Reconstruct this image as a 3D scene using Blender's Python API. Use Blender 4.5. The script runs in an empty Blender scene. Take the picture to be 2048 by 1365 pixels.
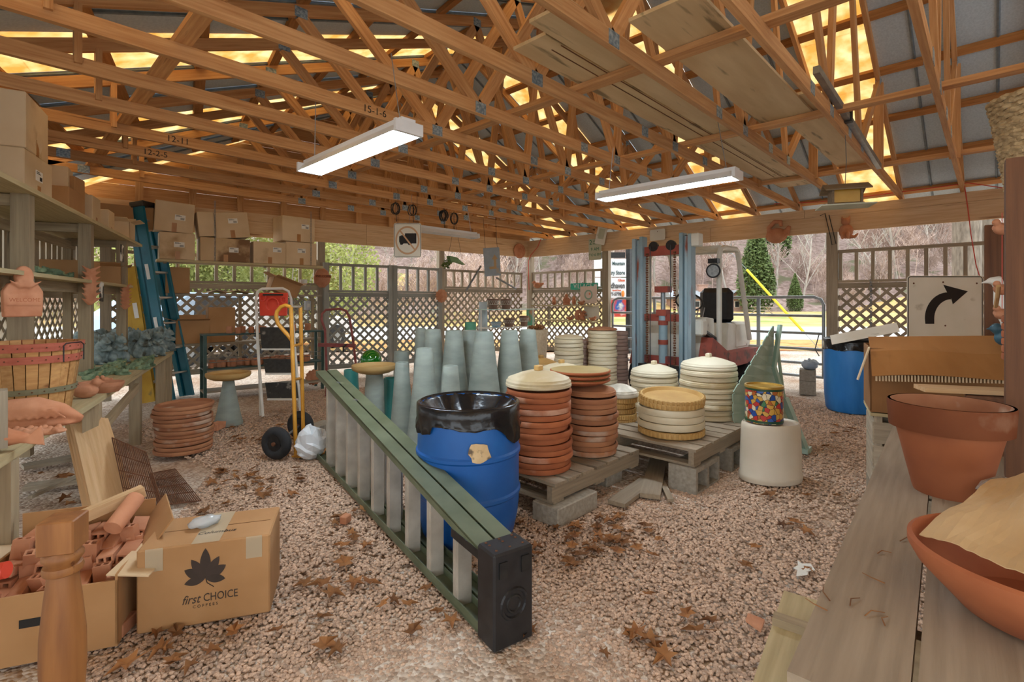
import bpy, bmesh, math, random
from mathutils import Vector, Matrix
random.seed(7)
SC = bpy.context.scene
COL = SC.collection
V = Vector
# ---------------------------------------------------------------- camera, world, exposure
ANG = math.radians(43.8); SA, CA = math.sin(ANG), math.cos(ANG)
FPX, CX, CY, EYE = 1000.0, 1024.0, 604.0, 1.3
cam = bpy.data.cameras.new('camera'); camo = bpy.data.objects.new('camera', cam); COL.objects.link(camo)
camo.location = (0, 0, EYE); camo.rotation_euler = (math.pi/2, 0, ANG - math.pi/2)
cam.sensor_width = 36; cam.lens = 36*FPX/2048; cam.shift_y = -(682.5-CY)/2048; cam.clip_start = .05; cam.clip_end = 500
SC.camera = camo
W = bpy.data.worlds.new('overcast_sky'); SC.world = W; W.use_nodes = True
W.node_tree.nodes['Background'].inputs[0].default_value = (.9, .955, 1, 1)
W.node_tree.nodes['Background'].inputs[1].default_value = 1.1
SC.view_settings.view_transform = 'Standard'; SC.view_settings.look = 'None'
SC.view_settings.exposure = 1.33; SC.view_settings.gamma = 1
SC.view_settings.use_curve_mapping = False
LAMP_POWER = 36.0      # emission strength of the fluorescent tubes
# ---------------------------------------------------------------- pixel -> world
def ray(px, py):
    q = (px-CX)/FPX
    return V((q*SA+CA, -q*CA+SA, (CY-py)/FPX))
def Pd(px, py, d): return V((0, 0, EYE)) + ray(px, py)*d
def Pz(px, py, z=0.0):
    r = ray(px, py); return V((0, 0, EYE)) + r*((z-EYE)/r.z)
def Px(px, py, X):
    r = ray(px, py); return V((0, 0, EYE)) + r*(X/r.x)
def Pl(px, py, a, b):                    # vertical plane Y = a + b*X
    r = ray(px, py); t = a/(r.y - b*r.x); return V((0, 0, EYE)) + r*t
def Dz(py, z): return (EYE-z)*FPX/(py-CY)
# ---------------------------------------------------------------- materials
def C(h, a=1):
    h = h.lstrip('#'); r = [int(h[i:i+2], 16)/255 for i in (0, 2, 4)]
    return tuple((x/12.92 if x <= .04045 else ((x+.055)/1.055)**2.4) for x in r) + (a,)
MATS = {}
def _new(name):
    m = bpy.data.materials.new(name); m.use_nodes = True; MATS[name] = m
    nt = m.node_tree; return m, nt, nt.nodes['Principled BSDF']
def mat(name, c1, c2=None, rough=.7, metal=0, scale=8, bump=0, spread=.5, stretch=(1, 1, 1), c3=None, c3scale=3, c3cut=.6, emit=0, alpha=1, trans=0, vary=.12, spec=None, detail=4, coord='Object'):
    if name in MATS: return MATS[name]
    m, nt, b = _new(name); N = nt.nodes.new; L = nt.links.new
    b.inputs['Roughness'].default_value = rough; b.inputs['Metallic'].default_value = metal
    if spec is not None: b.inputs['Specular IOR Level'].default_value = spec
    if alpha < 1: b.inputs['Alpha'].default_value = alpha
    if trans: b.inputs['Transmission Weight'].default_value = trans
    col1 = C(c1)
    if c2 is None and vary == 0:
        b.inputs['Base Color'].default_value = col1
    else:
        if c2 is None: c2 = c1
        tc = N('ShaderNodeTexCoord'); mp = N('ShaderNodeMapping'); mp.inputs['Scale'].default_value = stretch
        L(tc.outputs[coord], mp.inputs[0])
        oi = N('ShaderNodeObjectInfo'); ad = N('ShaderNodeVectorMath'); ad.operation = 'ADD'
        sc_ = N('ShaderNodeVectorMath'); sc_.operation = 'SCALE'; cb = N('ShaderNodeCombineXYZ')
        for i in range(3): L(oi.outputs['Random'], cb.inputs[i])
        sc_.inputs['Scale'].default_value = 37.0; L(cb.outputs[0], sc_.inputs[0])
        L(mp.outputs[0], ad.inputs[0]); L(sc_.outputs[0], ad.inputs[1])
        nz = N('ShaderNodeTexNoise'); nz.inputs['Scale'].default_value = scale; nz.inputs['Detail'].default_value = detail
        L(ad.outputs[0], nz.inputs['Vector'])
        rp = N('ShaderNodeValToRGB'); rp.color_ramp.elements[0].position = .5-spread*.4; rp.color_ramp.elements[1].position = .5+spread*.4
        rp.color_ramp.elements[0].color = col1; rp.color_ramp.elements[1].color = C(c2)
        L(nz.outputs[0], rp.inputs[0]); out = rp.outputs[0]
        if c3:
            n3 = N('ShaderNodeTexNoise'); n3.inputs['Scale'].default_value = c3scale; n3.inputs['Detail'].default_value = 6
            L(ad.outputs[0], n3.inputs['Vector'])
            r3 = N('ShaderNodeValToRGB'); r3.color_ramp.elements[0].position = c3cut-.04; r3.color_ramp.elements[1].position = c3cut+.04
            L(n3.outputs[0], r3.inputs[0])
            mx = N('ShaderNodeMixRGB'); L(r3.outputs[0], mx.inputs[0]); L(out, mx.inputs[1]); mx.inputs[2].default_value = C(c3); out = mx.outputs[0]
        if vary:
            hs = N('ShaderNodeHueSaturation'); mr = N('ShaderNodeMapRange'); mr.inputs[3].default_value = 1-vary; mr.inputs[4].default_value = 1+vary
            L(oi.outputs['Random'], mr.inputs[0]); L(mr.outputs[0], hs.inputs['Value']); L(out, hs.inputs['Color']); out = hs.outputs[0]
        L(out, b.inputs['Base Color'])
        if bump:
            bp = N('ShaderNodeBump'); bp.inputs['Strength'].default_value = bump; bp.inputs['Distance'].default_value = .01
            L(nz.outputs[0], bp.inputs['Height']); L(bp.outputs[0], b.inputs['Normal'])
    if emit:
        b.inputs['Emission Color'].default_value = col1; b.inputs['Emission Strength'].default_value = emit
    return m
def wood(name, c1, c2, knot=None, vary=.16, rough=.75):
    return mat(name, c1, c2, rough=rough, scale=3.2, stretch=(.9, 17, 17), spread=.75, bump=.25, c3=knot, c3scale=1.6, c3cut=.70, vary=vary, detail=5)
M_TRUSS = wood('truss_pine', 'a8713f', 'd6a874', '83522a')
M_PURLIN = wood('purlin_oak', '96622f', 'c08a50', '6b3d1c')
M_BEAM = wood('beam_pine', 'c39c72', 'e0c39c', '946845', vary=.06)
M_GREY = wood('weathered_wood', '8b7f6d', 'b5a891', '6f6352')
M_GREY2 = wood('grey_picket_wood', '85847a', 'aaa89c', '6a675e')
M_TREAT = wood('treated_lumber', '86745a', 'aa9878', '6f5f48')
M_SHELF = wood('shelf_board', 'a5946d', 'c7b78c', '85754f')
M_PLY = wood('plywood', 'c39a6a', 'dcbb90', 'a07a4e')
M_MOULD = mat('mouldy_board', 'c0a67c', 'dcc8a2', scale=2.2, stretch=(.7, 5, 5), spread=.7, c3='8a7a5c', c3scale=2.4, c3cut=.64, vary=.08)
M_GATEW = wood('gate_wood', '7c7d76', '9c9c92', '64645c')
M_DARKW = wood('dark_post_wood', '5c3a24', '7c5233', '3f2616')
M_BENCH = wood('bench_plank', '847460', 'a1907a', '6b5c4a', vary=.05)
M_PALLET = wood('pallet_wood', '7d6f5c', '9d8d75', '574a3a')
M_TERRA = mat('terracotta', '98522f', 'b0683f', scale=6, rough=.85, c3='c79a80', c3scale=2.5, c3cut=.68, vary=.09)
M_TERRA2 = mat('terracotta_figure', 'ad6f4c', 'c88f6c', scale=9, rough=.85, vary=.08)
M_DUST = mat('dusty_terracotta', '8f5b3d', 'ab7752', scale=5, rough=.9, c3='b59a84', c3scale=3, c3cut=.62, vary=.1)
M_CREAM = mat('cream_glaze', 'cdbf9d', 'ddd2b6', scale=4, rough=.55, c3='b9a57c', c3scale=2, c3cut=.66, vary=.05)
M_TANRIM = mat('tan_saucer', 'b18a4d', 'c9a465', scale=5, rough=.6, vary=.08)
M_SAGE = mat('sage_grey_glaze', '7e8880', '959e94', scale=5, rough=.6, c3='8a7f6e', c3scale=1.6, c3cut=.7, vary=.07, stretch=(1, 1, 3))
M_CARD = mat('cardboard', 'a87c4e', 'bb9062', scale=3, rough=.9, vary=.06, c3='8f6539', c3scale=1.3, c3cut=.7)
M_CARDP = mat('pale_cardboard', 'cfb48e', 'dfc8a4', scale=3, rough=.9, vary=.07, c3='a6855c', c3scale=1.3, c3cut=.7)
M_CARDD = mat('dark_cardboard', '7b5632', '93683f', scale=3, rough=.95, vary=.05)
M_WHITE = mat('white_paint', 'd9d7cd', 'e6e4db', scale=5, rough=.5, vary=.03)
M_BLACK = mat('black_plastic', '18181a', '242426', scale=20, rough=.45, vary=.05)
M_BAG = mat('black_bag', '0f1012', '1b1c1f', scale=9, rough=.22, vary=0.02, bump=.7)
M_BLUE = mat('blue_plastic', '0f4f96', '1a61ab', scale=4, rough=.42, vary=.04, c3='5a86b5', c3scale=9, c3cut=.76)
M_BLUE2 = mat('bright_blue_plastic', '1f74c0', '3b8ed6', scale=3, rough=.45, vary=.04, c3='8db8dd', c3scale=4, c3cut=.72, stretch=(2.5, 2.5, .6))
M_ALU = mat('aluminium', 'ada79a', 'cdc8bb', scale=9, rough=.42, metal=.3, vary=.08)
M_GALV = mat('galvanised_sheet', 'a6bccb', 'cbdde9', scale=60, rough=.55, metal=.15, vary=.07, spread=.9)
M_RIB = mat('sheet_rib', '6f808c', '8496a1', scale=20, rough=.5, metal=.3, vary=.03)
M_PLATE = mat('nail_plate', '6f8596', 'a8b9c4', scale=60, rough=.45, metal=.55, vary=.1, spread=.3)
M_STEEL = mat('grey_steel', '7e8488', '9ba0a3', scale=14, rough=.4, metal=.7, vary=.06)
M_DKMETAL = mat('dark_metal', '2a2a2b', '3d3c3a', scale=18, rough=.5, metal=.6, vary=.08)
M_RUST = mat('rusty_steel', '5c3a26', '7c5136', scale=16, rough=.85, metal=.3, vary=.1)
M_OLIVE = mat('olive_fibreglass', '525c43', '6a735b', scale=6, rough=.45, vary=.05, c3='8a9174', c3scale=7, c3cut=.72)
M_TEAL = mat('teal_fibreglass', '0a6276', '13758a', scale=5, rough=.4, vary=.04, c3='4b8a93', c3scale=9, c3cut=.76)
M_YEL = mat('yellow_fibreglass', 'b98f1d', 'd0a733', scale=6, rough=.5, vary=.05, c3='8a7a48', c3scale=6, c3cut=.7)
M_YELTUBE = mat('yellow_paint', 'c2841f', 'd59a35', scale=8, rough=.45, vary=.04, c3='8a6630', c3scale=10, c3cut=.72)
M_CONC = mat('concrete', '8b8375', 'a59d8e', scale=40, rough=.95, bump=.5, vary=.07)
M_RUBBER = mat('rubber', '1d1e20', '2c2d2f', scale=18, rough=.85, vary=.05)
M_LEAF = mat('dead_leaf', '6e4526', '9a6a3c', scale=12, rough=.9, vary=.35)
M_CORD = mat('orange_cord', 'c0392b', 'd2503a', rough=.6, vary=.02)
M_PAPER = mat('kraft_paper', 'c9a878', 'd8bb8e', scale=4, rough=.9, vary=.04)
M_INK = mat('black_ink', '1c1a18', vary=0, rough=.7)
M_LABEL = mat('paper_label', 'e4e2da', 'ecebe4', scale=20, rough=.7, vary=.02)
# ---------------------------------------------------------------- objects
def link(o, parent=None):
    COL.objects.link(o)
    if parent is not None:
        o.parent = parent
        if parent.get('_part'): o.matrix_parent_inverse = parent.matrix_basis.inverted()
        o['_part'] = 1
    return o
def tag(o, label=None, cat=None, group=None, kind=None):
    if label: o['label'] = label
    if cat: o['category'] = cat
    if group: o['group'] = group
    if kind: o['kind'] = kind
    return o
def thing(name, label, cat, loc=(0, 0, 0), rotz=0, group=None, kind=None, rot=None):
    o = bpy.data.objects.new(name, None); o.empty_display_size = .05; COL.objects.link(o)
    o.location = loc; o.rotation_euler = rot if rot else (0, 0, rotz)
    if kind: o['kind'] = kind; o['label'] = label
    else: tag(o, label, cat, group)
    return o
def dup(root, loc=None, rotz=None, label=None, group=None, rot=None, scale=None):
    r = root.copy(); COL.objects.link(r)
    if loc is not None: r.location = loc
    if rotz is not None: r.rotation_euler = (0, 0, rotz)
    if rot is not None: r.rotation_euler = rot
    if scale is not None: r.scale = (scale,)*3 if not hasattr(scale, '__len__') else scale
    if label: r['label'] = label
    if group: r['group'] = group
    def kids(a, b):
        for ch in list(a.children):
            c = ch.copy(); COL.objects.link(c); c.parent = b; kids(ch, c)
    kids(root, r)
    return r
class MB:
    def __init__(s): s.v = []; s.f = []
    def add(s, vs, fs):
        k = len(s.v); s.v += [V(v) for v in vs]; s.f += [[i+k for i in f] for f in fs]; return s
    def box(s, c, size, M=None, taper=None):
        c = V(c); x, y, z = (d/2 for d in size); t = taper or (1, 1)
        vs = [V((a*x*(t[0] if e > 0 else 1), b*y*(t[1] if e > 0 else 1), e*z)) for e in (-1, 1) for a, b in ((-1, -1), (1, -1), (1, 1), (-1, 1))]
        if M is not None: vs = [M @ v for v in vs]
        return s.add([v+c for v in vs], [(3, 2, 1, 0), (4, 5, 6, 7), (0, 1, 5, 4), (1, 2, 6, 5), (2, 3, 7, 6), (3, 0, 4, 7)])
    def bx(s, x0, x1, y0, y1, z0, z1): return s.box(((x0+x1)/2, (y0+y1)/2, (z0+z1)/2), (x1-x0, y1-y0, z1-z0))
    def beam(s, p0, p1, w, h, up=(0, 0, 1)):
        M = frame(p0, p1, up); L = (V(p1)-V(p0)).length
        vs = [M @ V((a, b*w/2, e*h/2)) for e in (-1, 1) for a, b in ((0, -1), (L, -1), (L, 1), (0, 1))]
        return s.add(vs, [(3, 2, 1, 0), (4, 5, 6, 7), (0, 1, 5, 4), (1, 2, 6, 5), (2, 3, 7, 6), (3, 0, 4, 7)])
    def tube(s, pts, r, n=8, closed=False, caps=True):
        pts = [V(p) for p in pts]; m = len(pts); rs = r if hasattr(r, '__len__') else [r]*m
        prev = None; k = len(s.v)
        for i, p in enumerate(pts):
            a = pts[(i-1) % m] if (closed or i > 0) else p; b = pts[(i+1) % m] if (closed or i < m-1) else p
            t = (b-a).normalized() if (b-a).length > 1e-9 else V((0, 0, 1))
            if prev is None:
                u = t.cross(V((0, 0, 1)) if abs(t.z) < .9 else V((1, 0, 0))).normalized()
            else:
                u = (prev - t*prev.dot(t)); u = u.normalized() if u.length > 1e-6 else t.orthogonal().normalized()
            prev = u; w = t.cross(u)
            for j in range(n):
                an = 2*math.pi*j/n; s.v.append(p + (u*math.cos(an)+w*math.sin(an))*rs[i])
        for i in range(m if closed else m-1):
            for j in range(n):
                a = k+i*n+j; b = k+i*n+(j+1) % n; c = k+((i+1) % m)*n+(j+1) % n; d = k+((i+1) % m)*n+j
                s.f.append([a, b, c, d])
        if caps and not closed:
            s.f.append([k+j for j in range(n)][::-1]); s.f.append([k+(m-1)*n+j for j in range(n)])
        return s
    def lathe(s, prof, n=32, c=(0, 0, 0), sx=1, sy=1, fn=None):
        c = V(c); k = len(s.v); m = len(prof)
        for r, z in prof:
            for j in range(n):
                a = 2*math.pi*j/n; rr = r*(fn(a, z) if fn else 1); s.v.append(c+V((rr*math.cos(a)*sx, rr*math.sin(a)*sy, z)))
        for i in range(m-1):
            for j in range(n):
                s.f.append([k+i*n+j, k+i*n+(j+1) % n, k+(i+1)*n+(j+1) % n, k+(i+1)*n+j])
        if prof[0][0] > 1e-4: s.f.append([k+j for j in range(n)][::-1])
        if prof[-1][0] > 1e-4: s.f.append([k+(m-1)*n+j for j in range(n)])
        return s
    def ball(s, c, r, n=10, m=8, M=None):
        r = r if hasattr(r, '__len__') else (r, r, r); c = V(c); k = len(s.v)
        for i in range(m+1):
            th = math.pi*i/m
            for j in range(n):
                ph = 2*math.pi*j/n; p = V((r[0]*math.sin(th)*math.cos(ph), r[1]*math.sin(th)*math.sin(ph), r[2]*math.cos(th)))
                s.v.append(c+(M @ p if M is not None else p))
        for i in range(m):
            for j in range(n):
                s.f.append([k+i*n+j, k+(i+1)*n+j, k+(i+1)*n+(j+1) % n, k+i*n+(j+1) % n])
        return s
    def prism(s, poly, t, M=None):         # poly in local XZ, thickness along Y
        n = len(poly); vs = [V((x, -t/2, z)) for x, z in poly]+[V((x, t/2, z)) for x, z in poly]
        if M is not None: vs = [M @ v for v in vs]
        return s.add(vs, [list(range(n)), list(range(2*n-1, n-1, -1))]+[[i, i+n, (i+1) % n+n, (i+1) % n] for i in range(n)])
    def build(s, name, m, parent=None, smooth=False, bevel=0, matrix=None, sub=0):
        me = bpy.data.meshes.new(name); me.from_pydata([tuple(v) for v in s.v], [], s.f)
        bm = bmesh.new(); bm.from_mesh(me); bmesh.ops.remove_doubles(bm, verts=bm.verts, dist=1e-5); bmesh.ops.recalc_face_normals(bm, faces=bm.faces)
        if bevel: bmesh.ops.bevel(bm, geom=bm.edges[:], offset=bevel, segments=1, affect='EDGES', clamp_overlap=True)
        bm.to_mesh(me); bm.free()
        if smooth:
            me.polygons.foreach_set('use_smooth', [True]*len(me.polygons))
            if smooth != 2: me.set_sharp_from_angle(angle=math.radians(38))
        me.materials.append(m)
        o = bpy.data.objects.new(name, me)
        if matrix is not None: o.matrix_basis = matrix
        link(o, parent)
        if sub:
            md = o.modifiers.new('smooth', 'SUBSURF'); md.levels = sub; md.render_levels = sub
        return o
def frame(p0, p1, up=(0, 0, 1)):
    p0, p1 = V(p0), V(p1); x = (p1-p0).normalized(); u = V(up)
    if abs(x.dot(u)) > .999: u = V((0, 1, 0)) if abs(x.y) < .9 else V((1, 0, 0))
    y = u.cross(x).normalized(); z = x.cross(y)
    M = Matrix((x, y, z)).transposed().to_4x4(); M.translation = p0; return M
def board(name, p0, p1, w, h, m, parent=None, up=(0, 0, 1), bevel=0):
    """straight stick of wood from p0 to p1: w across, h along 'up'; grain along its length"""
    L = (V(p1)-V(p0)).length
    return MB().bx(0, L, -w/2, w/2, -h/2, h/2).build(name, m, parent, matrix=frame(p0, p1, up), bevel=bevel)
def text_obj(name, s, size, m, parent, M, depth=.0008, align='CENTER', shear=0, bold=0, sx=1):
    cu = bpy.data.curves.new(name, 'FONT'); cu.body = s; cu.size = size; cu.align_x = align; cu.align_y = 'CENTER'; cu.extrude = depth; cu.shear = shear; cu.offset = bold
    cu.resolution_u = 3
    o = bpy.data.objects.new(name, cu); me = bpy.data.meshes.new_from_object(o); bpy.data.objects.remove(o); bpy.data.curves.remove(cu)
    me.materials.clear(); me.materials.append(m)
    if sx != 1: me.transform(Matrix.Diagonal((sx, 1, 1, 1)))
    o = bpy.data.objects.new(name, me); o.matrix_basis = M; link(o, parent); return o
def basis(origin, right, up):
    r = V(right).normalized(); u = V(up); u = (u-r*u.dot(r)).normalized(); n = r.cross(u)
    M = Matrix((r, u, n)).transposed().to_4x4(); M.translation = V(origin); return M
# ---------------------------------------------------------------- building shell
XR = 8.35                                   # right wall plane
WA, WB = 8.55, -.122                        # back wall: Y = WA + WB*X
def backY(X, off=0): return WA + WB*X - off
def leftX(Y): return .95 - .34*(8.43-Y)     # left wall
RX = 4.6; ZR = EYE+3.3; ZC = EYE+1.365      # ridge, underside of the bottom chords
TY = [.26+.61*k for k in range(-3, 12)]
BACKDIR = V((-1, .122, 0)).normalized(); BACKN = V((-.122, -1, 0)).normalized()
# gravel floor; bed paler than the pebbles to imitate daylight near the openings
M_GROUND, nt, b = _new('gravel_bed')
N = nt.nodes.new; L = nt.links.new
tc = N('ShaderNodeTexCoord'); vo = N('ShaderNodeTexVoronoi'); vo.inputs['Scale'].default_value = 52; L(tc.outputs['Object'], vo.inputs['Vector'])
rp = N('ShaderNodeValToRGB'); e = rp.color_ramp.elements; e[0].color = C('a8927e'); e[1].color = C('e4dacd'); e.new(.45).color = C('cbb9a6')
sx = N('ShaderNodeSeparateColor'); L(vo.outputs['Color'], sx.inputs[0]); L(sx.outputs[0], rp.inputs[0])
nz = N('ShaderNodeTexNoise'); nz.inputs['Scale'].default_value = .9; nz.inputs['Detail'].default_value = 6; L(tc.outputs['Object'], nz.inputs['Vector'])
r2 = N('ShaderNodeValToRGB'); r2.color_ramp.elements[0].position = .42; r2.color_ramp.elements[1].position = .62; L(nz.outputs[0], r2.inputs[0])
mx = N('ShaderNodeMixRGB'); mx.blend_type = 'MULTIPLY'; mx.inputs[2].default_value = C('dcc4ae'); L(r2.outputs[0], mx.inputs[0]); L(rp.outputs[0], mx.inputs[1])
L(mx.outputs[0], b.inputs['Base Color']); b.inputs['Roughness'].default_value = .85
bp = N('ShaderNodeBump'); bp.inputs['Strength'].default_value = .9; bp.inputs['Distance'].default_value = .012; bp.invert = True
L(vo.outputs['Distance'], bp.inputs['Height']); L(bp.outputs[0], b.inputs['Normal'])
gr = MB()
xs = [-6+i*.5 for i in range(47)]; ys = [-6+i*.5 for i in range(43)]
def gz(x, y): return .012*math.sin(1.7*x+.6*y)+.012*math.sin(2.3*y-.9*x)-.02
gr.add([(x, y, gz(x, y)) for y in ys for x in xs], [(j*47+i, j*47+i+1, (j+1)*47+i+1, (j+1)*47+i) for j in range(42) for i in range(46)])
floor = gr.build('floor', M_GROUND, smooth=2); tag(floor, 'pale gravel floor of the open shed and yard', kind='structure')
# loose pebbles over the part of the floor in view (geometry nodes instances)
M_PEB = mat('pebble', 'a07f67', 'd6bda6', scale=3, rough=.8, vary=.3, spread=.9)  # darker and warmer than the bed, imitating the dimmer light indoors
def scatter(name, quad, dens, smin, smax, m, parent, seed=1, flat=.55):
    bm = MB(); bm.add(quad, [list(range(len(quad)))]); o = bm.build(name, m, parent); o['kind'] = 'stuff'
    ng = bpy.data.node_groups.new(name, 'GeometryNodeTree')
    ng.interface.new_socket('Geometry', in_out='INPUT', socket_type='NodeSocketGeometry'); ng.interface.new_socket('Geometry', in_out='OUTPUT', socket_type='NodeSocketGeometry')
    n = ng.nodes.new; l = ng.links.new
    gi = n('NodeGroupInput'); go = n('NodeGroupOutput'); di = n('GeometryNodeDistributePointsOnFaces'); di.inputs['Density'].default_value = dens; di.inputs['Seed'].default_value = seed
    ic = n('GeometryNodeMeshIcoSphere'); ic.inputs['Subdivisions'].default_value = 1; ic.inputs['Radius'].default_value = 1
    sm = n('GeometryNodeSetMaterial'); sm.inputs['Material'].default_value = m
    tr = n('GeometryNodeTransform'); tr.inputs['Scale'].default_value = (1, .75, flat)
    io = n('GeometryNodeInstanceOnPoints'); rr = n('FunctionNodeRandomValue'); rr.data_type = 'FLOAT_VECTOR'; rr.inputs[0].default_value = (-.5, -.5, 0); rr.inputs[1].default_value = (.5, .5, 6.28)
    rs = n('FunctionNodeRandomValue'); rs.inputs[2].default_value = smin; rs.inputs[3].default_value = smax
    l(gi.outputs[0], di.inputs[0]); l(di.outputs['Points'], io.inputs['Points']); l(ic.outputs[0], tr.inputs[0]); l(tr.outputs[0], sm.inputs[0]); l(sm.outputs[0], io.inputs['Instance'])
    l(rr.outputs[0], io.inputs['Rotation']); l(rs.outputs[1], io.inputs['Scale']); l(io.outputs[0], go.inputs[0])
    md = o.modifiers.new('scatter', 'NODES'); md.node_group = ng; return o
scatter('pebbles', [(.3, .5, -.012), (2.9, .1, -.012), (4.2, 2.2, -.012), (3.4, 4.2, -.012), (1.2, 4.4, -.012), (.1, 2.2, -.012)], 5200, .007, .0135, M_PEB, floor, 1)
scatter('pebbles', [(2.9, .1, -.012), (7.5, .4, -.012), (7.8, 3, -.012), (4.2, 2.2, -.012)], 2100, .008, .015, M_PEB, floor, 2)
scatter('pebbles', [(1.2, 4.4, -.012), (3.4, 4.2, -.012), (5, 6.5, -.012), (2.4, 7.6, -.012), (.9, 6.6, -.012)], 1900, .008, .015, M_PEB, floor, 3)
# ---------------------------------------------------------------- trusses
def top_z(X, Y):
    xl = leftX(Y)
    return (ZR - (X-RX)*(ZR-ZC-.06)/(XR-RX)) if X > RX else (ZC+.06 + (X-xl)*(ZR-ZC-.06)/(RX-xl))
marks = {5: '15-1-6', 8: '12-11', 9: '12-2-5'}
TRUSS_GROUP = 'roof trusses along the shed'
ordinals = 'first second third fourth fifth sixth seventh eighth ninth tenth eleventh twelfth thirteenth fourteenth fifteenth sixteenth'.split()
plateM = MB().bx(-.05, .05, -.0225, .0225, -.04, .04)
for k, Y in enumerate(TY):
    j = k-3
    lab = 'pine roof truss with its lower chord marked %s' % marks[j] if j in marks else 'pine roof truss in the row, %s from the back gable' % ordinals[len(TY)-1-k]
    t = thing('roof_truss', lab, 'truss', (RX, Y, ZC), group=TRUSS_GROUP)
    xl = leftX(Y)-.12; hz = .0445
    def T(X, dz=0): return V((X-RX, 0, top_z(X, Y)-ZC+dz))
    def B(X): return V((X-RX, 0, hz))
    bc = board('bottom_chord', B(xl), B(XR+.02), .038, .089, M_TRUSS, t)
    board('top_chord', T(xl, .04), T(RX, .04), .038, .089, M_TRUSS, t); board('top_chord', T(RX, .04), T(XR+.35, .04), .038, .089, M_TRUSS, t)
    sp = RX-xl
    t1, b2, t2 = xl+.45*sp, xl+.627*sp, xl+.80*sp
    b3, b4, t3 = 4.3, 5.5, 6.55
    webs = [(T(t1), B(b2)), (B(b2), T(t2)), (T(t2), B(b3)), (B(b3), T(RX-.02)), (T(RX+.45), B(b4)), (B(b4), T(t3)), (T(t3), B(t3)), (T(xl+.2*sp), B(xl+.2*sp))]
    for a, c_ in webs:
        board('web', a, c_, .036, .087, M_TRUSS, t, up=(0, 1, 0) if False else (0, 0, 1))
    for p in (T(t1, .02), B(b2), T(t2, .02), B(b3), B(b4), T(t3, .02), B(xl+.35), B(3.75), B(4.95)):
        o = bpy.data.objects.new('gusset_plate', bpy.data.meshes.get('gusset_plate') or plateM.build('gusset_plate', M_PLATE).data)
        o.location = p; link(o, t)
    if j in marks:
        px = {5: 747, 8: 355, 9: 310}[j]
        q = ray(px, 250); X = q.x*(Y/q.y)
        text_obj('chord_mark', marks[j], .075, M_INK, t, basis((X-RX, -.0195, hz), (1, 0, 0), (0, 0, 1)), depth=.0003)
for o in list(bpy.data.objects):
    if o.name == 'gusset_plate' and o.parent is None: bpy.data.objects.remove(o)
# runners lying on the chords
for i, X in enumerate((.75, 2.83, 4.5, 6.64)):
    tag(board('ceiling_runner', (X, -1.6, ZC+.089+.02), (X, 7.1, ZC+.089+.02), .089, .038, M_TRUSS),
        ['long runner board across the chords beside the left shelf', 'long runner board carrying the stored overhead planks near their left ends', 'long runner board lying across the chords under the ridge', 'long runner board lying across the chords near the right header'][i], 'board', 'runner boards on the truss chords')
# ---------------------------------------------------------------- roof: purlins and sheets
roof = thing('ceiling', 'galvanised roof sheets and amber translucent sheets on purlins', None, (RX, 3, ZR), kind='structure')
R0 = V((RX, 3, ZR))
M_AMBER, nt, b = _new('amber_fibreglass')
N = nt.nodes.new; L = nt.links.new
tcn = N('ShaderNodeTexCoord'); nz = N('ShaderNodeTexNoise'); nz.inputs['Scale'].default_value = 6; nz.inputs['Detail'].default_value = 6; L(tcn.outputs['Object'], nz.inputs['Vector'])
rp = N('ShaderNodeValToRGB'); rp.color_ramp.elements[0].color = C('f0c987'); rp.color_ramp.elements[1].color = C('fff0cc'); rp.color_ramp.elements[0].position = .35; rp.color_ramp.elements[1].position = .65; L(nz.outputs[0], rp.inputs[0])
tl = N('ShaderNodeBsdfTranslucent'); L(rp.outputs[0], tl.inputs[0]); df = N('ShaderNodeBsdfDiffuse'); L(rp.outputs[0], df.inputs[0])
ms = N('ShaderNodeMixShader'); ms.inputs[0].default_value = .25; L(tl.outputs[0], ms.inputs[1]); L(df.outputs[0], ms.inputs[2]); L(ms.outputs[0], nt.nodes['Material Output'].inputs[0])
def roofp(X, Y, dz): return V((X, Y, top_z(X, Y)+dz))-R0
nseg = 6
for k in range(-8, 15):
    y0 = .26+.61*k; y1 = y0+.605
    if y0 > 8.3: continue
    amber = (k % 3 == 1)
    for side in (0, 1):
        mb = MB(); pts = []
        for i in range(nseg+1):
            row = []
            for yy in (y0, y1):
                if side: X = RX+(XR+.5-RX)*i/nseg
                else: X = RX+(leftX(yy)-.5-RX)*i/nseg
                row.append(roofp(X, yy, .128))
            pts.append(row)
        for i in range(nseg):
            a, b_, c_, d_ = pts[i][0], pts[i][1], pts[i+1][1], pts[i+1][0]; u = V((0, 0, .006))
            mb.add([a, b_, c_, d_, a+u, b_+u, c_+u, d_+u], [(3, 2, 1, 0), (4, 5, 6, 7), (0, 1, 5, 4), (1, 2, 6, 5), (2, 3, 7, 6), (3, 0, 4, 7)])
        o = mb.build('amber_sheet' if amber else 'metal_sheet', M_AMBER if amber else M_GALV, roof)
        if amber: o['label'] = 'amber translucent roof sheet'
        # standing ribs of the sheet
        if not amber:
            rb = MB()
            for yy in (y0+.02, y0+.305):
                rb.tube([roofp(RX+((XR+.5 if side else leftX(yy)-.5)-RX)*i/nseg, yy, .122) for i in range(nseg+1)], .014, 5)
            rb.build('rib', M_RIB, roof)
ridge = MB()
for a, b_ in ((-5, 7.9),): ridge.add([(-.3, a-3, .0), (0, a-3, .16), (.3, a-3, .0), (-.3, b_-3, .0), (0, b_-3, .16), (.3, b_-3, .0)], [(0, 1, 4, 3), (1, 2, 5, 4)])
ridge.build('ridge_cap', M_GALV, roof)
for i in range(1, 7):
    X = RX+(XR+.3-RX)*i/6.3
    board('purlin', roofp(X, -4, .105), roofp(X, 7.7, .105), .089, .038, M_PURLIN, roof, up=(.45, 0, 1))
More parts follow.
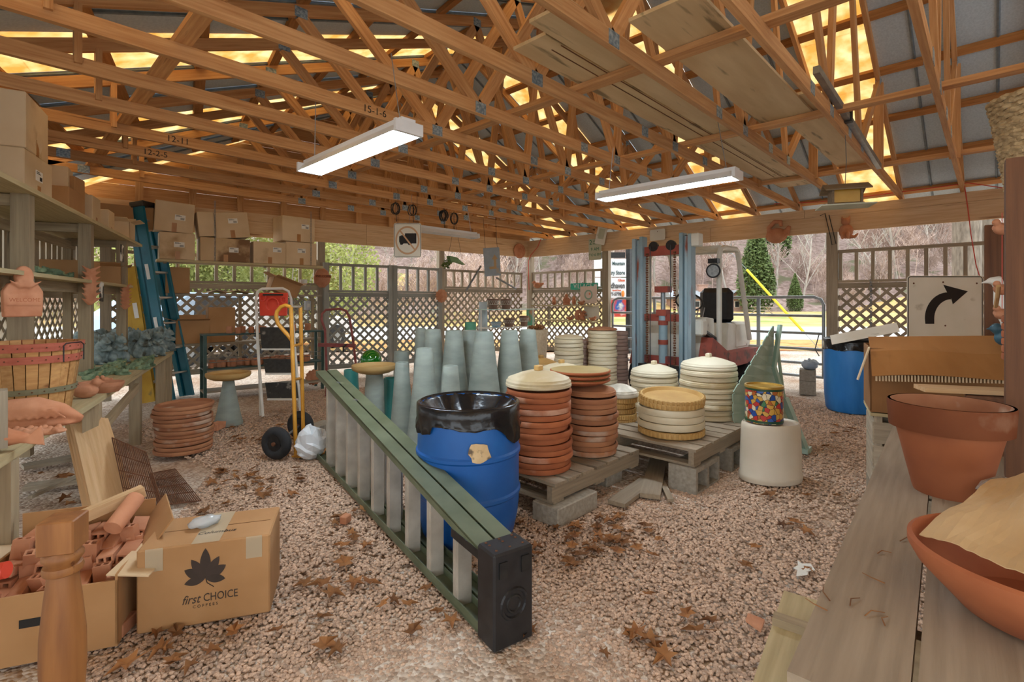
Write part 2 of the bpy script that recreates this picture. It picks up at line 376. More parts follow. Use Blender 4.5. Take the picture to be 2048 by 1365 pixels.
for i in range(0, 8):
    f = (i+.25)/7.6
    board('purlin', roofp(RX+(leftX(-4)-RX)*f, -4, .105), roofp(RX+(leftX(8)-RX)*f, 8, .105), .089, .038, M_PURLIN, roof, up=(-.38, 0, 1))
# ---------------------------------------------------------------- right wall
def seg_wall(root, name, p0, p1, z0, z1, thick, m): return board(name, V((p0[0], p0[1], (z0+z1)/2)), V((p1[0], p1[1], (z0+z1)/2)), thick, z1-z0, m, root)
ZB = EYE+1.0
wr = thing('wall_right', 'open right wall: double board header on posts, lattice and pickets', None, (0, 0, 0), kind='structure')
YC = WA+WB*XR
for (a, b_, z0, z1) in ((-4, 3.4, ZB, ZB+.235), (3.405, YC, ZB, ZB+.235), (-4, 2.0, ZB+.238, ZC-.005), (2.005, YC, ZB+.238, ZC-.005)):
    seg_wall(wr, 'header_board', (XR+.02, a), (XR+.02, b_), z0, z1, .038, M_BEAM)
board('eave_board', V((XR+.36, -4, ZC+.03)), V((XR+.36, 7.6, ZC+.03)), .03, .14, M_TRUSS, wr)
for Y in (1.66, 5.5, YC-.02, -1.6):
    board('post', V((XR+.09, Y, -.1)), V((XR+.09, Y, ZB+.2)), .10, .14, M_GREY, wr, up=(0, 1, 0))
def lattice(root, p0, p1, z0, z1, m, n=(0, 0, 0), sp=.152, name='lath'):
    p0, p1 = V(p0), V(p1); Lh = (p1-p0).length; dx = (p1-p0).normalized(); h = z1-z0; nn = V((-dx.y, dx.x, 0))
    for lay, sg in ((0, 1), (1, -1)):
        c = -h
        while c < Lh:
            # line x = c + (z) (sg=1) or x = c + h - z
            s0, s1 = max(0, -c), min(h, Lh-c)
            if s1-s0 > .06:
                a, b_ = (c+s0, s0), (c+s1, s1)
                if sg < 0: a, b_ = (a[0], h-a[1]), (b_[0], h-b_[1])
                A_ = p0+dx*a[0]+V((0, 0, z0+a[1]))+nn*(.008*lay-.004); B_ = p0+dx*b_[0]+V((0, 0, z0+b_[1]))+nn*(.008*lay-.004)
                board(name, A_, B_, .007, .038, m, root, up=(B_-A_).cross(nn))
            c += sp
def picket_panel(root, p0, p1, m, zt=2.02, zm=1.53, zl=.28, sp=.19, frame_m=None, pk=.042):
    p0, p1 = V((p0[0], p0[1], 0)), V((p1[0], p1[1], 0)); d = (p1-p0).normalized(); Lh = (p1-p0).length; fm = frame_m or m
    U = V((0, 0, 1))
    board('top_rail', p0+U*zt, p1+U*zt, .05, .045, fm, root); board('middle_rail', p0+U*(zm+.06), p1+U*(zm+.06), .05, .035, fm, root); board('middle_rail', p0+U*zm, p1+U*zm, .04, .075, fm, root)
    board('bottom_rail', p0+U*zl, p1+U*zl, .05, .08, fm, root)
    nP = int(Lh/sp)
    for i in range(nP+1):
        q = p0+d*(.03+i*(Lh-.06)/nP)
        board('picket', q+U*(zm+.08), q+U*(zt-.022), pk, pk, m, root, up=d)
    lattice(root, p0, p1, zl+.04, zm-.04, fm)
picket_panel(wr, (XR+.09, -1.5), (XR+.09, 1.59), M_GREY, sp=.187)
picket_panel(wr, (XR+.09, 5.58), (XR+.09, YC-.1), M_GREY, zt=1.94, sp=.2)
# ---------------------------------------------------------------- back wall
wb = thing('wall_back', 'back wall: plank header and gable boards on posts, lattice and pickets', None, (0, 0, 0), kind='structure')
def bw(X, off=0): return (X+off*-.121, backY(X)-off)
for z0, z1, m in ((ZB, ZB+.235, M_BEAM), (ZB+.238, ZC+.0, M_BEAM)):
    seg_wall(wb, 'header_board', bw(.9), bw(4.6), z0, z1, .038, m); seg_wall(wb, 'header_board', bw(4.605), bw(XR), z0, z1, .038, m)
z = ZC+.005; i = 0
while z < ZR+.1:           # gable boards above the header
    f = (z+.21-ZC-.06)/(ZR-ZC-.06)
    xa = .9+(RX-.9)*max(0, f-.16)-.1; xb = XR-(XR-RX)*max(0, f-.16)+.1
    if xb-xa > .4: seg_wall(wb, 'gable_board', bw(xa, -.04), bw(xb, -.04), z, z+.205, .02, M_TRUSS)
    z += .212; i += 1
for X in [1.4+.61*i for i in range(11)]:
    h = min(ZR-ZC, (X-.9)*.52 if X < RX else (XR-X)*.52)
    x, y = bw(X, .03); board('stud', V((x, y, ZC)), V((x, y, ZC+h)), .04, .089, M_TRUSS, wb, up=(1, -.122, 0))
for X in (1.05, 3.84, 6.16):
    x, y = bw(X, -.08); board('post', V((x, y, -.1)), V((x, y, ZB+.1)), .1, .12, M_GREY, wb, up=BACKDIR)
picket_panel(wb, bw(6.25, -.09), bw(8.27, -.09), M_GREY, zt=1.93, sp=.19)
picket_panel(wb, bw(1.1, -.09), bw(3.78, -.09), M_GREY, zt=1.98, sp=.24)
# the pair of wooden gates
for (a, b_, lab) in (((3.9, .0), (5.0, .12), 'left leaf of the grey lattice gate'), ((5.08, .12), (6.1, -.02), 'right leaf of the grey lattice gate')):
    A_, B_ = bw(a[0], a[1]), bw(b_[0], b_[1])
    g = thing('lattice_gate', 'grey wooden lattice gate leaf with pickets, '+('hinged on the post with the pumpkin plaque' if 'left' in lab else 'hinged on the post with the round flower plaque'), 'gate', (A_[0], A_[1], 0), group='lattice gate leaves')
    B_ = (B_[0]-A_[0], B_[1]-A_[1])
    picket_panel(g, (0, 0), B_, M_GATEW, zt=1.93, zm=1.42, zl=.2, sp=.21)
    for P_ in ((0, 0), B_):
        board('stile', V((P_[0], P_[1], .12)), V((P_[0], P_[1], 1.96)), .06, .09, M_GATEW, g, up=(1, 0, 0))
# ---------------------------------------------------------------- left wall
wl = thing('wall_left', 'left wall of upright grey boards with lattice below', None, (0, 0, 0), kind='structure')
def lw(Y, off=0): return (leftX(Y)-.06+off, Y)
for z0, z1 in ((ZB, ZB+.235), (ZB+.238, ZC)): seg_wall(wl, 'header_board', lw(.5), lw(8.42), z0, z1, .038, M_BEAM)
Y = 2.2
while Y < 8.3:
    x, y = lw(Y); board('upright_board', V((x, y, 1.42)), V((x, y, ZB+.1)), .02, .125, M_GREY, wl, up=(.34, 1, 0)); Y += .155
for Y in (2.1, 4.2, 6.3, 8.35):
    x, y = lw(Y, -.06); board('post', V((x, y, -.1)), V((x, y, ZB+.1)), .09, .09, M_GREY, wl, up=(.34, 1, 0))
seg_wall(wl, 'middle_rail', lw(2), lw(8.4), 1.34, 1.42, .04, M_GREY); seg_wall(wl, 'bottom_rail', lw(2), lw(8.4), .2, .28, .04, M_GREY)
a, b_ = lw(2.6), lw(8.35); lattice(wl, (a[0], a[1], 0), (b_[0], b_[1], 0), .28, 1.34, M_GREY)
# ---------------------------------------------------------------- fluorescent fixtures
M_TUBE = mat('lit_tube', 'e3f2ff', vary=0, emit=LAMP_POWER); M_TUBEOFF = mat('unlit_tube', 'e6e6e2', vary=0, rough=.3)
M_FIX = mat('white_enamel', 'd5d8da', 'e2e4e6', scale=5, rough=.35, vary=.02)
def fixture(lab, c, rotz, lit=True, wires=True):
    t = thing('shop_light', lab, 'light', c, rotz, group='hanging fluorescent lights')
    L_ = .61
    MB().add([(x, s*w, z) for x in (-L_, L_) for s, w, z in ((-1, .088, -.03), (-1, .05, .02), (1, .05, .02), (1, .088, -.03))] +
             [(x, s*w, z) for x in (-L_, L_) for s, w, z in ((-1, .085, -.032), (-1, .048, .016), (1, .048, .016), (1, .085, -.032))],
             [(0, 1, 5, 4), (1, 2, 6, 5), (2, 3, 7, 6), (8, 12, 13, 9), (9, 13, 14, 10), (10, 14, 15, 11), (0, 4, 12, 8), (3, 11, 15, 7)]).build('reflector', M_FIX, t)
    MB().bx(-L_, L_, -.045, .045, .016, .05).build('ballast_housing', M_FIX, t)
    for s in (-1, 1):
        MB().bx(s*L_-.012, s*L_+.012, -.088, .088, -.035, .03).build('end_cap', M_FIX, t)
        MB().tube([(-L_+.015, s*.042, -.012), (L_-.015, s*.042, -.012)], .019, 10).build('fluorescent_tube', M_TUBE if lit else M_TUBEOFF, t, smooth=True)
        top = ZC+.03-c[2]
        MB().tube([(s*(L_-.08), 0, .045), (s*(L_-.14), .02, top)], .003, 4).build('hanging_wire', M_STEEL, t)
    return t
R90 = math.pi/2
fixture('lit shop light hanging in front of the chord marked 15-1-6', (1.575, 2.9, EYE+.95), R90)
fixture('lit shop light hanging beside the stored overhead planks', (3.92, 2.0, EYE+.97), R90)
fixture('unlit shop light hanging above the no trucks sign', (4.25, 5.4, EYE+.95), 0, lit=False)
# unseen plank wall added behind the camera to darken the right foreground
wf = thing('wall_light_block', 'unseen plank wall added at the near end of the shed to block light', None, (0, 0, 0), kind='structure')
for i in range(11): board('wall_plank', V((2.2, -1.75, .13+i*.245)), V((8.4, -1.75, .13+i*.245)), .025, .24, M_TRUSS, wf)
for X in (2.3, 4, 7): board('stud', V((X, -1.7, 0)), V((X, -1.7, ZC)), .09, .04, M_TRUSS, wf, up=(1, 0, 0))
# ---------------------------------------------------------------- outdoors
def FR(r, d, z=0): return V((r*SA+d*CA, -r*CA+d*SA, z))
M_GRASS = mat('dry_grass', 'b08d4f', 'd8bd80', scale=.8, rough=.95, vary=0, c3='8f9a4a', c3scale=.35, c3cut=.6, detail=8)
M_VERGE = mat('leafy_verge', 'a98347', 'cfae6c', scale=2.5, rough=.95, vary=0, c3='b56a2a', c3scale=1.6, c3cut=.56, detail=8)
M_ROAD = mat('pale_road', 'bdbcb8', 'd0cfca', scale=3, rough=.9, vary=0)
M_HILL = mat('leaf_litter', '6f594d', 'ab958c', scale=1.8, rough=1, vary=0, c3='6d6a50', c3scale=.3, c3cut=.62, detail=8)
def gzf(r, d):
    z = 0
    if d > 27: z += (d-27)*.006
    dh = 62 if r > -8 else 46
    if d > dh: z += (d-dh)*.42 + 1.5*math.sin(r*.13)+1.2*math.sin(r*.05+d*.08)
    return z
def strip(name, lab, d0, d1, m, r0=-90, r1=120, nd=4, nr=40, dz=.0):
    mb = MB(); 
    for i in range(nd+1):
        for j in range(nr+1):
            r = r0+(r1-r0)*j/nr; d = d0+(d1-d0)*i/nd; mb.v.append(FR(r, d, gzf(r, d)+dz))
    mb.f = [[i*(nr+1)+j, i*(nr+1)+j+1, (i+1)*(nr+1)+j+1, (i+1)*(nr+1)+j] for i in range(nd) for j in range(nr)]
    return tag(mb.build(name, m, smooth=2), lab, kind='structure')
strip('verge', 'leafy grass verge between the yard and the road', 13.2, 17, M_VERGE, nd=2, dz=.012)
strip('road', 'pale road crossing behind the shed', 16.9, 26, M_ROAD, nd=2, dz=.004)
strip('field', 'dry tan field beyond the road', 25.9, 63, M_GRASS, nd=6, dz=.002)
strip('hillside', 'wooded hillside covered in brown leaves', 45, 170, M_HILL, nd=16, dz=-.1, nr=60)
M_BARK = mat('grey_bark', '8f877d', 'bdb4a9', scale=6, rough=.95, vary=.22, stretch=(1, 1, .2))
M_TWIG = mat('pink_twigs', 'a08a7e', 'c6b0a4', scale=6, rough=.95, vary=.2)
M_PINE = mat('evergreen_leaf', '4a5c2c', '75864a', scale=3, rough=.8, vary=.25)
M_YLEAF = mat('yellow_green_leaf', '757c3e', 'a3a55c', scale=3, rough=.8, vary=.2)
def bare_tree(seed, H_, r0, spread=.5, depth=4, rmin=.028):
    rnd = random.Random(seed); mb = MB()
    def grow(p, dr, ln, r, lev):
        pts = [p]; q = V(p); dd = V(dr)
        for i in range(3):
            dd = (dd+V((rnd.gauss(0, .12), rnd.gauss(0, .12), .05))).normalized(); q = q+dd*ln/3; pts.append(V(q))
        r = max(r, rmin); mb.tube(pts, [r, r*.88, r*.75, r*.6], 5 if lev == 0 else 3, caps=False)
        if lev >= depth: return
        nb = 9 if lev == 0 else 4
        for i in range(nb):
            f = .3+.7*(i+rnd.random())/nb if lev == 0 else .25+.75*(i+rnd.random())/nb
            k = min(2, int(f*3)); b_ = pts[k].lerp(pts[k+1], f*3-k if f < 1 else 1)
            an = rnd.uniform(0, 6.28); sd = V((math.cos(an), math.sin(an), rnd.uniform(.25, .9))).normalized()
            grow(b_, (dd*.55+sd*spread*1.5).normalized(), ln*rnd.uniform(.33, .55), r*.42, lev+1)
    grow(V((0, 0, -.2)), V((0, 0, 1)), H_*.75, r0, 0)
    return mb
tv = []
for s, (h, r) in enumerate(((14, .16), (17, .2), (12, .13), (15, .15))):
    t = thing('bare_tree', 'bare grey tree on the wooded hillside', 'tree', FR(0, 70), group='bare trees on the hillside')
    bare_tree(s+3, h, r, .5, 3).build('trunk_and_branches', M_BARK, t)
    tv.append(t)
rnd = random.Random(5); first = set(); taken = []
def free_spot(f, gap):
    for k in range(60):
        d, r = f()
        if all((d-a)**2+(r-b)**2 > (gap+g)**2/4 for a, b, g in taken): break
    taken.append((d, r, gap)); return d, r
def tree_spot():
    d = rnd.uniform(50, 112); r = rnd.uniform(-1.05, 1.05)*d
    if 62 > d and r > -10: d = 63+rnd.random()*8
    if abs(r/d-.39) < .07 and d < 66: d += 10
    return d, r
for i in range(190):
    d, r = free_spot(tree_spot, 6.5)
    k = i % 4; loc = FR(r, d, gzf(r, d)-.3)
    o = tv[k] if k not in first else dup(tv[k]); first.add(k)
    o.location = loc; o.rotation_euler = (0, 0, rnd.uniform(0, 6.28)); s = rnd.uniform(.7, 1.15); o.scale = (s, s, s)
bush = thing('bare_shrub', 'tangled bare pinkish shrub at the wood edge', 'shrub', FR(0, 60), group='bare shrubs at the wood edge')
bb = MB()
for s in range(7):
    m_ = bare_tree(40+s, 3.2, .025, .7, 3, .012); a = s*.9
    k = len(bb.v); bb.v += [v+V((math.cos(a)*.5, math.sin(a)*.5, 0)) for v in m_.v]; bb.f += [[i+k for i in f] for f in m_.f]
bb.build('branches', M_TWIG, bush)
fb = True
def shrub_spot():
    if i >= 130: d = rnd.uniform(66, 115); return d, rnd.uniform(-.8, 1.05)*d
    if i < 70: d = rnd.uniform(30, 46); return d, rnd.uniform(-1.05, -.02)*d
    d = rnd.uniform(60, 74); return d, rnd.uniform(-.1, 1.05)*d
for i in range(270):
    d, r = free_spot(shrub_spot, 4.2 if i >= 130 else 2.6)
    if abs(r/d-.39) < .1 and 50 < d < 66: continue
    o = bush if fb else dup(bush); fb = False
    o.location = FR(r, d, gzf(r, d)-.2); o.rotation_euler = (0, 0, rnd.uniform(0, 6.28)); s = rnd.uniform(.8, 1.7)*(1.9 if i >= 130 else 1); o.scale = (s, s, s)
def leafball(mb, n, rad, seed, size=.3, zc=0, shape=None):
    rr = random.Random(seed)
    for i in range(n):
        while True:
            p = V((rr.uniform(-1, 1), rr.uniform(-1, 1), rr.uniform(-1, 1)))
            if p.length < 1: break
        if shape: p = shape(p)
        p = V((p.x*rad[0], p.y*rad[1], p.z*rad[2]+zc)); u = V((rr.gauss(0, 1), rr.gauss(0, 1), rr.gauss(0, 1))).normalized(); w = u.orthogonal().normalized()
        s = size*rr.uniform(.6, 1.2); mb.add([p-u*s, p+w*s*.45, p+u*s, p-w*s*.45], [(0, 1, 2, 3)])
ever = thing('evergreen_tree', 'conical yellow-green evergreen standing beside the house', 'tree', FR(0, 50))
m_ = MB(); leafball(m_, 6000, (3.0, 3.0, 5.5), 3, .27, 5.2, lambda p: V((p.x*(1-.45*(p.z+1)), p.y*(1-.45*(p.z+1)), p.z))); m_.build('foliage', M_PINE, ever); MB().tube([(0, 0, 0), (0, 0, 6)], [.25, .1], 6).build('trunk', M_BARK, ever)
ever.location = Pd(1512, 604, 56).xy.to_3d()+V((0, 0, .1))
for px, d, sc_, lab in ((1545, 80, 1.35, 'tall dark evergreen rising behind the conical one'), (1590, 60, .45, 'low evergreen bush beside the conical evergreen'), (1250, 66, .5, 'small evergreen bush behind the roadside sign')):
    o = dup(ever, label=lab, group='evergreens by the field'); p = Pd(px, 604, d); o.location = (p.x, p.y, gzf(0, d)-.2); o.scale = (sc_,)*3
ever['group'] = 'evergreens by the field'
yb = thing('leafy_bush', 'yellow-green leafy bush growing just outside the fence', 'bush', FR(-10, 16), group='leafy bushes outside the fence')
m_ = MB(); leafball(m_, 5000, (1.5, 1.5, 1.6), 9, .075, 1.9); m_.build('foliage', M_YLEAF, yb)
m_ = MB()
for a in range(5): m_.tube([(.1*a-.2, 0, 0), (.3*math.cos(a*1.3), .3*math.sin(a*1.3), 1.2), (.8*math.cos(a*1.3), .8*math.sin(a*1.3), 2.6)], [.04, .03, .015], 4)
m_.build('stems', M_BARK, yb)
fy = True
for px, d, s, lab in ((410, 14, 1.0, 'yellow-green bush outside the fence behind the hanging box shelf'), (500, 16, 1.15, 'yellow-green bush outside the fence behind the red tray'), (575, 13, .9, 'yellow-green bush outside the fence near the grey post'), (665, 24, 1.5, 'yellow-green bush beyond the lattice gates'), (300, 13, 1.1, 'yellow-green bush behind the tall stepladders')):
    o = yb if fy else dup(yb); fy = False; o['label'] = lab
    p = Pd(px, 604, d); o.location = (p.x, p.y, -.02); o.scale = (s,)*3; o.rotation_euler = (0, 0, px)
# trunks just outside the right wall
for px0, px1, d in ((1912, 1955, 11.5), (1960, 1988, 12.5)):
    c = Pd((px0+px1)/2, 604, d); rad = (px1-px0)/2000*d
    t = thing('tree_trunk', 'thick rough-barked tree trunk outside the right lattice' if d < 12 else 'thinner trunk beside the thick rough-barked one', 'tree', (c.x, c.y, -.05))
    M_B2 = mat('rough_bark', '5e5347', '8d8171', scale=9, rough=1, bump=1, vary=.1, stretch=(2, 2, .5), spread=.6)
    rr = random.Random(3); ph = [rr.uniform(0, 6) for _ in range(6)]
    MB().lathe([(rad*(1.35 if z == 0 else 1), z) for z in (0, .5, 1.2, 2, 3, 4, 6, 9)], 28, fn=lambda a, z: 1+.05*math.sin(7*a+ph[0]+z)+.03*math.sin(13*a+ph[1]-z)).build('trunk', M_B2, t, smooth=2)
    m_ = MB()
    for k in range(5):
        a = rr.uniform(0, 6.28); m_.tube([(0, 0, 4+k*.9), (1.2*math.cos(a), 1.2*math.sin(a), 5+k*.9), (2.6*math.cos(a+.3), 2.6*math.sin(a+.3), 6.2+k*.9)], [.1, .06, .02], 5)
    m_.build('branches', M_BARK, t)
# house
hc = Pd(1425, 604, 60); ho = thing('brick_house', 'low brick house with grey roof and chimney across the field', 'house', (hc.x, hc.y, gzf(10, 60)-.1), ANG-math.pi/2); ho.scale = (.62, .62, .62)
M_BRICK = mat('brick', 'a07f70', 'b89686', scale=5, rough=.9, vary=.03); M_SHING = mat('grey_shingle', '8f9398', 'abafb3', scale=3, rough=.9, vary=.02)
MB().bx(-8, 5, -2, 3, 0, 2.6).build('wall', M_BRICK, ho); MB().bx(1.2, 4.6, -4, -2, 0, 2.5).build('wall', M_BRICK, ho)
MB().add([(-8.6, -2.6, 2.5), (5.6, -2.6, 2.5), (5.6, 3.6, 2.5), (-8.6, 3.6, 2.5), (-8.6, .5, 4.1), (5.6, .5, 4.1)], [(0, 1, 5, 4), (2, 3, 4, 5), (0, 4, 3), (1, 2, 5), (3, 2, 1, 0)]).build('roof', M_SHING, ho)
MB().add([(.6, -4.6, 2.4), (5.2, -4.6, 2.4), (2.9, -4.6, 4.1), (.6, 1, 2.4), (5.2, 1, 2.4), (2.9, 1, 4.1)], [(0, 2, 5, 3), (1, 4, 5, 2), (0, 3, 4, 1)]).build('gable_roof', M_SHING, ho)
MB().add([(1.2, -4.02, 2.5), (4.6, -4.02, 2.5), (2.9, -4.02, 3.8)], [(0, 1, 2)]).build('gable', M_BRICK, ho)
MB().bx(-2.6, -.9, .1, 1.1, 3.4, 5.1).build('chimney', M_BRICK, ho); MB().bx(-2.75, -.75, 0, 1.2, 5.1, 5.3).build('chimney_cap', M_BRICK, ho)
for x, y, w in ((-6.5, -2.03, 1.4), (-3.8, -2.03, 1.2), (-1, -2.03, 1.0), (2.9, -4.05, .9)):
    f = MB().bx(x-w/2, x+w/2, y-.05, y+.03, .9, 2.1).build('window', M_WHITE, ho)
    MB().bx(x-w/2+.08, x+w/2-.08, y-.07, y-.04, .98, 2.02).build('pane', M_DKMETAL, f)
# picnic table in the field
pc = Pd(1524, 616, 45); pt = thing('picnic_table', 'small grey picnic table out in the dry field', 'table', (pc.x, pc.y, gzf(20, 45)), 1.2)
MB().bx(-.9, .9, -.38, .38, .7, .75).build('tabletop', M_GREY, pt)
for s in (-1, 1):
    MB().bx(-.9, .9, s*.7-.13, s*.7+.13, .42, .47).build('bench_seat', M_GREY, pt); MB().beam((s*.6, -.75, 0), (s*.6, .3, .72), .05, .09).beam((s*.6, .75, 0), (s*.6, -.3, .72), .05, .09).build('leg', M_GREY, pt)
# guy wire with yellow guard
a_, b_ = Pd(1607, 664, 11), Pd(1494, 540, 12.5); gw = thing('guy_wire', 'yellow plastic guard on a slanting guy wire beyond the tube gate', 'wire', (a_.x, a_.y, 0))
M_YGUARD = mat('yellow_guard', 'd9c400', 'e6d21f', rough=.5, vary=0)
g0 = V((a_.x, a_.y, 0)); dr = (b_-a_).normalized(); bot = a_-dr*(a_.z/dr.z)
gw.location = bot
MB().tube([V((0, 0, 0)), b_+dr*8-bot], .006, 5).build('steel_wire', M_STEEL, gw); MB().tube([a_-bot, b_-bot], .03, 8).build('guard', M_YGUARD, gw, smooth=True)
# roadside sign
sd = 12.5; sg = thing('roadside_sign', 'white roadside store sign with black lettering on a dark post', 'sign', Pd(1222, 604, sd).xy.to_3d())
so = sg.location.copy(); RT = V((SA, -CA, 0)); UP = V((0, 0, 1)); FW = V((CA, SA, 0))
def sl(px, py, dd=0): return Pd(px, py, sd+dd)-so
def panel(root, name, px0, py0, px1, py1, m, dd=0, th=.03):
    a, b_ = sl(px0, py1, dd), sl(px1, py0, dd); c = (a+b_)/2; w = (px1-px0)/FPX*(sd+dd); h = (py1-py0)/FPX*(sd+dd)
    return MB().box(c, (w, th, h), Matrix.Rotation(ANG-math.pi/2, 3, 'Z')).build(name, m, root)
M_SIGNW = mat('sign_white', 'e9ebec', vary=0, rough=.5); M_GREENINK = mat('dark_green_ink', '2c4a48', vary=0); M_REDINK = mat('orange_ink', 'd0603a', vary=0)
board('post', sl(1258, 604, .1)*1-V((0, 0, EYE)), sl(1258, 495, .1), .12, .12, M_DKMETAL, sg, up=(1, 0, 0))
panel(sg, 'top_panel', 1195, 505, 1250, 516, M_DKMETAL); panel(sg, 'store_panel', 1188, 518, 1252, 554, M_SIGNW); panel(sg, 'glass_panel', 1188, 556, 1252, 596, M_SIGNW)
for s_, px, py, sz, mm, sx in (('Mountain', 1250, 527.5, .13, M_GREENINK, .64), ('try Store', 1250, 546, .14, M_GREENINK, .72), ('Glass', 1250, 561, .09, M_REDINK, .9), ('dhaven', 1250, 572, .2, M_INK, .62), ('Special Event', 1242, 581, .045, M_REDINK, .9), ('77-5770', 1242, 589, .11, M_INK, .75)):
    text_obj('lettering', s_, sz, mm, sg, basis(sl(px, py, -.03), RT, UP), align='RIGHT', sx=sx, bold=.003)
MB().ball(sl(1246, 588, -.03), (.06, .03, .08)).build('pumpkin_print', mat('pumpkin', 'd9822f', vary=0), sg)
fl = panel(sg, 'banner', 1218, 600, 1252, 634, mat('banner', '2c5fa8', 'c9483a', scale=2.2, spread=.1, vary=0, c3='e6e0d0', c3scale=3, c3cut=.55), .05)
sg2 = thing('white_notice', 'narrow white notice board behind the roadside sign', 'sign', Pd(1262, 604, 14).xy.to_3d()); o2 = sg2.location
cc = Pd(1262, 552, 14)-o2; MB().box(cc, (.22, .03, .42), Matrix.Rotation(ANG-math.pi/2, 3, 'Z')).build('board', M_SIGNW, sg2)
for i, s_ in enumerate(('F', 'BO', '&', 'CO')): text_obj('lettering', s_, .09, M_INK, sg2, basis(cc+V((0, 0, .15-.1*i))-FW*.03, RT, UP))
board('post', V((cc.x, cc.y, 0)), V((cc.x, cc.y, cc.z)), .08, .08, M_GREY, sg2, up=(1, 0, 0))
# parked vehicles glimpsed through the left lattice
def car(lab, px, py, d, rz, col):
    p = Pd(px, 604, d); t = thing('parked_car', lab, 'car', (p.x, p.y, 0), rz)
    mm = mat('car_'+lab[:4], col, col, rough=.3, vary=0)
    body = [(-2.2, .35), (2.2, .35), (2.25, .75), (1.3, .95), (.7, 1.45), (-1.3, 1.5), (-2.1, 1.0), (-2.25, .7)]
    MB().prism(body, 1.7).build('body', mm, t, bevel=.05)
    MB().prism([(-1.2, 1.0), (.95, 1.0), (.6, 1.38), (-1.15, 1.4)], 1.72).build('side_window', M_BLACK, t)
    for x in (-1.4, 1.4):
        for y in (-.8, .8):
            w = MB().tube([(x, y-.1, .33), (x, y+.1, .33)], .33, 16).build('wheel', M_RUBBER, t); MB().tube([(x, y-.11, .33), (x, y+.11, .33)], .18, 12).build('hub', M_STEEL, w)
car('pale blue parked car seen through the left lattice', 420, 0, 11.5, .5, '9db6cf'); car('white parked car beside the pale blue one', 545, 0, 13, .4, 'd9dde0')
# ---------------------------------------------------------------- things on the gravel
def at(px, d, z=0): p = Pd(px, 604, d); p.z = z; return p
def head(r, d): v = FR(r, d); return math.atan2(v.y, v.x)       # world heading of a camera-frame direction
# --- stepladder lying on its edge
a0 = FR(-.02, 1.93); a1 = FR(-1.56, 4.2); Ld = (a1-a0).length; hd = math.atan2((a1-a0).y, (a1-a0).x)
lad = thing('stepladder', 'olive green stepladder lying on its side on the gravel', 'ladder', (a0.x, a0.y, 0), hd)
TOPZ = lambda x: .345+(.735-.345)*x/Ld
def rail(name, y, top, parent, m):
    z0 = (lambda x: TOPZ(x)-.015) if top else (lambda x: .015)
    mb = MB(); s = -1 if top else 1
    A_, B_ = V((.03, y, z0(.03))), V((Ld, y, z0(Ld)))
    mb.beam(A_, B_, .078, .012); 
    for q in (-1, 1): mb.beam(A_+V((0, q*.036, s*.018)), B_+V((0, q*.036, s*.018)), .006, .036)
    return mb.build(name, m, parent)
for y, nm in ((.045, 'front_rail'), (-.045, 'rear_rail')):
    rail(nm, y, True, lad, M_OLIVE); rail(nm, y, False, lad, M_OLIVE)
nst = 9
for i in range(nst):
    x = .28+i*(Ld-.35)/nst; z1 = TOPZ(x)-.02
    MB().bx(x-.014, x+.014, .012, .08, .02, z1).bx(x-.03, x-.014, .014, .078, .02, z1).build('step', M_ALU, lad)
    x += .13; z1 = TOPZ(x)-.02
    MB().tube([(x, -.045, .02), (x, -.045, z1)], .016, 8).build('rear_rung', M_ALU, lad, smooth=True)
    if i % 2 == 0: MB().beam((x, -.05, z1-.02), (x-.14, .04, z1-.2), .004, .02, up=(0, 1, 0)).build('brace', M_ALU, lad)
for x in (Ld-.35, Ld-.8): MB().bx(x-.03, x+.03, -.02, .02, TOPZ(x)-.03, TOPZ(x)-.012).build('spreader_hinge', M_STEEL, lad)
cap = MB().bx(-.05, .075, -.09, .09, 0, .362).build('top_cap', M_BLACK, lad, bevel=.008)
def ring(c, R_, r_, axis='x', n=24):
    pts = [V(c)+(V((0, math.cos(t)*R_, math.sin(t)*R_)) if axis == 'x' else V((math.cos(t)*R_, 0, math.sin(t)*R_)) if axis == 'y' else V((math.cos(t)*R_, math.sin(t)*R_, 0))) for t in [2*math.pi*i/n for i in range(n)]]
    return MB().tube(pts, r_, 6, closed=True)
ring((-.05, .0, .16), .055, .008).build('tool_ring', M_BLACK, cap); ring((-.05, .0, .16), .03, .006).build('tool_ring', M_DKMETAL, cap)
for y in (-.05, .05): MB().bx(-.056, -.05, y-.018, y+.018, .27, .33).build('tool_slot', M_DKMETAL, cap)
for x in (-.02, .03, .055):
    for y in (-.06, .0, .06): MB().ball((x, y, .363), (.006, .006, .003), 8, 4).build('rivet', M_RUST, cap)
MB().bx(.04, .30, .084, .0865, .30, .335).build('label_strip', M_DKMETAL, lad)
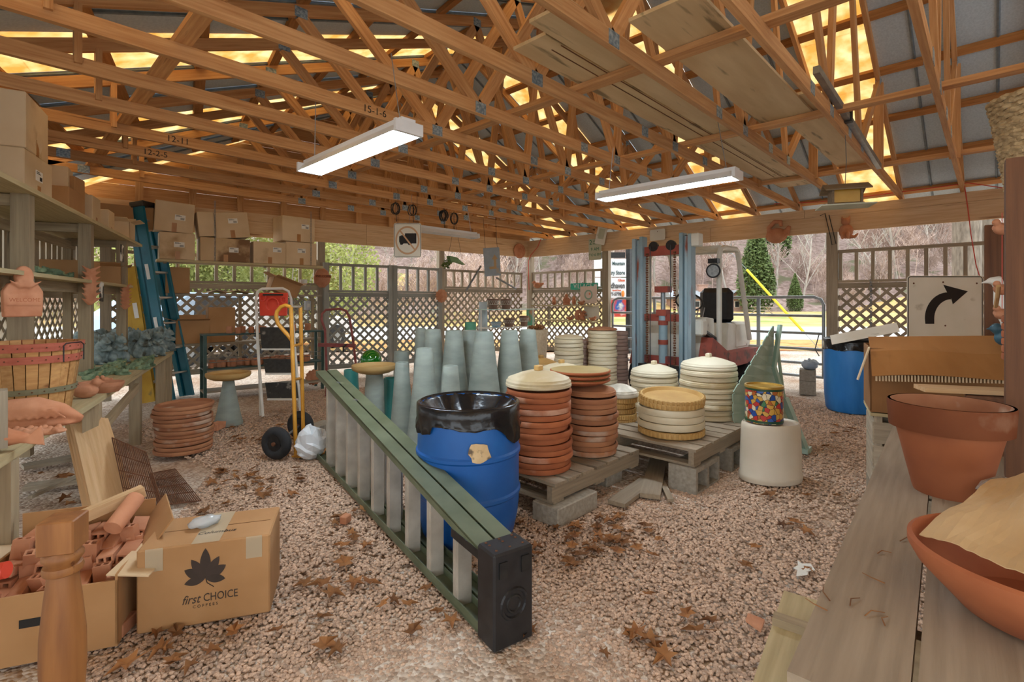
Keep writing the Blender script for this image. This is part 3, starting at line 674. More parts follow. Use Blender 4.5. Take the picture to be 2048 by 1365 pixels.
# --- blue drums
def drum(lab, loc, m, prof, z_top, bag=True, bagr=.30, glab=None, skirt=None):
    t = thing('plastic_drum', lab, 'drum', loc)
    MB().lathe(prof, 48).build('drum_body', m, t, smooth=True)
    return t
c = at(937, 2.83); R = .285
dr1 = drum('deep blue plastic drum standing behind the fallen stepladder', c, M_BLUE, [(0, .0), (R*.80, .0), (R*.9, .03), (R*.97, .12), (R, .2), (R*1.0, .24), (R*1.03, .25), (R*1.03, .265), (R, .275), (R, .46), (R*1.03, .47), (R*1.03, .485), (R, .495), (R*.985, .62), (R*.97, .735), (R*.93, .735), (R*.95, .6), (R*.92, .06), (0, .05)], .735)
def bagmesh(R_, zt, zb, ragged, seed, inner=.12):
    rr = random.Random(seed); n = 72; mb = MB()
    rows = [(lambda j: R_*(.55+.08*math.sin(9*j*2*math.pi/n+1)), lambda j: zt-inner-.03*math.sin(5*j*6.28/n)), (lambda j: R_*(.93+.015*math.sin(21*j*6.28/n)), lambda j: zt-.02), (lambda j: R_*.985, lambda j: zt+.006), (lambda j: R_*1.04, lambda j: zt-.002), (lambda j: R_*1.045, lambda j: zt-.05), (lambda j: R_*1.04, lambda j: zb), (lambda j: R_*(1.055+.025*math.sin(17*j*6.28/n)), lambda j: zb-ragged(j*2*math.pi/n)*.5), (lambda j: R_*(1.05+.03*math.sin(23*j*6.28/n+1)), lambda j: zb-ragged(j*2*math.pi/n))]
    for fr, fz in rows:
        for j in range(n): a = 2*math.pi*j/n; mb.v.append(V((fr(j)*math.cos(a), fr(j)*math.sin(a), fz(j))))
    for i in range(len(rows)-1):
        for j in range(n): mb.f.append([i*n+j, i*n+(j+1) % n, (i+1)*n+(j+1) % n, (i+1)*n+j])
    return mb
# headings in the drum frame: 'right' in the picture is RT, towards camera is -FW
aR = math.atan2(RT.y, RT.x)
def rag(a):
    d = (a-aR+math.pi) % (2*math.pi)-math.pi
    s = .012+.01*math.sin(5*a)
    if -1.1 < d < .2: s += .11*math.cos((d+.45)/.65*math.pi/2)**2
    if abs(abs(d+1.57)-1.1) < .5 and d < -1.57: s += .04
    return max(.004, s)
b1 = bagmesh(R*.975, .742, .655, rag, 2).build('bin_liner', M_BAG, smooth=2); b1.location = c; tag(b1, 'black plastic bin liner folded over the rim of the deep blue drum', 'liner')
# torn paper label on the drum
pm = MB(); aC = math.atan2(-FW.y, -FW.x); rr = random.Random(4); N_ = 16; ctr = []
for i in range(N_):
    t = 2*math.pi*i/N_; k = rr.uniform(.75, 1.15); ctr.append((aC+.29+.2*k*math.cos(t), .525+.062*k*math.sin(t)))
pm.v = [V((R*1.036*math.cos(a), R*1.036*math.sin(a), z)) for a, z in ctr]+[V((R*1.042*math.cos(aC+.29), R*1.042*math.sin(aC+.29), .525))]
pm.f = [[i, (i+1) % N_, N_] for i in range(N_)]
o = pm.build('torn_label', mat('torn_label', 'c9a777', 'd9be92', scale=20, c3='6b5a48', c3scale=18, c3cut=.62, vary=0), dr1); o['label'] = 'torn tan paper label'
c2 = at(1705, 6.0); R2 = .30
dr2 = drum('bright blue plastic drum beside the right gate post', c2, M_BLUE2, [(0, 0), (R2*.86, 0), (R2*.92, .03), (R2*.97, .2), (R2, .5), (R2*1.0, .74), (R2*.96, .8), (R2*.92, .8), (R2*.9, .05), (0, .04)], .8)
b2 = bagmesh(R2*.97, .86, .74, lambda a: .01+.008*math.sin(7*a), 3).build('bin_liner', M_BAG, smooth=2); b2.location = c2; tag(b2, 'black plastic bin liner over the rim of the bright blue drum', 'liner')
# --- pallets and blocks
def pallet(lab, x0, y0, w, l, z0, m=M_PALLET, nd=7):
    t = thing('pallet', lab, 'pallet', (x0, y0, z0)); rr = random.Random(int(x0*100))
    for y in (.02, l/2, l-.02): board('stringer', V((0, y, .06)), V((w, y, .06)), .038, .088, m, t)
    bwid = w/nd
    for i in range(nd): 
        x = (i+.5)*bwid; board('deck_board', V((x, -.01, .113)), V((x, l+.01, .113)), bwid*rr.uniform(.72, .9), .018, m, t)
    for x in (.06, w/2, w-.06): board('base_board', V((x, 0, .009)), V((x, l, .009)), .1, .016, m, t)
    return t
pallet('weathered pallet under the tall terracotta saucer stacks', 2.28, 1.86, 1.0, 1.2, .104)
pallet('weathered pallet under the cream saucer stacks', 3.31, 1.46, 1.02, 1.2, .168)
pallet('low pallet under the grey pedestals', 2.9, 3.12, 1.0, 1.35, .02)
pallet('low pallet under the lidded cream stacks', 3.36, 2.7, 1.2, .38, .02)
pallet('low pallet near the forklift mast', 4.3, 2.75, 1.25, 1.5, .02)
def cblock(lab, loc, size, holes=0, rz=0, axis='x'):
    t = thing('concrete_block', lab, 'block', loc, rz); lx, ly, lz = size
    if not holes: MB().bx(0, lx, 0, ly, 0, lz).build('block_body', M_CONC, t, bevel=.006)
    else:                      # cores run along Y, seen as square holes in that face
        mb = MB(); w = .03; mb.bx(0, lx, 0, ly, 0, w).bx(0, lx, 0, ly, lz-w, lz)
        for x in (0, lx/2-w/2, lx-w): mb.bx(x, x+w, 0, ly, w, lz-w)
        mb.build('block_body', M_CONC, t); MB().bx(w, lx-w, ly*.55, ly*.6, w, lz-w).build('core_shadow_web', M_CONC, t)
    return t
cblock('solid concrete block under the corner of the terracotta pallet', (2.26, 1.80, -.01), (.40, .2, .112))
cblock('solid concrete block under the middle of the terracotta pallet', (3.0, 1.95, -.01), (.2, .4, .112))
cblock('hollow concrete block under the corner of the cream saucer pallet', (3.3, 1.44, -.025), (.40, .2, .19), 1)
cblock('hollow concrete block under the far end of the cream saucer pallet', (3.95, 1.44, -.025), (.38, .2, .19), 1)
cblock('rear hollow block under the cream saucer pallet', (3.4, 2.42, -.025), (.40, .2, .19), 1)
for lab, p, q, w, h in (('loose grey plank on the gravel between the two pallets', (3.0, 1.62, .02), (3.75, 1.95, .02), .13, .03), ('short grey plank lying against the terracotta pallet', (2.75, 1.72, .016), (3.3, 1.78, .016), .12, .026), ('thin broken slat beside the hollow block', (3.05, 1.5, .012), (3.35, 1.72, .012), .04, .018)):
    tag(board('plank', p, q, w, h, M_PALLET), lab, 'plank', 'loose planks by the pallets')
# --- saucer stacks
def saucer_prof(r, h): return [(0, 0), (r*.93, 0), (r*.985, h*.1), (r, h*.3), (r, h*.75), (r*.985, h*.95), (r*.955, h), (r*.93, h*.96), (r*.88, h*.4), (0, h*.34)]
def lid_prof(r, h): return [(0, 0), (r*.96, 0), (r, h*.06), (r, h*.2), (r*.985, h*.24), (r*.985, h*.38), (r*.95, h*.43), (r*.93, h*.55), (r*.55, h*.86), (r*.3, h*1.0), (0, h*1.02)]
def stack(name, lab, cat, c, z0, n, r, step, m, group, r1=None, jitter=.006, inv=False, h=None, seed=1, ribs=False):
    rr = random.Random(seed); h = h or step*1.03; protos = []
    for i in range(n):
        rad = r+((r1 or r)-r)*i/max(1, n-1)
        if i == 0 or (r1 and r1 != r):
            pr = saucer_prof(1, h) if not inv else [(0, 0), (.97, 0), (1, h*.1), (1, h*.55), (.985, h*.6), (.985, h*.8), (.93, h*.95), (.8, h), (0, h*.98)]
            pr = [(a*rad, b) for a, b in pr]
            o = MB().lathe(pr, 40).build(name, m, smooth=True)
            me = o.data
            if ribs:
                rb = MB()
                for j in range(44):
                    a = 2*math.pi*j/44; rb.box((rad*1.0*math.cos(a), rad*1.0*math.sin(a), h*.55), (.012, rad*.07, h*.7), Matrix.Rotation(a, 3, 'Z'))
                rib_o = rb.build('rim_rib', m, o)
        else:
            o = bpy.data.objects.new(name, me); COL.objects.link(o)
            if ribs: r2_ = rib_o.copy(); COL.objects.link(r2_); r2_.parent = o
        k = rr.choice((1, .985, .97, 1.01)) if not inv else 1
        o.location = (c.x+rr.gauss(0, jitter), c.y+rr.gauss(0, jitter), z0+i*step+.001); o.scale = (k, k, 1); o.rotation_euler = (rr.gauss(0, .006), rr.gauss(0, .006), rr.uniform(0, 6))
        tag(o, lab, cat, group)
    return z0+n*step
def lid(lab, c, z, r, h, m, knob=True, group=None, mk=None):
    t = thing('domed_lid', lab, 'lid', (c.x, c.y, z), group=group)
    MB().lathe(lid_prof(r, h), 44).build('dome', m, t, smooth=True)
    if knob: MB().bx(-.028, .028, -.02, .02, h*.98, h*1.0+.035).build('knob', mk or M_TANRIM, t, bevel=.006)
    return t
s1 = at(1077, 3.27); z = stack('terracotta_saucer', 'terracotta saucer in the tall stack beside the deep blue drum', 'saucer', s1, .228, 14, .212, .0365, M_TERRA, 'saucers stacked beside the blue drum', seed=2)
lid('cream domed lid topping the stack beside the deep blue drum', s1, z+.012, .215, .1, M_CREAM)
s2 = at(1180, 3.6); z = stack('terracotta_saucer', 'terracotta saucer in the stack under the olive plates', 'saucer', s2, .228, 11, .19, .0365, M_DUST, 'saucers stacked under the olive plates', seed=3)
z += .01; lid('dusty domed lid carrying the olive plates', s2, z, .185, .07, M_DUST, knob=False)
M_OLPL = mat('olive_glaze', 'a08a55', 'b5a06c', scale=4, rough=.4, vary=.03)
s2b = at(1160, 3.58); zz = z+.075
for i in range(3):
    t = thing('shallow_dish', ['lowest', 'middle', 'uppermost'][i]+' olive-glazed shallow dish on the dusty lid', 'dish', (s2b.x, s2b.y, zz+i*.03), group='olive dishes'); r = .215
    MB().lathe([(0, 0), (r*.6, .0), (r*.9, .018), (r, .03), (r, .04), (r*.97, .042), (r*.9, .03), (r*.6, .012), (0, .012)], 44).build('dish_body', M_TERRA, t, smooth=True)
    MB().lathe([(r*.965, .043), (r*.9, .0315), (r*.6, .0135), (0, .0135)], 44).build('glaze', M_OLPL, t, smooth=True)
s3 = at(1240, 4.3); z = stack('ribbed_tray', 'small tan ribbed tray in the short stack behind the terracotta pallet', 'tray', s3, .17, 7, .135, .045, M_TANRIM, 'small ribbed trays', ribs=True, seed=4)
lid('chipped grey domed lid on the short tan tray stack', s3, z+.006, .15, .1, mat('chipped_lid', '8f877a', 'c9c2b0', scale=3, c3='e2dccb', c3scale=5, c3cut=.5, vary=0), knob=False)
s4 = at(1342, 3.86); z = stack('ribbed_tray', 'tan ribbed tray at the bottom of the front cream stack', 'tray', s4, .292, 1, .245, .05, M_TANRIM, 'ribbed trays of the front cream stack', ribs=True)
z = stack('cream_saucer', 'cream saucer in the stack topped by tilted ribbed trays', 'saucer', s4, z+.004, 3, .25, .052, M_CREAM, 'cream saucers of the front stack', seed=6)
for i in range(2):
    o = MB().lathe([(a*.238, b) for a, b in saucer_prof(1, .045)], 40).build('ribbed_tray', M_TANRIM, smooth=True); o.location = (s4.x+.01*i, s4.y, z+.012+i*.032); o.rotation_euler = (.03+.02*i, -.05-.015*i, 0)
    rb = MB()
    for j in range(44): a = 2*math.pi*j/44; rb.box((.24*math.cos(a), .24*math.sin(a), .026), (.012, .016, .03), Matrix.Rotation(a, 3, 'Z'))
    rb.build('rim_rib', M_RUST if False else M_TANRIM, o); tag(o, ('lower' if i == 0 else 'upper')+' tilted tan ribbed tray on the front cream stack', 'tray', 'ribbed trays of the front cream stack')
M_CHIP = mat('flaking_lid', 'cfc6aa', 'ddd5bd', scale=3, c3='7f7668', c3scale=1.6, c3cut=.56, vary=0)
s5 = at(1417, 4.42); z = stack('cream_saucer', 'cream saucer in the tall tapering stack on the far end of the pallet', 'saucer', s5, .292, 9, .262, .046, M_CREAM, 'cream saucers of the tall tapering stack', r1=.238, inv=True, seed=8)
lid('flaking domed lid with knob on the tall tapering cream stack', s5, z+.004, .235, .1, M_CHIP, mk=M_CREAM)
s6 = at(1308, 4.72); z = stack('cream_saucer', 'cream saucer in the stack in front of the forklift mast', 'saucer', s6, .145, 10, .235, .046, M_CREAM, 'cream saucers before the mast', inv=True, r1=.22, seed=9)
lid('flaking domed lid with knob on the stack in front of the forklift mast', s6, z+.004, .215, .1, M_CHIP, mk=M_CREAM)
s7 = at(1123, 4.75); z = stack('cream_saucer', 'cream saucer hidden under the pale lid behind the olive plates', 'saucer', s7, .145, 11, .2, .044, M_CREAM, 'cream saucers behind the olive plates', inv=True, seed=10)
lid('pale domed lid with knob behind the olive plates', s7, z+.003, .205, .085, M_CREAM)
s8 = at(1082, 5.4); z = stack('cream_saucer', 'tan saucer in the stack behind the pale lid', 'saucer', s8, .06, 12, .19, .044, M_TANRIM, 'tan saucers near the corner', seed=11)
lid('tan domed lid with brown knob near the grey pedestals', s8, z+.003, .19, .1, M_TANRIM)
s9 = at(1138, 6.1); z = stack('cream_saucer', 'cream saucer in the shorter stack before the corner shelves', 'saucer', s9, .05, 17, .178, .047, M_CREAM, 'cream saucers before the corner shelves', inv=True, seed=12)
lid('plain cream lid on the shorter stack before the corner shelves', s9, z+.003, .178, .05, M_CREAM, knob=False)
s10 = at(1205, 6.3); z = stack('cream_saucer', 'cream saucer in the taller stack beside the gate post', 'saucer', s10, .05, 19, .182, .047, M_CREAM, 'cream saucers beside the gate post', inv=True, seed=13)
lid('dusty flat lid on the taller stack beside the gate post', s10, z+.003, .185, .04, M_DUST, knob=False)
for cpx, d, n in ((1162, 6.55, 15), (1232, 6.75, 17)):
    stack('dusty_saucer', 'dusty mauve saucer in the stack behind the %s cream stack' % ('shorter' if cpx < 1200 else 'taller'), 'saucer', at(cpx, d), .05, n, .165, .05, mat('mauve_clay', '8f7468', 'a58b7c', scale=5, rough=.9, vary=.06), 'dusty saucers behind the cream stacks', inv=False, seed=cpx)
s11 = at(369, 4.4); z = stack('terracotta_saucer', 'dusty terracotta saucer in the squat stack near the squirrel table', 'saucer', s11, .0, 12, .222, .034, M_DUST, 'saucers near the squirrel table', seed=14, jitter=.009)
# --- pedestals
def cone(lab, px, d, ztop, z0, rt, rb, m=M_SAGE, base=False, group='grey cone pedestals'):
    c = at(px, d, z0); h = ztop-z0; pr = []
    if base: pr += [(0, 0), (rb*1.18, 0), (rb*1.2, .02), (rb*1.18, .045), (rb*1.02, .055)]
    else: pr += [(0, 0), (rb, 0)]
    for i in range(1, 7): f = i/6; pr.append((rb+(rt-rb)*(f**.9), .055+(h-.055)*f))
    pr += [(rt*.93, h+.006), (rt*.8, h), (rt*.75, h-.05), (0, h-.05)]
    o = MB().lathe(pr, 36).build('cone_pedestal', m, smooth=True); o.location = c; o['axis'] = 0; del o['axis']
    return tag(o, lab, 'pedestal', group)
cone('small grey cone pedestal with flared foot beside the birdbath', 804, 4.3, .775, .0, .056, .115, base=True)
cone('grey cone pedestal standing between the flared one and the drum', 849, 4.15, .91, .0, .067, .16, base=True)
cone('short grey cone pedestal just behind the black bin liner', 901, 3.95, .79, .145, .06, .112)
cone('tall pale grey cone pedestal at the rear left of the group', 866, 5.0, 1.02, .145, .075, .165)
cone('tall grey cone pedestal behind the short one', 908, 4.85, 1.015, .145, .08, .165)
cone('grey pedestal half hidden between two tall cones', 941, 5.15, 1.0, .145, .08, .15)
cone('tall brownish-grey cone pedestal directly behind the bin liner', 968, 4.45, 1.03, .145, .08, .185)
cone('tall grey cone pedestal behind the cream lid', 1019, 4.62, 1.03, .145, .074, .178)
cone('tall grey cone pedestal nearest the corner shelves', 1056, 4.95, 1.02, .145, .075, .165)
cone('slim dark green-grey pedestal at the edge of the group', 841, 5.6, 1.0, .0, .055, .1)
cone('small green pedestal behind the flared cone', 803, 5.5, .75, .0, .08, .1)
M_TEALG = mat('teal_glaze', '2f7f7c', '46948f', scale=4, rough=.3, vary=.04)
for px, d, zt in ((702, 5.5, .55), (783, 4.9, .55)):
    cone('teal glazed pedestal %s' % ('behind the end of the fallen stepladder' if px < 720 else 'beside the birdbath stem'), px, d, zt, 0, .075, .1, M_TEALG, group='teal pedestals')
o = cone('green mossy square-cut column beside the blue watering can', 941, 6.3, 1.04, 0, .07, .075, mat('mossy_green', '4c8f73', '6aa98a', scale=8, vary=0, c3='3c6a4e', c3scale=4, c3cut=.6), group='teal pedestals')
# --- birdbaths
def birdbath(lab, px, d, zb, rd, rb, rt, mdish, mped):
    t = thing('birdbath', lab, 'birdbath', at(px, d, 0))
    MB().lathe([(0, 0), (rb, 0), (rb*1.02, .02), (rb*.95, .05), (rb*.78, zb*.3), (rt*1.15, zb*.75), (rt, zb-.06), (0, zb-.06)], 36).build('pedestal', mped, t, smooth=True)
    MB().lathe([(0, zb-.06), (rt*1.1, zb-.06), (rd*.7, zb-.045), (rd*.95, zb-.02), (rd, zb), (rd, zb+.025), (rd*.96, zb+.028), (rd*.9, zb), (rd*.5, zb-.02), (0, zb-.025)], 44).build('bowl', mdish, t, smooth=True)
birdbath('tan birdbath on a grey cone behind the squat saucer stack', 457, 5.3, .525, .215, .135, .055, M_TANRIM, M_SAGE)
birdbath('tan-dished birdbath on a grey stem behind the fallen stepladder', 749, 4.65, .69, .205, .12, .075, mat('birdbath_dish', 'a5854f', 'bb9c66', scale=4, vary=0), M_SAGE)
gl = thing('gazing_globe', 'green glass gazing globe behind the birdbath', 'globe', at(742, 5.15, 0))
MB().lathe([(0, 0), (.11, 0), (.1, .04), (.06, .3), (.05, .58), (.07, .6), (.0, .6)], 24).build('stand', M_TEALG, gl, smooth=True)
M_GGLASS, nt_, b_ = _new('green_glass'); b_.inputs['Base Color'].default_value = C('0f7a1a'); b_.inputs['Roughness'].default_value = .05; b_.inputs['Transmission Weight'].default_value = .55; b_.inputs['Coat Weight'].default_value = .6
MB().ball((0, 0, .70), .108, 32, 20).build('globe', M_GGLASS, gl, smooth=2)
# --- oval crock, tin, green chair
ck = thing('oval_crock', 'large cream oval tub turned upside down on the gravel', 'tub', at(1541, 3.68), head(1, .12))
MB().lathe([(0, 0), (1.0, 0), (1.03, .02), (1.03, .045), (1.0, .055), (.985, .2), (.955, .38), (.94, .405), (.9, .418), (.86, .41), (0, .405)], 48, sx=.222, sy=.165).build('tub_body', mat('crock_glaze', 'cabfa9', 'd9d0bd', scale=3, rough=.45, vary=0, c3='b8a588', c3scale=1.5, c3cut=.66), ck, smooth=True)
tin = thing('decorative_tin', 'round tin printed like stained glass on the oval tub', 'tin', at(1528, 3.7, .419))
M_STG, nt_, b_ = _new('stained_glass_print'); N = nt_.nodes.new; L = nt_.links.new
tc = N('ShaderNodeTexCoord'); vo = N('ShaderNodeTexVoronoi'); vo.inputs['Scale'].default_value = 30; L(tc.outputs['Object'], vo.inputs['Vector'])
sx = N('ShaderNodeSeparateColor'); L(vo.outputs['Color'], sx.inputs[0]); rp = N('ShaderNodeValToRGB'); rp.color_ramp.interpolation = 'CONSTANT'; e = rp.color_ramp.elements
for i, (p, h_) in enumerate(((0, 'd3a54a'), (.2, '2a4f9a'), (.35, 'c23b34'), (.48, 'e3d7b4'), (.62, '3f7f4d'), (.75, 'b5652f'), (.88, '3b62b0'))):
    el = e[i] if i < 2 else e.new(p); el.position = p; el.color = C(h_)
L(sx.outputs[0], rp.inputs[0]); v2 = N('ShaderNodeTexVoronoi'); v2.feature = 'DISTANCE_TO_EDGE'; v2.inputs['Scale'].default_value = 30; L(tc.outputs['Object'], v2.inputs['Vector'])
lt = N('ShaderNodeMath'); lt.operation = 'LESS_THAN'; lt.inputs[1].default_value = .035; L(v2.outputs['Distance'], lt.inputs[0]); mx = N('ShaderNodeMixRGB'); L(lt.outputs[0], mx.inputs[0]); L(rp.outputs[0], mx.inputs[1]); mx.inputs[2].default_value = C('1d1d1a'); L(mx.outputs[0], b_.inputs['Base Color']); b_.inputs['Roughness'].default_value = .3
MB().lathe([(0, .0), (.128, 0), (.128, .245), (0, .245)], 40).build('tin_body', M_STG, tin, smooth=True)
M_GOLD = mat('tin_gold', 'b08d3c', 'c9a656', rough=.35, metal=.5, vary=0); M_TGREEN = mat('tin_green', '1f4a33', vary=0, rough=.35)
MB().lathe([(.12, .25), (.131, .25), (.133, .262), (.131, .268), (.12, .268), (.118, .25)], 40).build('rim', M_GOLD, tin, smooth=True)
for z_ in (.005, .235): MB().lathe([(.128, z_), (.1305, z_), (.1305, z_+.016), (.128, z_+.016)], 40).build('border_band', M_TGREEN, tin, smooth=True)
MB().lathe([(0, .25), (.118, .25), (.119, .256), (0, .257)], 40).build('lid', M_GOLD, tin)
ch = thing('plastic_chair', 'sage green plastic slatted garden chair tipped on end behind the tub', 'chair', at(1560, 4.35, 0)); c0 = ch.location.copy()
M_CHAIR = mat('sage_plastic', '9ab5a4', 'b2c9ba', scale=6, rough=.5, vary=.02)
def cl(px, py, d): return Pd(px, py, d)-c0
L_edge = lambda f: (1546-80*min(1, f*1.75)+max(0, f-.8)*60, 652+f*235)
R_edge = lambda f: (1552+(-6 if f < .4 else (f-.4)*75), 655+f*232)
bpm = MB(); bpL = [cl(*L_edge(i/12), 4.17) for i in range(13)]; bpR = [cl(*R_edge(i/12), 4.52) for i in range(13)]
bpm.v = bpL+bpR; bpm.f = [[i, i+1, 14+i, 13+i] for i in range(12)]; o = bpm.build('back_panel', M_CHAIR, ch); o.modifiers.new('t', 'SOLIDIFY').thickness = .008
for i in range(12):
    f0, f1 = i/12+.001, (i+1)/12-.018
    def q(f, side): x, y = (L_edge(f) if side == 0 else R_edge(f)); return cl(x, y, 4.15 if side == 0 else 4.5)
    n_ = FW*.015
    a, b_, c_, d_ = q(f0, 0), q(f0, 1), q(f1, 1), q(f1, 0)
    MB().add([a, b_, c_, d_, a+n_, b_+n_, c_+n_, d_+n_], [(0, 1, 2, 3), (7, 6, 5, 4), (0, 4, 5, 1), (1, 5, 6, 2), (2, 6, 7, 3), (3, 7, 4, 0)]).build('slat', M_CHAIR, ch)
MB().beam(cl(1560, 650, 4.42), cl(1548, 735, 4.4), .05, .02, up=RT).beam(cl(1548, 735, 4.4), cl(1568, 800, 4.35), .06, .02, up=RT).build('side_rail', M_CHAIR, ch)
leg0 = cl(1568, 795, 4.35); leg1 = Pz(1612, 905, .0)-c0
MB().beam(leg0, leg1, .1, .03, up=RT).build('leg', M_CHAIR, ch); MB().box(leg1+V((0, 0, .02)), (.14, .06, .04)).build('foot', M_CHAIR, ch)
MB().beam(cl(1500, 790, 4.2), V((cl(1500, 790, 4.2).x, cl(1500, 790, 4.2).y, 0)), .05, .03, up=RT).build('leg', M_CHAIR, ch)
MB().tube([cl(1553, 668, 4.45), cl(1558, 720, 4.5), cl(1567, 790, 4.4)], .014, 6).build('back_brace', M_CHAIR, ch)
# --- yellow hand truck
ht = thing('hand_truck', 'yellow two-wheeled hand truck standing on the gravel', 'hand truck', Pz(598, 905, 0)); h0 = ht.location.copy()
pL0, pL1 = Pz(592, 912, .0)-h0, Pd(582, 614, 4.27)-h0; pR0, pR1 = Pz(607, 888, 0)-h0, Pd(601, 614, 4.6)-h0
MB().tube([pL0, pL1], .0165, 10).build('frame_tube', M_YELTUBE, ht, smooth=True); MB().tube([pR0, pR1], .0165, 10).build('frame_tube', M_YELTUBE, ht, smooth=True)
hp = [Pd(x, y, 4.27)-h0 for x, y in ((582, 615), (572, 611), (562, 614), (554, 623), (552, 634), (556, 648), (566, 660), (576, 671), (583, 680))]
MB().tube(hp, .0165, 10).build('loop_handle', M_YELTUBE, ht, smooth=True)
for y_ in (692, 760): MB().tube([Pd(586, y_, 4.25)-h0, Pd(603, y_-3, 4.6)-h0], .012, 8).build('crossbar', M_YELTUBE, ht, smooth=True)
MB().tube([Pd(582, 614, 4.27)-h0, Pd(601, 614, 4.6)-h0], .01, 8).build('crossbar', M_ALU, ht)
for px, py, d in ((553, 892, 4.12), (601, 873, 4.72)):
    cw = Pd(px, 604, d)-h0; ax = FR(.25, 1).normalized(); cw.z = .135
    w = MB()
    pts = [cw+(FR(1, -.25).normalized()*math.cos(t)+UP*math.sin(t))*.092 for t in [2*math.pi*i/28 for i in range(28)]]
    o = w.tube(pts, .043, 10, closed=True).build('tyre', M_RUBBER, ht, smooth=2)
    MB().tube([cw-ax*.03, cw+ax*.03], .062, 20).build('wheel_hub', M_DKMETAL, o, smooth=True); MB().tube([cw-ax*.045, cw+ax*.04], .016, 10).build('hub_cap', M_RUST, o)
MB().tube([Pd(553, 604, 4.12)-h0+V((0, 0, .135-EYE+0)), Pd(601, 604, 4.72)-h0+V((0, 0, .135-EYE))], .01, 8).build('axle', M_STEEL, ht)
tp = Pz(607, 905, .0)-h0; MB().box(tp+RT*.1+V((0, 0, .006)), (.2, .35, .008), Matrix.Rotation(head(1, -.25), 3, 'Z')).build('toe_plate', M_YELTUBE, ht)
# --- white step stool with red tray
stl = thing('step_stool', 'white folding step stool with red tool tray and black treads', 'step stool', Pz(548, 830, 0)); c0 = stl.location.copy()
def S(px, py, d): return Pd(px, py, d)-c0
MB().tube([S(526, 834, 5.65), S(516, 700, 5.9), S(512, 598, 6.0), S(515, 583, 6.02), S(524, 578, 6.02), S(566, 577, 6.1), S(577, 583, 6.1), S(582, 598, 6.1), S(590, 700, 6.0), S(601, 826, 5.8)], .016, 8).build('frame_tube', M_WHITE, stl, smooth=True)
MB().tube([S(521, 832, 5.75), S(517, 690, 5.95)], .013, 8).build('rear_leg', M_WHITE, stl); MB().tube([S(598, 815, 6.0), S(580, 650, 6.05)], .013, 8).build('rear_leg', M_WHITE, stl)
M_TREAD = mat('black_tread', '2a2a28', '3b3a37', scale=25, rough=.8, vary=.03, c3='8d877c', c3scale=9, c3cut=.68)
for (x0, x1, y0, y1, d) in ((519, 580, 655, 699, 5.85), (526, 583, 719, 748, 5.8), (530, 594, 766, 799, 5.75)):
    a, b_, c_, d_ = S(x0, y0, d+.08), S(x1-2, y0, d+.08), S(x1+2, y1, d-.05), S(x0+5, y1, d-.05); n_ = FW*.02
    o = MB().add([a, b_, c_, d_, a+n_, b_+n_, c_+n_, d_+n_], [(0, 1, 2, 3), (7, 6, 5, 4), (0, 4, 5, 1), (1, 5, 6, 2), (2, 6, 7, 3), (3, 7, 4, 0)]).build('tread', M_TREAD, stl)
    MB().beam(d_, c_, .03, .02).build('tread_edge', M_WHITE, o)
M_RED = mat('red_plastic', 'd8422f', 'e2543f', scale=6, rough=.4, vary=0)
a, b_, c_, d_ = S(517, 586, 5.98), S(575, 586, 5.98), S(573, 632, 5.9), S(519, 632, 5.9); n_ = FW*.03
tr = MB().add([a, b_, c_, d_, a+n_, b_+n_, c_+n_, d_+n_], [(0, 1, 2, 3), (7, 6, 5, 4), (0, 4, 5, 1), (1, 5, 6, 2), (2, 6, 7, 3), (3, 7, 4, 0)]).build('tool_tray', M_RED, stl, bevel=.008)
cc = S(545, 609, 5.93)
def vring(c, R_, r_, n=22): return MB().tube([V(c)+(RT*math.cos(t)+UP*math.sin(t))*R_ for t in [2*math.pi*i/n for i in range(n)]], r_, 6, closed=True)
vring(cc, .075, .012).build('cup_ring', M_RED, tr); vring(S(526, 596, 5.95), .035, .01).build('cup_ring', M_RED, tr); vring(S(567, 600, 5.95), .03, .01).build('cup_ring', M_RED, tr)
MB().beam(S(526, 590, 5.93), S(566, 590, 5.93), .01, .02).build('handle_slot', M_DKMETAL, tr)
# --- red hand truck by the gate
rt_ = thing('hand_truck', 'faded red hand truck leaning by the lattice gate', 'hand truck', at(680, 7.0)); c0 = rt_.location.copy()
M_FRED = mat('faded_red', '7a3a36', '97544e', scale=10, rough=.7, vary=0)
MB().tube([S(653, 735, 6.9), S(650, 660, 7), S(643, 640, 7.02), S(644, 628, 7.02), S(652, 620, 7.02), S(680, 618, 7.02), S(692, 622, 7.02), S(699, 635, 7.02), S(706, 680, 7), S(713, 740, 6.9)], .017, 8).build('frame_tube', M_FRED, rt_, smooth=True)
for a_, b_ in ((S(653, 735, 6.9), S(653, 735, 6.9)), (S(713, 740, 6.9), S(713, 740, 6.9))): MB().tube([a_, V((a_.x, a_.y, .02))], .017, 8).build('lower_tube', M_FRED, rt_)
MB().beam(S(637, 690, 6.95), S(711, 692, 6.95), .04, .05).build('crossbar', M_FRED, rt_); MB().bx(-.2, .2, -.15, .05, .0, .02).build('toe_plate', M_FRED, rt_)
o = MB().tube([S(692, 690, 6.9), S(687, 694, 6.85), S(687, 704, 6.85)], .014, 6).build('strap', M_DKMETAL, rt_)
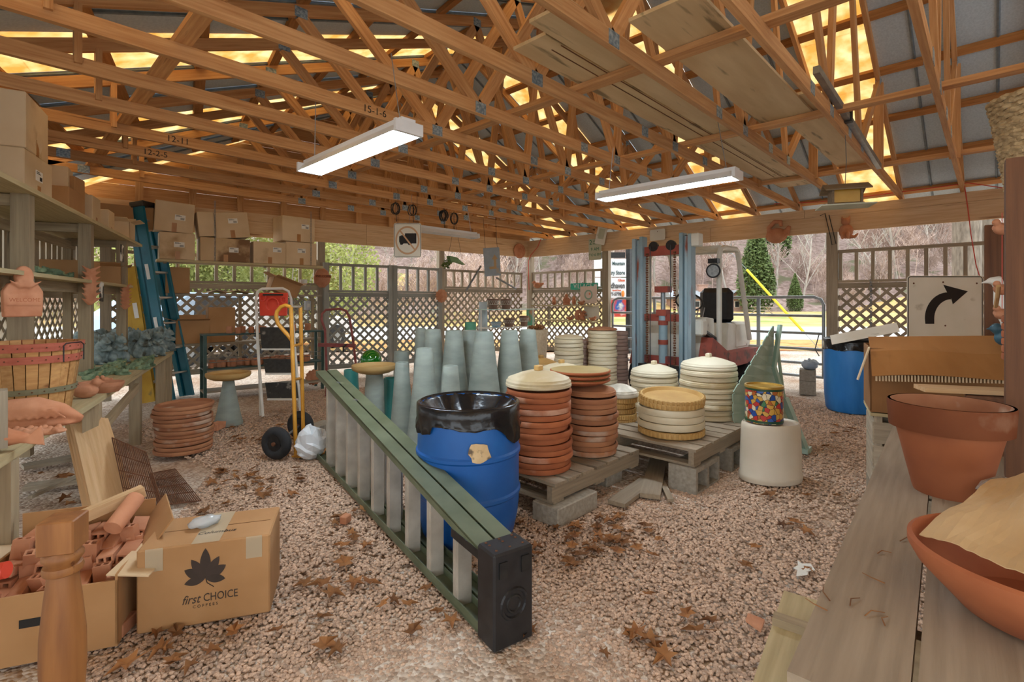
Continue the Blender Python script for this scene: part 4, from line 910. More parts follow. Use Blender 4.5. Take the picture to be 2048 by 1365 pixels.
# white crumpled bag and brick bits by the ladder end
bm_ = MB(); bm_.ball((0, 0, .12), (.13, .1, .13), 14, 10); rr = random.Random(8)
bm_.v = [v*(1+rr.uniform(-.16, .16)) for v in bm_.v]; o = bm_.build('plastic_bag', mat('white_bag', 'd5dade', 'e6eaec', rough=.3, vary=0)); o.location = at(622, 4.15); tag(o, 'crumpled white plastic bag beside the ladder foot', 'bag')
for lab, px, py, sz, rz, m in (('terracotta brick by the squat saucer stack', 436, 858, (.2, .1, .065), .8, M_TERRA2), ('grey paving piece behind the white bag', 640, 872, (.25, .15, .12), .4, M_CONC), ('small terracotta tube on the gravel left of the ladder', 691, 1046, (.06, .045, .045), .5, M_TERRA2)):
    o = MB().bx(-sz[0]/2, sz[0]/2, -sz[1]/2, sz[1]/2, 0, sz[2]).build('brick', m, bevel=.005); o.location = Pz(px, py, 0); o.rotation_euler = (0, 0, rz); tag(o, lab, 'brick')
# ---------------------------------------------------------------- left table and shelves
LU = V((.322, .947, 0)); LN = V((-.947, .322, 0)); LROT = math.atan2(LU.y, LU.x)
def LT(Y, t=0, z=0): return V((.34*Y-.947, Y, 0))+LN*t+V((0, 0, z))
def onrow(px, t, z):                      # point of the row parallel to the table edge seen at column px
    r = ray(px, 604); d = (.947+t/.947)/(.34*r.y-r.x); return V((r.x*d, r.y*d, z))
def ontab(px, py, z=.67): return Pz(px, py, z)
def relt(t): return t.matrix_basis.inverted() if False else Matrix.Translation(t.location).inverted()
TZ = .67
tb = thing('display_table', 'long weathered plank table along the left wall carrying garden ornaments', 'table', LT(3, .4, 0)); o0 = tb.location.copy()
def L_(Y, t, z): return LT(Y, t, z)-o0
for Ya, Yb in ((1.2, 4.4), (4.405, 7.55)):
    for t0, t1 in ((0, .3), (.303, .6), (.603, .88)):
        board('top_board', L_(Ya, (t0+t1)/2, TZ-.019), L_(Yb, (t0+t1)/2, TZ-.019), t1-t0, .038, M_SHELF, tb)
for Y in (1.7, 3.02, 4.3, 5.61, 6.93, 7.45):
    for t in (.05, .8): board('leg', L_(Y, t, 0), L_(Y, t, TZ-.04), .085, .085, M_TREAT, tb, up=LU)
    board('cross_bearer', L_(Y, .02, TZ-.085), L_(Y, .86, TZ-.085), .038, .088, M_TREAT, tb)
board('brace', L_(4.4, .03, .42), L_(5.6, .03, .53), .03, .07, M_TREAT, tb)
board('low_rail', L_(4.3, .8, .12), L_(7.45, .8, .12), .04, .08, M_TREAT, tb)
sh = thing('shelf_unit', 'tall treated lumber shelf unit standing behind the ornament table', 'shelf', LT(5, .6, 0)); o0 = sh.location.copy()
PT = .38
for Y in (2.98, 4.25, 5.52, 6.79):
    board('post', L_(Y, PT, TZ), L_(Y, PT, 1.97), .088, .088, M_TREAT, sh, up=LU); board('rear_post', L_(Y, .84, TZ), L_(Y, .84, 1.96), .07, .07, M_TREAT, sh, up=LU)
    for z_ in (1.93, 1.42): board('bearer', L_(Y, PT, z_), L_(Y, .86, z_), .038, .07, M_TREAT, sh)
for t0, t1 in ((.3, .58), (.583, .88)):
    board('top_shelf_board', L_(2.4, (t0+t1)/2, 1.985), L_(7.4, (t0+t1)/2, 1.985), t1-t0, .03, M_SHELF, sh)
    board('middle_shelf_board', L_(2.4, (t0+t1)/2, 1.47), L_(6.9, (t0+t1)/2, 1.47), t1-t0, .025, M_SHELF, sh)
board('front_rail', L_(2.4, PT+.06, 1.42), L_(6.85, PT+.06, 1.42), .03, .08, M_TREAT, sh)
board('rear_rail', L_(2.4, .82, 1.9), L_(6.9, .82, 1.9), .03, .08, M_TREAT, sh)
# ---------------------------------------------------------------- cartons
def carton(lab, loc, size, rz=0, tilt=(0, 0), m=None, sticker=None, tape=True, opened=False, group=None, face=-1, name='cardboard_box'):
    """box resting on loc; front face looks along local -Y"""
    m = m or M_CARDP; w, d, h = size
    t = thing(name, lab, 'box', loc, group=group, rot=(tilt[0], tilt[1], rz))
    if not opened:
        MB().bx(-w/2, w/2, -d/2, d/2, 0, h).build('body', m, t, bevel=.006)
        if tape: MB().bx(-.028, .028, -d/2-.0015, -d/2+.002, 0, h*.3).build('tape', mat('brown_tape', 'a8743f', 'b98850', rough=.4, vary=0), t)
    else:
        k = .006
        MB().bx(-w/2, w/2, -d/2, d/2, 0, k).bx(-w/2, -w/2+k, -d/2, d/2, k, h).bx(w/2-k, w/2, -d/2, d/2, k, h).bx(-w/2, w/2, -d/2, -d/2+k, k, h).bx(-w/2, w/2, d/2-k, d/2, k, h).build('body', m, t)
        for s, ax in ((-1, 0), (1, 0), (-1, 1), (1, 1)):
            an = .5+.25*s
            if ax == 0: MB().beam((s*w/2, 0, h), (s*(w/2+.12*math.cos(an)), 0, h+.12*math.sin(an)), d*.96, k).build('flap', m, t)
            else: MB().beam((0, s*d/2, h), (0, s*(d/2+.1*math.cos(an)), h+.1*math.sin(an)), w*.96, k).build('flap', m, t)
    if sticker:
        x, z = sticker; lb = MB().bx(x-.06, x+.06, -d/2-.002, -d/2+.001, z-.035, z+.035).build('shipping_label', M_LABEL, t)
        mb = MB()
        for i in range(9): mb.bx(x+.005+i*.005, x+.0075+i*.005, -d/2-.003, -d/2, z-.028, z-.002)
        for i in range(2): mb.bx(x-.05, x+.02-i*.02, -d/2-.003, -d/2, z+.012+i*.01, z+.017+i*.01)
        mb.build('label_print', M_INK, lb)
    return t
SHR = LROT-math.pi/2                     # boxes on the left shelf: front looks at the room (+X side)
FZ = 2.0
def sbox(lab, px, t, size, z=FZ, rz=0, **k):
    return carton(lab, onrow(px, t, z), size, SHR+math.pi/2+rz, group='boxes on the top left shelf', **k)
G1 = 'boxes on the top left shelf'
sbox('big pale box on the top shelf, bottom of a stacked pair', -6, .6, (.5, .42, .28), sticker=(0, .15), m=M_CARDP)
sbox('big pale box on the top shelf, upper of a stacked pair', -6, .6, (.48, .4, .36), z=FZ+.285, rz=.05, m=M_CARDP)
o = MB(); 
for i in range(7):
    z0 = i*.075; yy = .03*math.sin(i*.9)
    o.v += [V((-.11, yy, z0)), V((.11, yy+.02, z0)), V((.11, yy+.028, z0)), V((-.11, yy+.008, z0))]
for i in range(6):
    for a, b_ in ((0, 1), (1, 2), (2, 3), (3, 0)): o.f.append([i*4+a, i*4+b_, (i+1)*4+b_, (i+1)*4+a])
o.f += [[3, 2, 1, 0], [24, 25, 26, 27]]
o = o.build('cardboard_sheet', M_CARDP, smooth=False); o.location = onrow(62, .42, FZ+.005); o.rotation_euler = (.0, .0, SHR+math.pi/2-.2); tag(o, 'bent pale cardboard sheet standing on the top shelf', 'cardboard')
sbox('small brown box with another stepped on it, top shelf', 104, .55, (.34, .3, .22), m=M_CARD, tape=False)
sbox('small box stacked on the brown box of the top shelf', 100, .6, (.22, .26, .2), z=FZ+.222, m=M_CARDP, rz=.1, tape=False)
sbox('narrow brown box standing upright on the top shelf', 131, .52, (.2, .2, .36), m=M_CARD, rz=-.1, tape=False)
sbox('low box marked with a circle on the top shelf', 163, .5, (.26, .22, .27), m=M_CARDP, tape=True)
sbox('small box with bright tape next to the open ones on the top shelf', 199, .5, (.24, .2, .24), m=M_CARDP)
sbox('open-topped brown box on the top shelf', 216, .66, (.3, .24, .26), m=M_CARD, opened=True)
sbox('open-topped pale box at the far end of the top shelf', 240, .5, (.3, .24, .24), m=M_CARDP, opened=True)
MB_ = MB()
# hanging shelf on the back wall
def BP(X, off, z): x, y = bw(X, off); return V((x, y, z))
def onback(px, off, z=0):
    r = ray(px, 604); d = (WA-off)/(r.y-WB*r.x); return V((r.x*d, r.y*d, z))
BROT = math.atan2(.122*-1*-1*-1, 1)      # heading of the back wall
BROT = math.atan2(WB, 1)
hs = thing('hanging_shelf', 'plank shelf hung on chains from the back header', 'shelf', onback(480, .3, 1.86)); o0 = hs.location.copy()
for off in (.17, .37): board('shelf_board', onback(312, off, 1.85)-o0, onback(642, off, 1.85)-o0, .19, .03, M_SHELF, hs)
for px in (430, 622):
    ch_ = MB(); a = onback(px, .46, 1.85)-o0
    for i in range(22): 
        c = a+V((0, 0, .04+i*.038)); ax = RT if i % 2 else FW
        ch_.tube([c+(ax*math.cos(t)*.011+UP*math.sin(t)*.022) for t in [2*math.pi*k/8 for k in range(8)]], .003, 4, closed=True)
    ch_.build('chain', M_STEEL, hs)
for px in (330, 530): board('bracket', onback(px, .02, 1.83)-o0, onback(px, .42, 1.83)-o0, .04, .02, M_TREAT, hs)
G2 = 'boxes on the hanging shelf'
Z1 = 1.868
def hbox(lab, px, z, w, h, rz=0, tilt=(0, 0), off=.27, **k): return carton(lab, onback(px, off, z), (w, .36, h), BROT+rz, tilt=tilt, group=G2, **k)
hbox('water-sagged pale box under a tilted one behind the teal ladder', 352, Z1, .4, .36, sticker=(.02, .2), m=M_CARDP)
hbox('pale box with taped seam stacked behind the teal ladder', 345, Z1+.368, .44, .40, tilt=(0, .05), sticker=(.06, .2), m=M_CARDP)
hbox('water-stained pale box under the two tilted boxes', 447, Z1, .62, .33, tilt=(0, 0), sticker=(.1, .17), m=mat('stained_card', 'bb9c73', 'c9ad84', scale=3, vary=0, c3='7d5c3a', c3scale=2.0, c3cut=.58))
hbox('tilted pale box leaning beside a torn flap', 462, Z1+.345, .44, .36, tilt=(0, -.12), sticker=(.02, .24), m=M_CARDP)
hbox('narrow torn box end left of the tilted pale box', 413, Z1+.342, .22, .34, tilt=(0, -.1), m=M_CARDP, tape=False)
hbox('small stained box in the middle of the hanging shelf', 534, Z1, .45, .32, sticker=(.1, .21), m=M_CARDP, tilt=(0, .0))
hbox('pale box at the chain end of the hanging shelf', 595, Z1, .46, .35, sticker=(.0, .22), m=M_CARDP, rz=.05)
hbox('upper box at the chain end of the hanging shelf', 588, Z1+.358, .5, .38, sticker=(.1, .24), m=M_CARDP, rz=.12)
carton('wide box lying in the corner above the top shelf', onback(250, .19, FZ+.25), (.6, .28, .3), BROT, m=M_CARD, tape=False)
# --- narrow shelves along the back left panel
sb = thing('plank_shelf', 'two narrow plank shelves fixed along the back left lattice', 'shelf', onback(480, .12, .7)); o0 = sb.location.copy()
board('shelf_board', onback(335, .16, .70)-o0, onback(640, .16, .70)-o0, .3, .035, M_GREY, sb); board('shelf_board', onback(330, .12, 1.40)-o0, onback(640, .12, 1.40)-o0, .2, .03, M_GREY, sb)
for px in (350, 480, 625): board('bracket', onback(px, .1, .38)-o0, onback(px, .1, 1.39)-o0, .04, .04, M_TREAT, sb, up=BACKDIR)
G3 = 'boxes along the back left lattice'
carton('brown box on the narrow shelf beside the teal ladder', onback(354, .14, 1.417), (.28, .2, .36), BROT, m=M_CARD, tape=False, group=G3)
carton('open brown box with hanging flap on the low back shelf', onback(384, .17, .72), (.4, .26, .32), BROT, m=M_CARD, opened=True, group=G3)
carton('tall brown box on the low back shelf', onback(441, .17, .72), (.34, .24, .5), BROT, m=M_CARD, tape=False, group=G3)
carton('open dark box tipped over above the red tray', onback(562, .18, 1.43), (.42, .22, .2), BROT+.1, tilt=(0, .35), m=M_CARD, opened=True, group=G3)
for lab, px, w in (('flattened cardboard and wires on the narrow shelf', 430, .3), ('bent paper sheet lying on the narrow shelf', 470, .36)):
    o = MB().add([(-w/2, -.12, 0), (0, -.14, .05), (w/2, -.12, .015), (-w/2, .08, .01), (0, .1, .03), (w/2, .08, 0), (-w/2, -.12, .006), (0, -.14, .056), (w/2, -.12, .021), (-w/2, .08, .016), (0, .1, .036), (w/2, .08, .006)], [(0, 1, 4, 3), (1, 2, 5, 4), (9, 10, 7, 6), (10, 11, 8, 7), (0, 6, 7, 1), (1, 7, 8, 2), (2, 8, 11, 5), (5, 11, 10, 4), (4, 10, 9, 3), (3, 9, 6, 0)]).build('paper_sheet', M_CARDP if px < 450 else M_PAPER); o.location = onback(px, .12, 1.417); o.rotation_euler = (0, 0, BROT); tag(o, lab, 'paper')
# white chair / enamel jug hanging by the post, switch box
jg = thing('enamel_jug', 'small white enamel pot with wire handle on the back post', 'pot', onback(607, .05, 1.56))
MB().lathe([(0, 0), (.04, 0), (.055, .05), (.06, .1), (.055, .1), (.05, .05), (0, .01)], 20).build('pot_body', M_WHITE, jg, smooth=True); MB().tube([(.055, 0, .09), (.14, 0, .08), (.1, 0, -.06), (.12, 0, -.16)], .004, 5).build('handle', M_STEEL, jg)
o = MB().bx(-.05, .05, -.03, .03, -.075, .075).build('switch_box', mat('grey_box', 'b9bcbd', 'c9cccd', vary=0)); o.location = onback(616, .06, 1.24); o.rotation_euler = (0, 0, BROT); tag(o, 'grey electrical switch box on the back post', 'switch box'); MB().bx(-.02, .02, -.033, -.028, -.03, .03).build('switch_plate', M_WHITE, o)
MB().tube([(0, 0, -.07), (.0, .0, -.6)], .01, 6).build('conduit', M_STEEL, o)
# --- green plant stand with terracotta bits
ps = thing('plant_stand', 'dark green metal two-tier stand holding terracotta pieces', 'stand', onback(530, .75, 0), BROT); M_DGREEN = mat('dark_green_metal', '26423c', '35564e', rough=.5, vary=0, scale=9)
ws = 1.55
for z_ in (.87, .42, .12): MB().bx(-ws/2, ws/2, -.16, .16, z_-.02, z_).build('shelf_plate', M_DGREEN if z_ > .2 else M_GREY, ps)
for x in (-ws/2+.02, ws/2-.02):
    for y in (-.15, .15): MB().bx(x-.018, x+.018, y-.018, y+.018, 0, .86).build('leg', M_DGREEN, ps)
MB().tube([(-ws/2, -.16, .56), (ws/2, -.16, .56)], .005, 5).tube([(-ws/2, -.16, .5), (ws/2, -.16, .5)], .005, 5).build('wire_rail', M_STEEL, ps)
rr = random.Random(12); PS = ps.location.copy(); RB = Matrix.Rotation(BROT, 3, 'Z')
tubeM = MB(); tubeM.lathe([(.018, 0), (.032, 0), (.034, .02), (.034, .07), (.03, .08), (.018, .08), (.018, 0)], 12)
pot0 = tubeM.build('clay_cup', M_TERRA2, smooth=True); n_ = 0
for z_, xs_ in ((.87, [-.45+.085*i for i in range(6)]+[.35, .62]), (.42, [-.68+.075*i for i in range(18)]), (.42, [-.64+.075*i for i in range(17)])):
    for x in xs_:
        o = pot0 if n_ == 0 else pot0.copy()
        if n_: COL.objects.link(o)
        n_ += 1; y = rr.uniform(-.12, .1); s = rr.uniform(.85, 1.3)
        o.location = PS+RB @ V((x, y, z_+(.0 if rr.random() < .6 else .001))); o.scale = (s, s, s); o.rotation_euler = (0, 0, rr.uniform(0, 6))
        tag(o, 'small terracotta cup on the %s tier of the green stand' % ('upper' if z_ > .6 else 'lower'), 'cup', 'terracotta cups on the %s tier' % ('upper' if z_ > .6 else 'lower'))
# ---------------------------------------------------------------- figurine helper
def fuse(mb, voxel, name):
    me = bpy.data.meshes.new(name); me.from_pydata([tuple(v) for v in mb.v], [], mb.f)
    o = bpy.data.objects.new(name+'_tmp', me); COL.objects.link(o); md = o.modifiers.new('r', 'REMESH'); md.mode = 'VOXEL'; md.voxel_size = voxel; md.use_smooth_shade = True
    sm = o.modifiers.new('s', 'SMOOTH'); sm.factor = .5; sm.iterations = 2
    dg = bpy.context.evaluated_depsgraph_get(); m2 = bpy.data.meshes.new_from_object(o.evaluated_get(dg)); bpy.data.objects.remove(o); m2.name = name; m2.polygons.foreach_set('use_smooth', [True]*len(m2.polygons)); return m2
def figure(name, me, m, lab, cat, loc, rz=0, s=1, group=None, rot=None):
    me2 = me
    if not me.materials: me.materials.append(m)
    o = bpy.data.objects.new(name, me2); COL.objects.link(o); o.location = loc; o.rotation_euler = rot or (0, 0, rz); o.scale = (s,)*3 if not hasattr(s, '__len__') else s
    return tag(o, lab, cat, group)
sq = MB(); B_ = sq.ball
B_((0, 0, .09), (.075, .07, .095)); B_((.03, 0, .15), (.055, .055, .07)); B_((.065, 0, .225), (.055, .042, .045)); B_((.115, 0, .212), (.025, .022, .02))
for s in (-1, 1):
    B_((.045, s*.03, .27), (.014, .01, .025)); B_((.04, s*.06, .055), (.06, .035, .055)); B_((.085, s*.05, .012), (.045, .02, .014)); sq.tube([(.06, s*.05, .165), (.1, s*.04, .135), (.125, s*.012, .145)], [.02, .017, .014], 8)
B_((.13, 0, .148), (.022, .024, .026))
sq.tube([(-.06, 0, .02), (-.12, 0, .07), (-.135, 0, .16), (-.105, 0, .24), (-.05, 0, .262), (-.03, 0, .22), (-.055, 0, .19)], [.035, .055, .062, .058, .045, .034, .02], 12)
ME_SQ = fuse(sq, .008, 'squirrel'); M_SQ = mat('verdigris_stone', '56696a', 'a3b2b0', scale=22, rough=.9, bump=.25, vary=.08, c3='5a5a4e', c3scale=9, c3cut=.62, spread=.7)
first_d = LT(5, 0, 0)
sqs = [(196, 729, .1), (231, 726, .0), (282, 716, -.1), (306, 713, .0), (328, 703, .1), (180, 714, .2), (211, 711, .05), (247, 707, .0), (265, 705, .1)]
SQL = ['with its tail to the bushel basket', 'holding an acorn in front of the frogs', 'beside the frogs, third along the front row', 'fourth along the front row of the table', 'at the far table corner, on the terracotta bits', 'behind the one nearest the basket', 'second in the back row of the table', 'third in the back row of the table', 'last in the back row before the yellow ladder', 'squeezed in at the very back of the table']
hdS = head(1, .1)
for (px, py, j), sl_ in zip(sqs, SQL): figure('squirrel_statue', ME_SQ, M_SQ, 'verdigris stone squirrel '+sl_, 'statue', ontab(px, py), hdS-.35+j, 1.05, 'stone squirrels on the table')
# frogs
fg = MB(); fg.ball((0, 0, .02), (.045, .03, .022)); fg.ball((.04, 0, .032), (.025, .024, .018))
for s in (-1, 1):
    fg.ball((.05, s*.015, .048), .009, 8, 6); fg.ball((-.025, s*.035, .015), (.03, .012, .016)); fg.tube([(.03, s*.025, .02), (.045, s*.04, .005)], .008, 6)
fg.ball((0, 0, .002), (.075, .05, .008))
ME_FG = fuse(fg, .0045, 'frog'); M_FG = mat('mossy_green_stone', '4c6449', '8a9d7b', scale=20, rough=.85, bump=.6, vary=.2, c3='8a8a5a', c3scale=12, c3cut=.64)
rr = random.Random(21); spots = []
tries = 0
while len(spots) < 24 and tries < 3000:
    tries += 1
    px, py = rr.uniform(168, 302), rr.uniform(716, 762)
    if py < 745-(px-168)*.10-12 or py > 768-(px-168)*.22: continue
    p = ontab(px, py); 
    if any((p-s).length < .088 for s in spots): continue
    spots.append(p); figure('frog_figurine', ME_FG, M_FG, 'mossy green stone frog among those in front of the squirrels', 'figurine', p, rr.uniform(-.8, .6)+hdS, rr.uniform(.95, 1.2), 'stone frogs on the table')
for i in range(14):
    p = onrow(48+i*6.6, .5+.12*(i % 3), 1.484+.03*(i % 2)); figure('frog_figurine', ME_FG, M_FG, 'green stone frog piled on the middle shelf', 'figurine', p, rr.uniform(0, 6), 1.2, 'stone frogs on the middle shelf')
# box and bag on the middle shelf
carton('brown box lying open on the middle shelf', onrow(142, .62, 1.484), (.34, .36, .2), SHR+math.pi/2, m=M_CARD, tape=False)
carton('crushed brown box folded over on the middle shelf', onrow(205, .58, 1.484), (.52, .32, .2), SHR+math.pi/2+.2, tilt=(0, .0), m=M_CARD, opened=True)
carton('low brown box on the table behind the squirrels', onrow(203, .72, TZ+.001), (.5, .2, .22), SHR+math.pi/2, m=M_CARD, tape=False)
# --- bushel basket
bc = onrow(54, .02, TZ); bc = at(60, 2.86, TZ+.001); bk = thing('bushel_basket', 'wooden bushel basket with red hoops and wire handles on the table', 'basket', bc)
M_STAVE = wood('basket_stave', '9c6a38', 'c79a60', '7d4f26'); M_HOOP = wood('red_hoop', '9a4a38', 'b5654e'); M_HOOPG = wood('grey_hoop', '6f6a4f', '8a8465')
nS = 26; r0, r1, hh = .175, .228, .40
for i in range(nS):
    a0_, a1_ = 2*math.pi*(i+.04)/nS, 2*math.pi*(i+.96)/nS; k = .004*(i % 2)
    vs = []
    for r_, z_ in ((r0, 0), (r1, hh)):
        for rr_ in (r_+k, r_-.006+k): vs += [V((rr_*math.cos(a0_), rr_*math.sin(a0_), z_)), V((rr_*math.cos(a1_), rr_*math.sin(a1_), z_))]
    MB().add(vs, [(0, 1, 5, 4), (2, 6, 7, 3), (0, 4, 6, 2), (1, 3, 7, 5), (4, 5, 7, 6), (0, 2, 3, 1)]).build('stave', M_STAVE, bk)
MB().lathe([(0, .0), (r0, 0), (r0, .01), (0, .01)], 30).build('base', M_STAVE, bk)
for z_, m_, h_ in ((.355, M_HOOP, .045), (.29, M_HOOP, .04), (.12, M_HOOPG, .03)):
    ro = r0+(r1-r0)*z_/hh+.005; ri = r0+(r1-r0)*(z_+h_)/hh+.005
    hp = MB().lathe([(ro, z_), (ro+.008, z_), (ri+.008, z_+h_), (ri, z_+h_), (ro, z_)], 48).build('hoop', m_, bk)
    nm = MB()
    for i in range(26): a = 2*math.pi*(i+.5)/26; nm.ball((( (ro+ri)/2+.009)*math.cos(a), ((ro+ri)/2+.009)*math.sin(a), z_+h_/2), .004, 6, 4)
    nm.build('nail_heads', M_RUST, hp)
for a in (-.75, 2.2, .55):
    ax = V((math.cos(a), math.sin(a), 0)); sd = V((-ax.y, ax.x, 0)); p = ax*(r1+.012)+V((0, 0, .32))
    MB().tube([p-sd*.07-V((0, 0, .03)), p-sd*.07+V((0, 0, .06)), p-sd*.05+V((0, 0, .075)), p+sd*.05+V((0, 0, .075)), p+sd*.07+V((0, 0, .06)), p+sd*.07-V((0, 0, .03))], .0035, 5).build('wire_handle', M_DKMETAL, bk)
# --- terracotta pieces on the near end of the table
dh = thing('oval_dish', 'terracotta oval dish holding small figures beside the basket', 'dish', ontab(203, 784), hdS)
MB().lathe([(0, 0), (.75, 0), (.95, .04), (.97, .045), (1.0, .062), (1.0, .07), (.97, .07), (.88, .04), (.7, .012), (0, .012)], 36, sx=.14, sy=.1).build('dish_body', M_TERRA2, dh, smooth=True)
bird = MB(); bird.ball((0, 0, .05), (.075, .05, .05)); bird.ball((.06, 0, .1), (.03, .028, .03)); bird.tube([(.085, 0, .1), (.11, 0, .095)], [.012, .003], 6); bird.tube([(-.06, 0, .06), (-.11, 0, .085)], [.03, .012], 8); bird.ball((0, .04, .06), (.05, .014, .03)); bird.ball((0, -.04, .06), (.05, .014, .03))
ME_BIRD = fuse(bird, .006, 'clay_bird')
figure('clay_bird', ME_BIRD, M_TERRA2, 'terracotta bird with curled tail next to the basket', 'figurine', ontab(170, 797), hdS+.3, 1.0)
for i, (px, py) in enumerate(((192, 776), (212, 774))): figure('clay_bird', ME_BIRD, M_TERRA2, 'tiny terracotta bird sitting in the oval dish, '+('near the clay bird' if i == 0 else 'at its middle'), 'figurine', ontab(px, py)+V((0, 0, .02)), 1.2+i, .5, 'birds in the oval dish')
fish = MB(); 
fish.tube([(-.2, 0, .05), (-.1, 0, .07), (0, 0, .075), (.1, 0, .06), (.19, 0, .035)], [.05, .068, .07, .05, .012], 14)
for i in range(7): fish.tube([(-.17+.035*i, .0, .135-.004*i*i*.4), (-.12+.035*i, -.055, .09), (-.05+.035*i, -.075, .05)], [.011, .009, .006], 6)
fish.tube([(-.2, 0, .05), (-.25, 0, .09), (-.29, 0, .12)], [.04, .045, .02], 8); fish.ball((0, 0, .02), (.19, .085, .022))
ME_FISH = fuse(fish, .007, 'clay_fish')
figure('clay_duck', ME_FISH, M_TERRA2, 'big terracotta duck-shaped ornament with carved wing at the table edge', 'ornament', ontab(72, 855), hdS+.15, 1.05)
slab = MB(); slab.ball((0, 0, .02), (.16, .075, .02), 20, 8)
for i in range(12): slab.ball((-.12+.022*i, .045*math.sin(i*2.1), .036), .016, 8, 6)
figure('clay_slab', fuse(slab, .006, 'clay_slab'), M_TERRA2, 'flat oval terracotta slab edged with leaves on the table', 'ornament', ontab(66, 872), hdS+.15, .85)
pf = MB(); pf.tube([(-.1, 0, .03), (0, 0, .05), (.06, 0, .04)], [.012, .04, .02], 10); pf.prism([(.04, .02), (.12, -.0), (.11, .09)], .02); pf.prism([(-.02, .07), (.03, .06), (-.03, .12)], .015)
figure('clay_fish', fuse(pf, .006, 'small_clay_fish'), M_TERRA2, 'small terracotta fish with raised tail at the table edge', 'ornament', ontab(14, 903)+V((0, 0, .01)), hdS+.4, 1.0)
board_ = board('wooden_block', ontab(-5, 905)+V((0, 0, .02)), ontab(-5, 905)+V((0, 0, .26)), .06, .09, M_GREY); tag(board_, 'grey wooden stub standing on the table beside the basket', 'wood')
# --- plaques on the shelf posts
pine = MB(); pine.prism([(-.095, -.13), (.095, -.13), (.1, .02), (.07, .07), (-.07, .07), (-.1, .02)], .03); pine.ball((0, -.01, .11), (.05, .03, .065), 14, 10)
for i in range(5): pine.tube([(-.02+.01*i, -.015, .05), (-.08+.04*i, -.03, .085)], [.014, .004], 6)
pine.bx(-.085, .085, -.022, -.014, -.06, .0)
ME_PINE = fuse(pine, .006, 'pineapple_plaque')
def postface(px, z): return onrow(px, PT-.062, z)
fz = head(.55, -1)+math.pi/2
LPR = LROT+math.pi/2
def plaque(me, lab, p, s=1, rz=None): return figure('clay_plaque', me, M_TERRA2, lab, 'plaque', p, LROT-.75 if rz is None else rz, s, 'terracotta plaques hung in the shed')
pq = plaque(ME_PINE, 'terracotta pineapple welcome plaque on the shelf post above the bushel basket', postface(45, 1.34))
tx = basis((0, -.02, -.03), (1, 0, 0), (0, 0, 1)); text_obj('lettering', 'WELCOME', .032, M_TERRA, pq, tx, depth=.002)
leafp = MB(); leafp.ball((0, 0, 0), (.03, .02, .1))
for i in range(7):
    z_ = -.09+.03*i; leafp.tube([(0, 0, z_), (.05, -.01, z_+.035)], [.014, .004], 6); leafp.tube([(0, 0, z_), (-.05, -.01, z_+.03)], [.014, .004], 6)
ME_LEAF = fuse(leafp, .006, 'leaf_plaque')
plaque(ME_LEAF, 'terracotta leafy cluster hung on the second shelf post', postface(180, 1.42), 1.5); plaque(ME_LEAF, 'spiky terracotta sun plaque on the third shelf post', postface(250, 1.34), 1.25)
for px, z_, lab in ((203, 1.39, 'small black and white card hung under the middle shelf'), (244, 1.80, 'small black and white card under the top shelf')):
    o = MB().bx(-.055, .055, -.004, .004, -.085, .085).build('picture_card', mat('black_card', '26241f', '3a372f', vary=0, c3='e3dfd3', c3scale=7, c3cut=.52)); o.location = onrow(px, PT-.08, z_); o.rotation_euler = (0, .08, LROT); tag(o, lab, 'card')
# ---------------------------------------------------------------- teal and yellow stepladders
def stepladder(lab, top, bot_l, bot_r, m, wtop, cap=True, rw=.085):
    """closed stepladder: feet at bot_l / bot_r, top centre at top"""
    bc = (V(bot_l)+V(bot_r))/2; t = thing('stepladder', lab, 'ladder', bc); T_ = V(top)-bc; L0, R0_ = V(bot_l)-bc, V(bot_r)-bc
    ax = (R0_-L0).normalized(); up = T_.normalized(); nrm = ax.cross(up).normalized()
    TL, TR = T_-ax*wtop/2, T_+ax*wtop/2
    for a, b_ in ((L0, TL), (R0_, TR)):
        mb = MB(); mb.beam(a, b_, rw, .01, up=ax)
        sgn = 1 if a is L0 else -1
        for q in (-1, 1): mb.beam(a+nrm*q*(rw/2-.003)+ax*sgn*.014, b_+nrm*q*(rw/2-.003)+ax*sgn*.014, .006, .032, up=ax)
        mb.build('front_rail', m, t)
        off = -nrm*.1; mb = MB(); mb.beam(a+off, b_+off, rw*.7, .01, up=ax).build('rear_rail', m, t)
    n = 7
    for i in range(1, n+1):
        f = i/(n+.6); a, b_ = L0.lerp(TL, f), R0_.lerp(TR, f)
        MB().beam(a, b_, .078, .022, up=up).build('step', M_ALU, t)
        a, b_ = a-nrm*.1, b_-nrm*.1; MB().tube([a, b_], .012, 6).build('rear_rung', M_ALU, t)
    if cap:
        MB().beam(TL-ax*.02, TR+ax*.02, .2, .07, up=up).build('top_cap', M_BLACK, t, bevel=.006)
    for f in (.55,):
        a = L0.lerp(TL, f)+nrm*.045; MB().beam(a+ax*.012, a+ax*.012-up*.22, .02, .004, up=nrm).beam(a+ax*.045, a+ax*.045-up*.2, .02, .004, up=nrm).build('spreader_bar', M_YELTUBE, t)
        for z_ in (.62, .35): a = L0.lerp(TL, z_)-ax*.007; MB().beam(a, a+up*.2, .05, .002, up=ax).build('warning_sticker', M_LABEL, t)
    return t, ax, up, nrm
tt, ax, up, nrm = stepladder('tall teal fibreglass stepladder leaning behind the squirrel table', Pd(290, 412, 6.62), Pz(338, 801, 0), Pz(379, 791, 0), M_TEAL, .24, rw=.15)
stepladder('yellow fibreglass stepladder leaning behind the teal one', Pd(266, 535, 6.6), Pz(300, 805, 0), Pz(322, 795, 0), M_YEL, .2, cap=False, rw=.12)
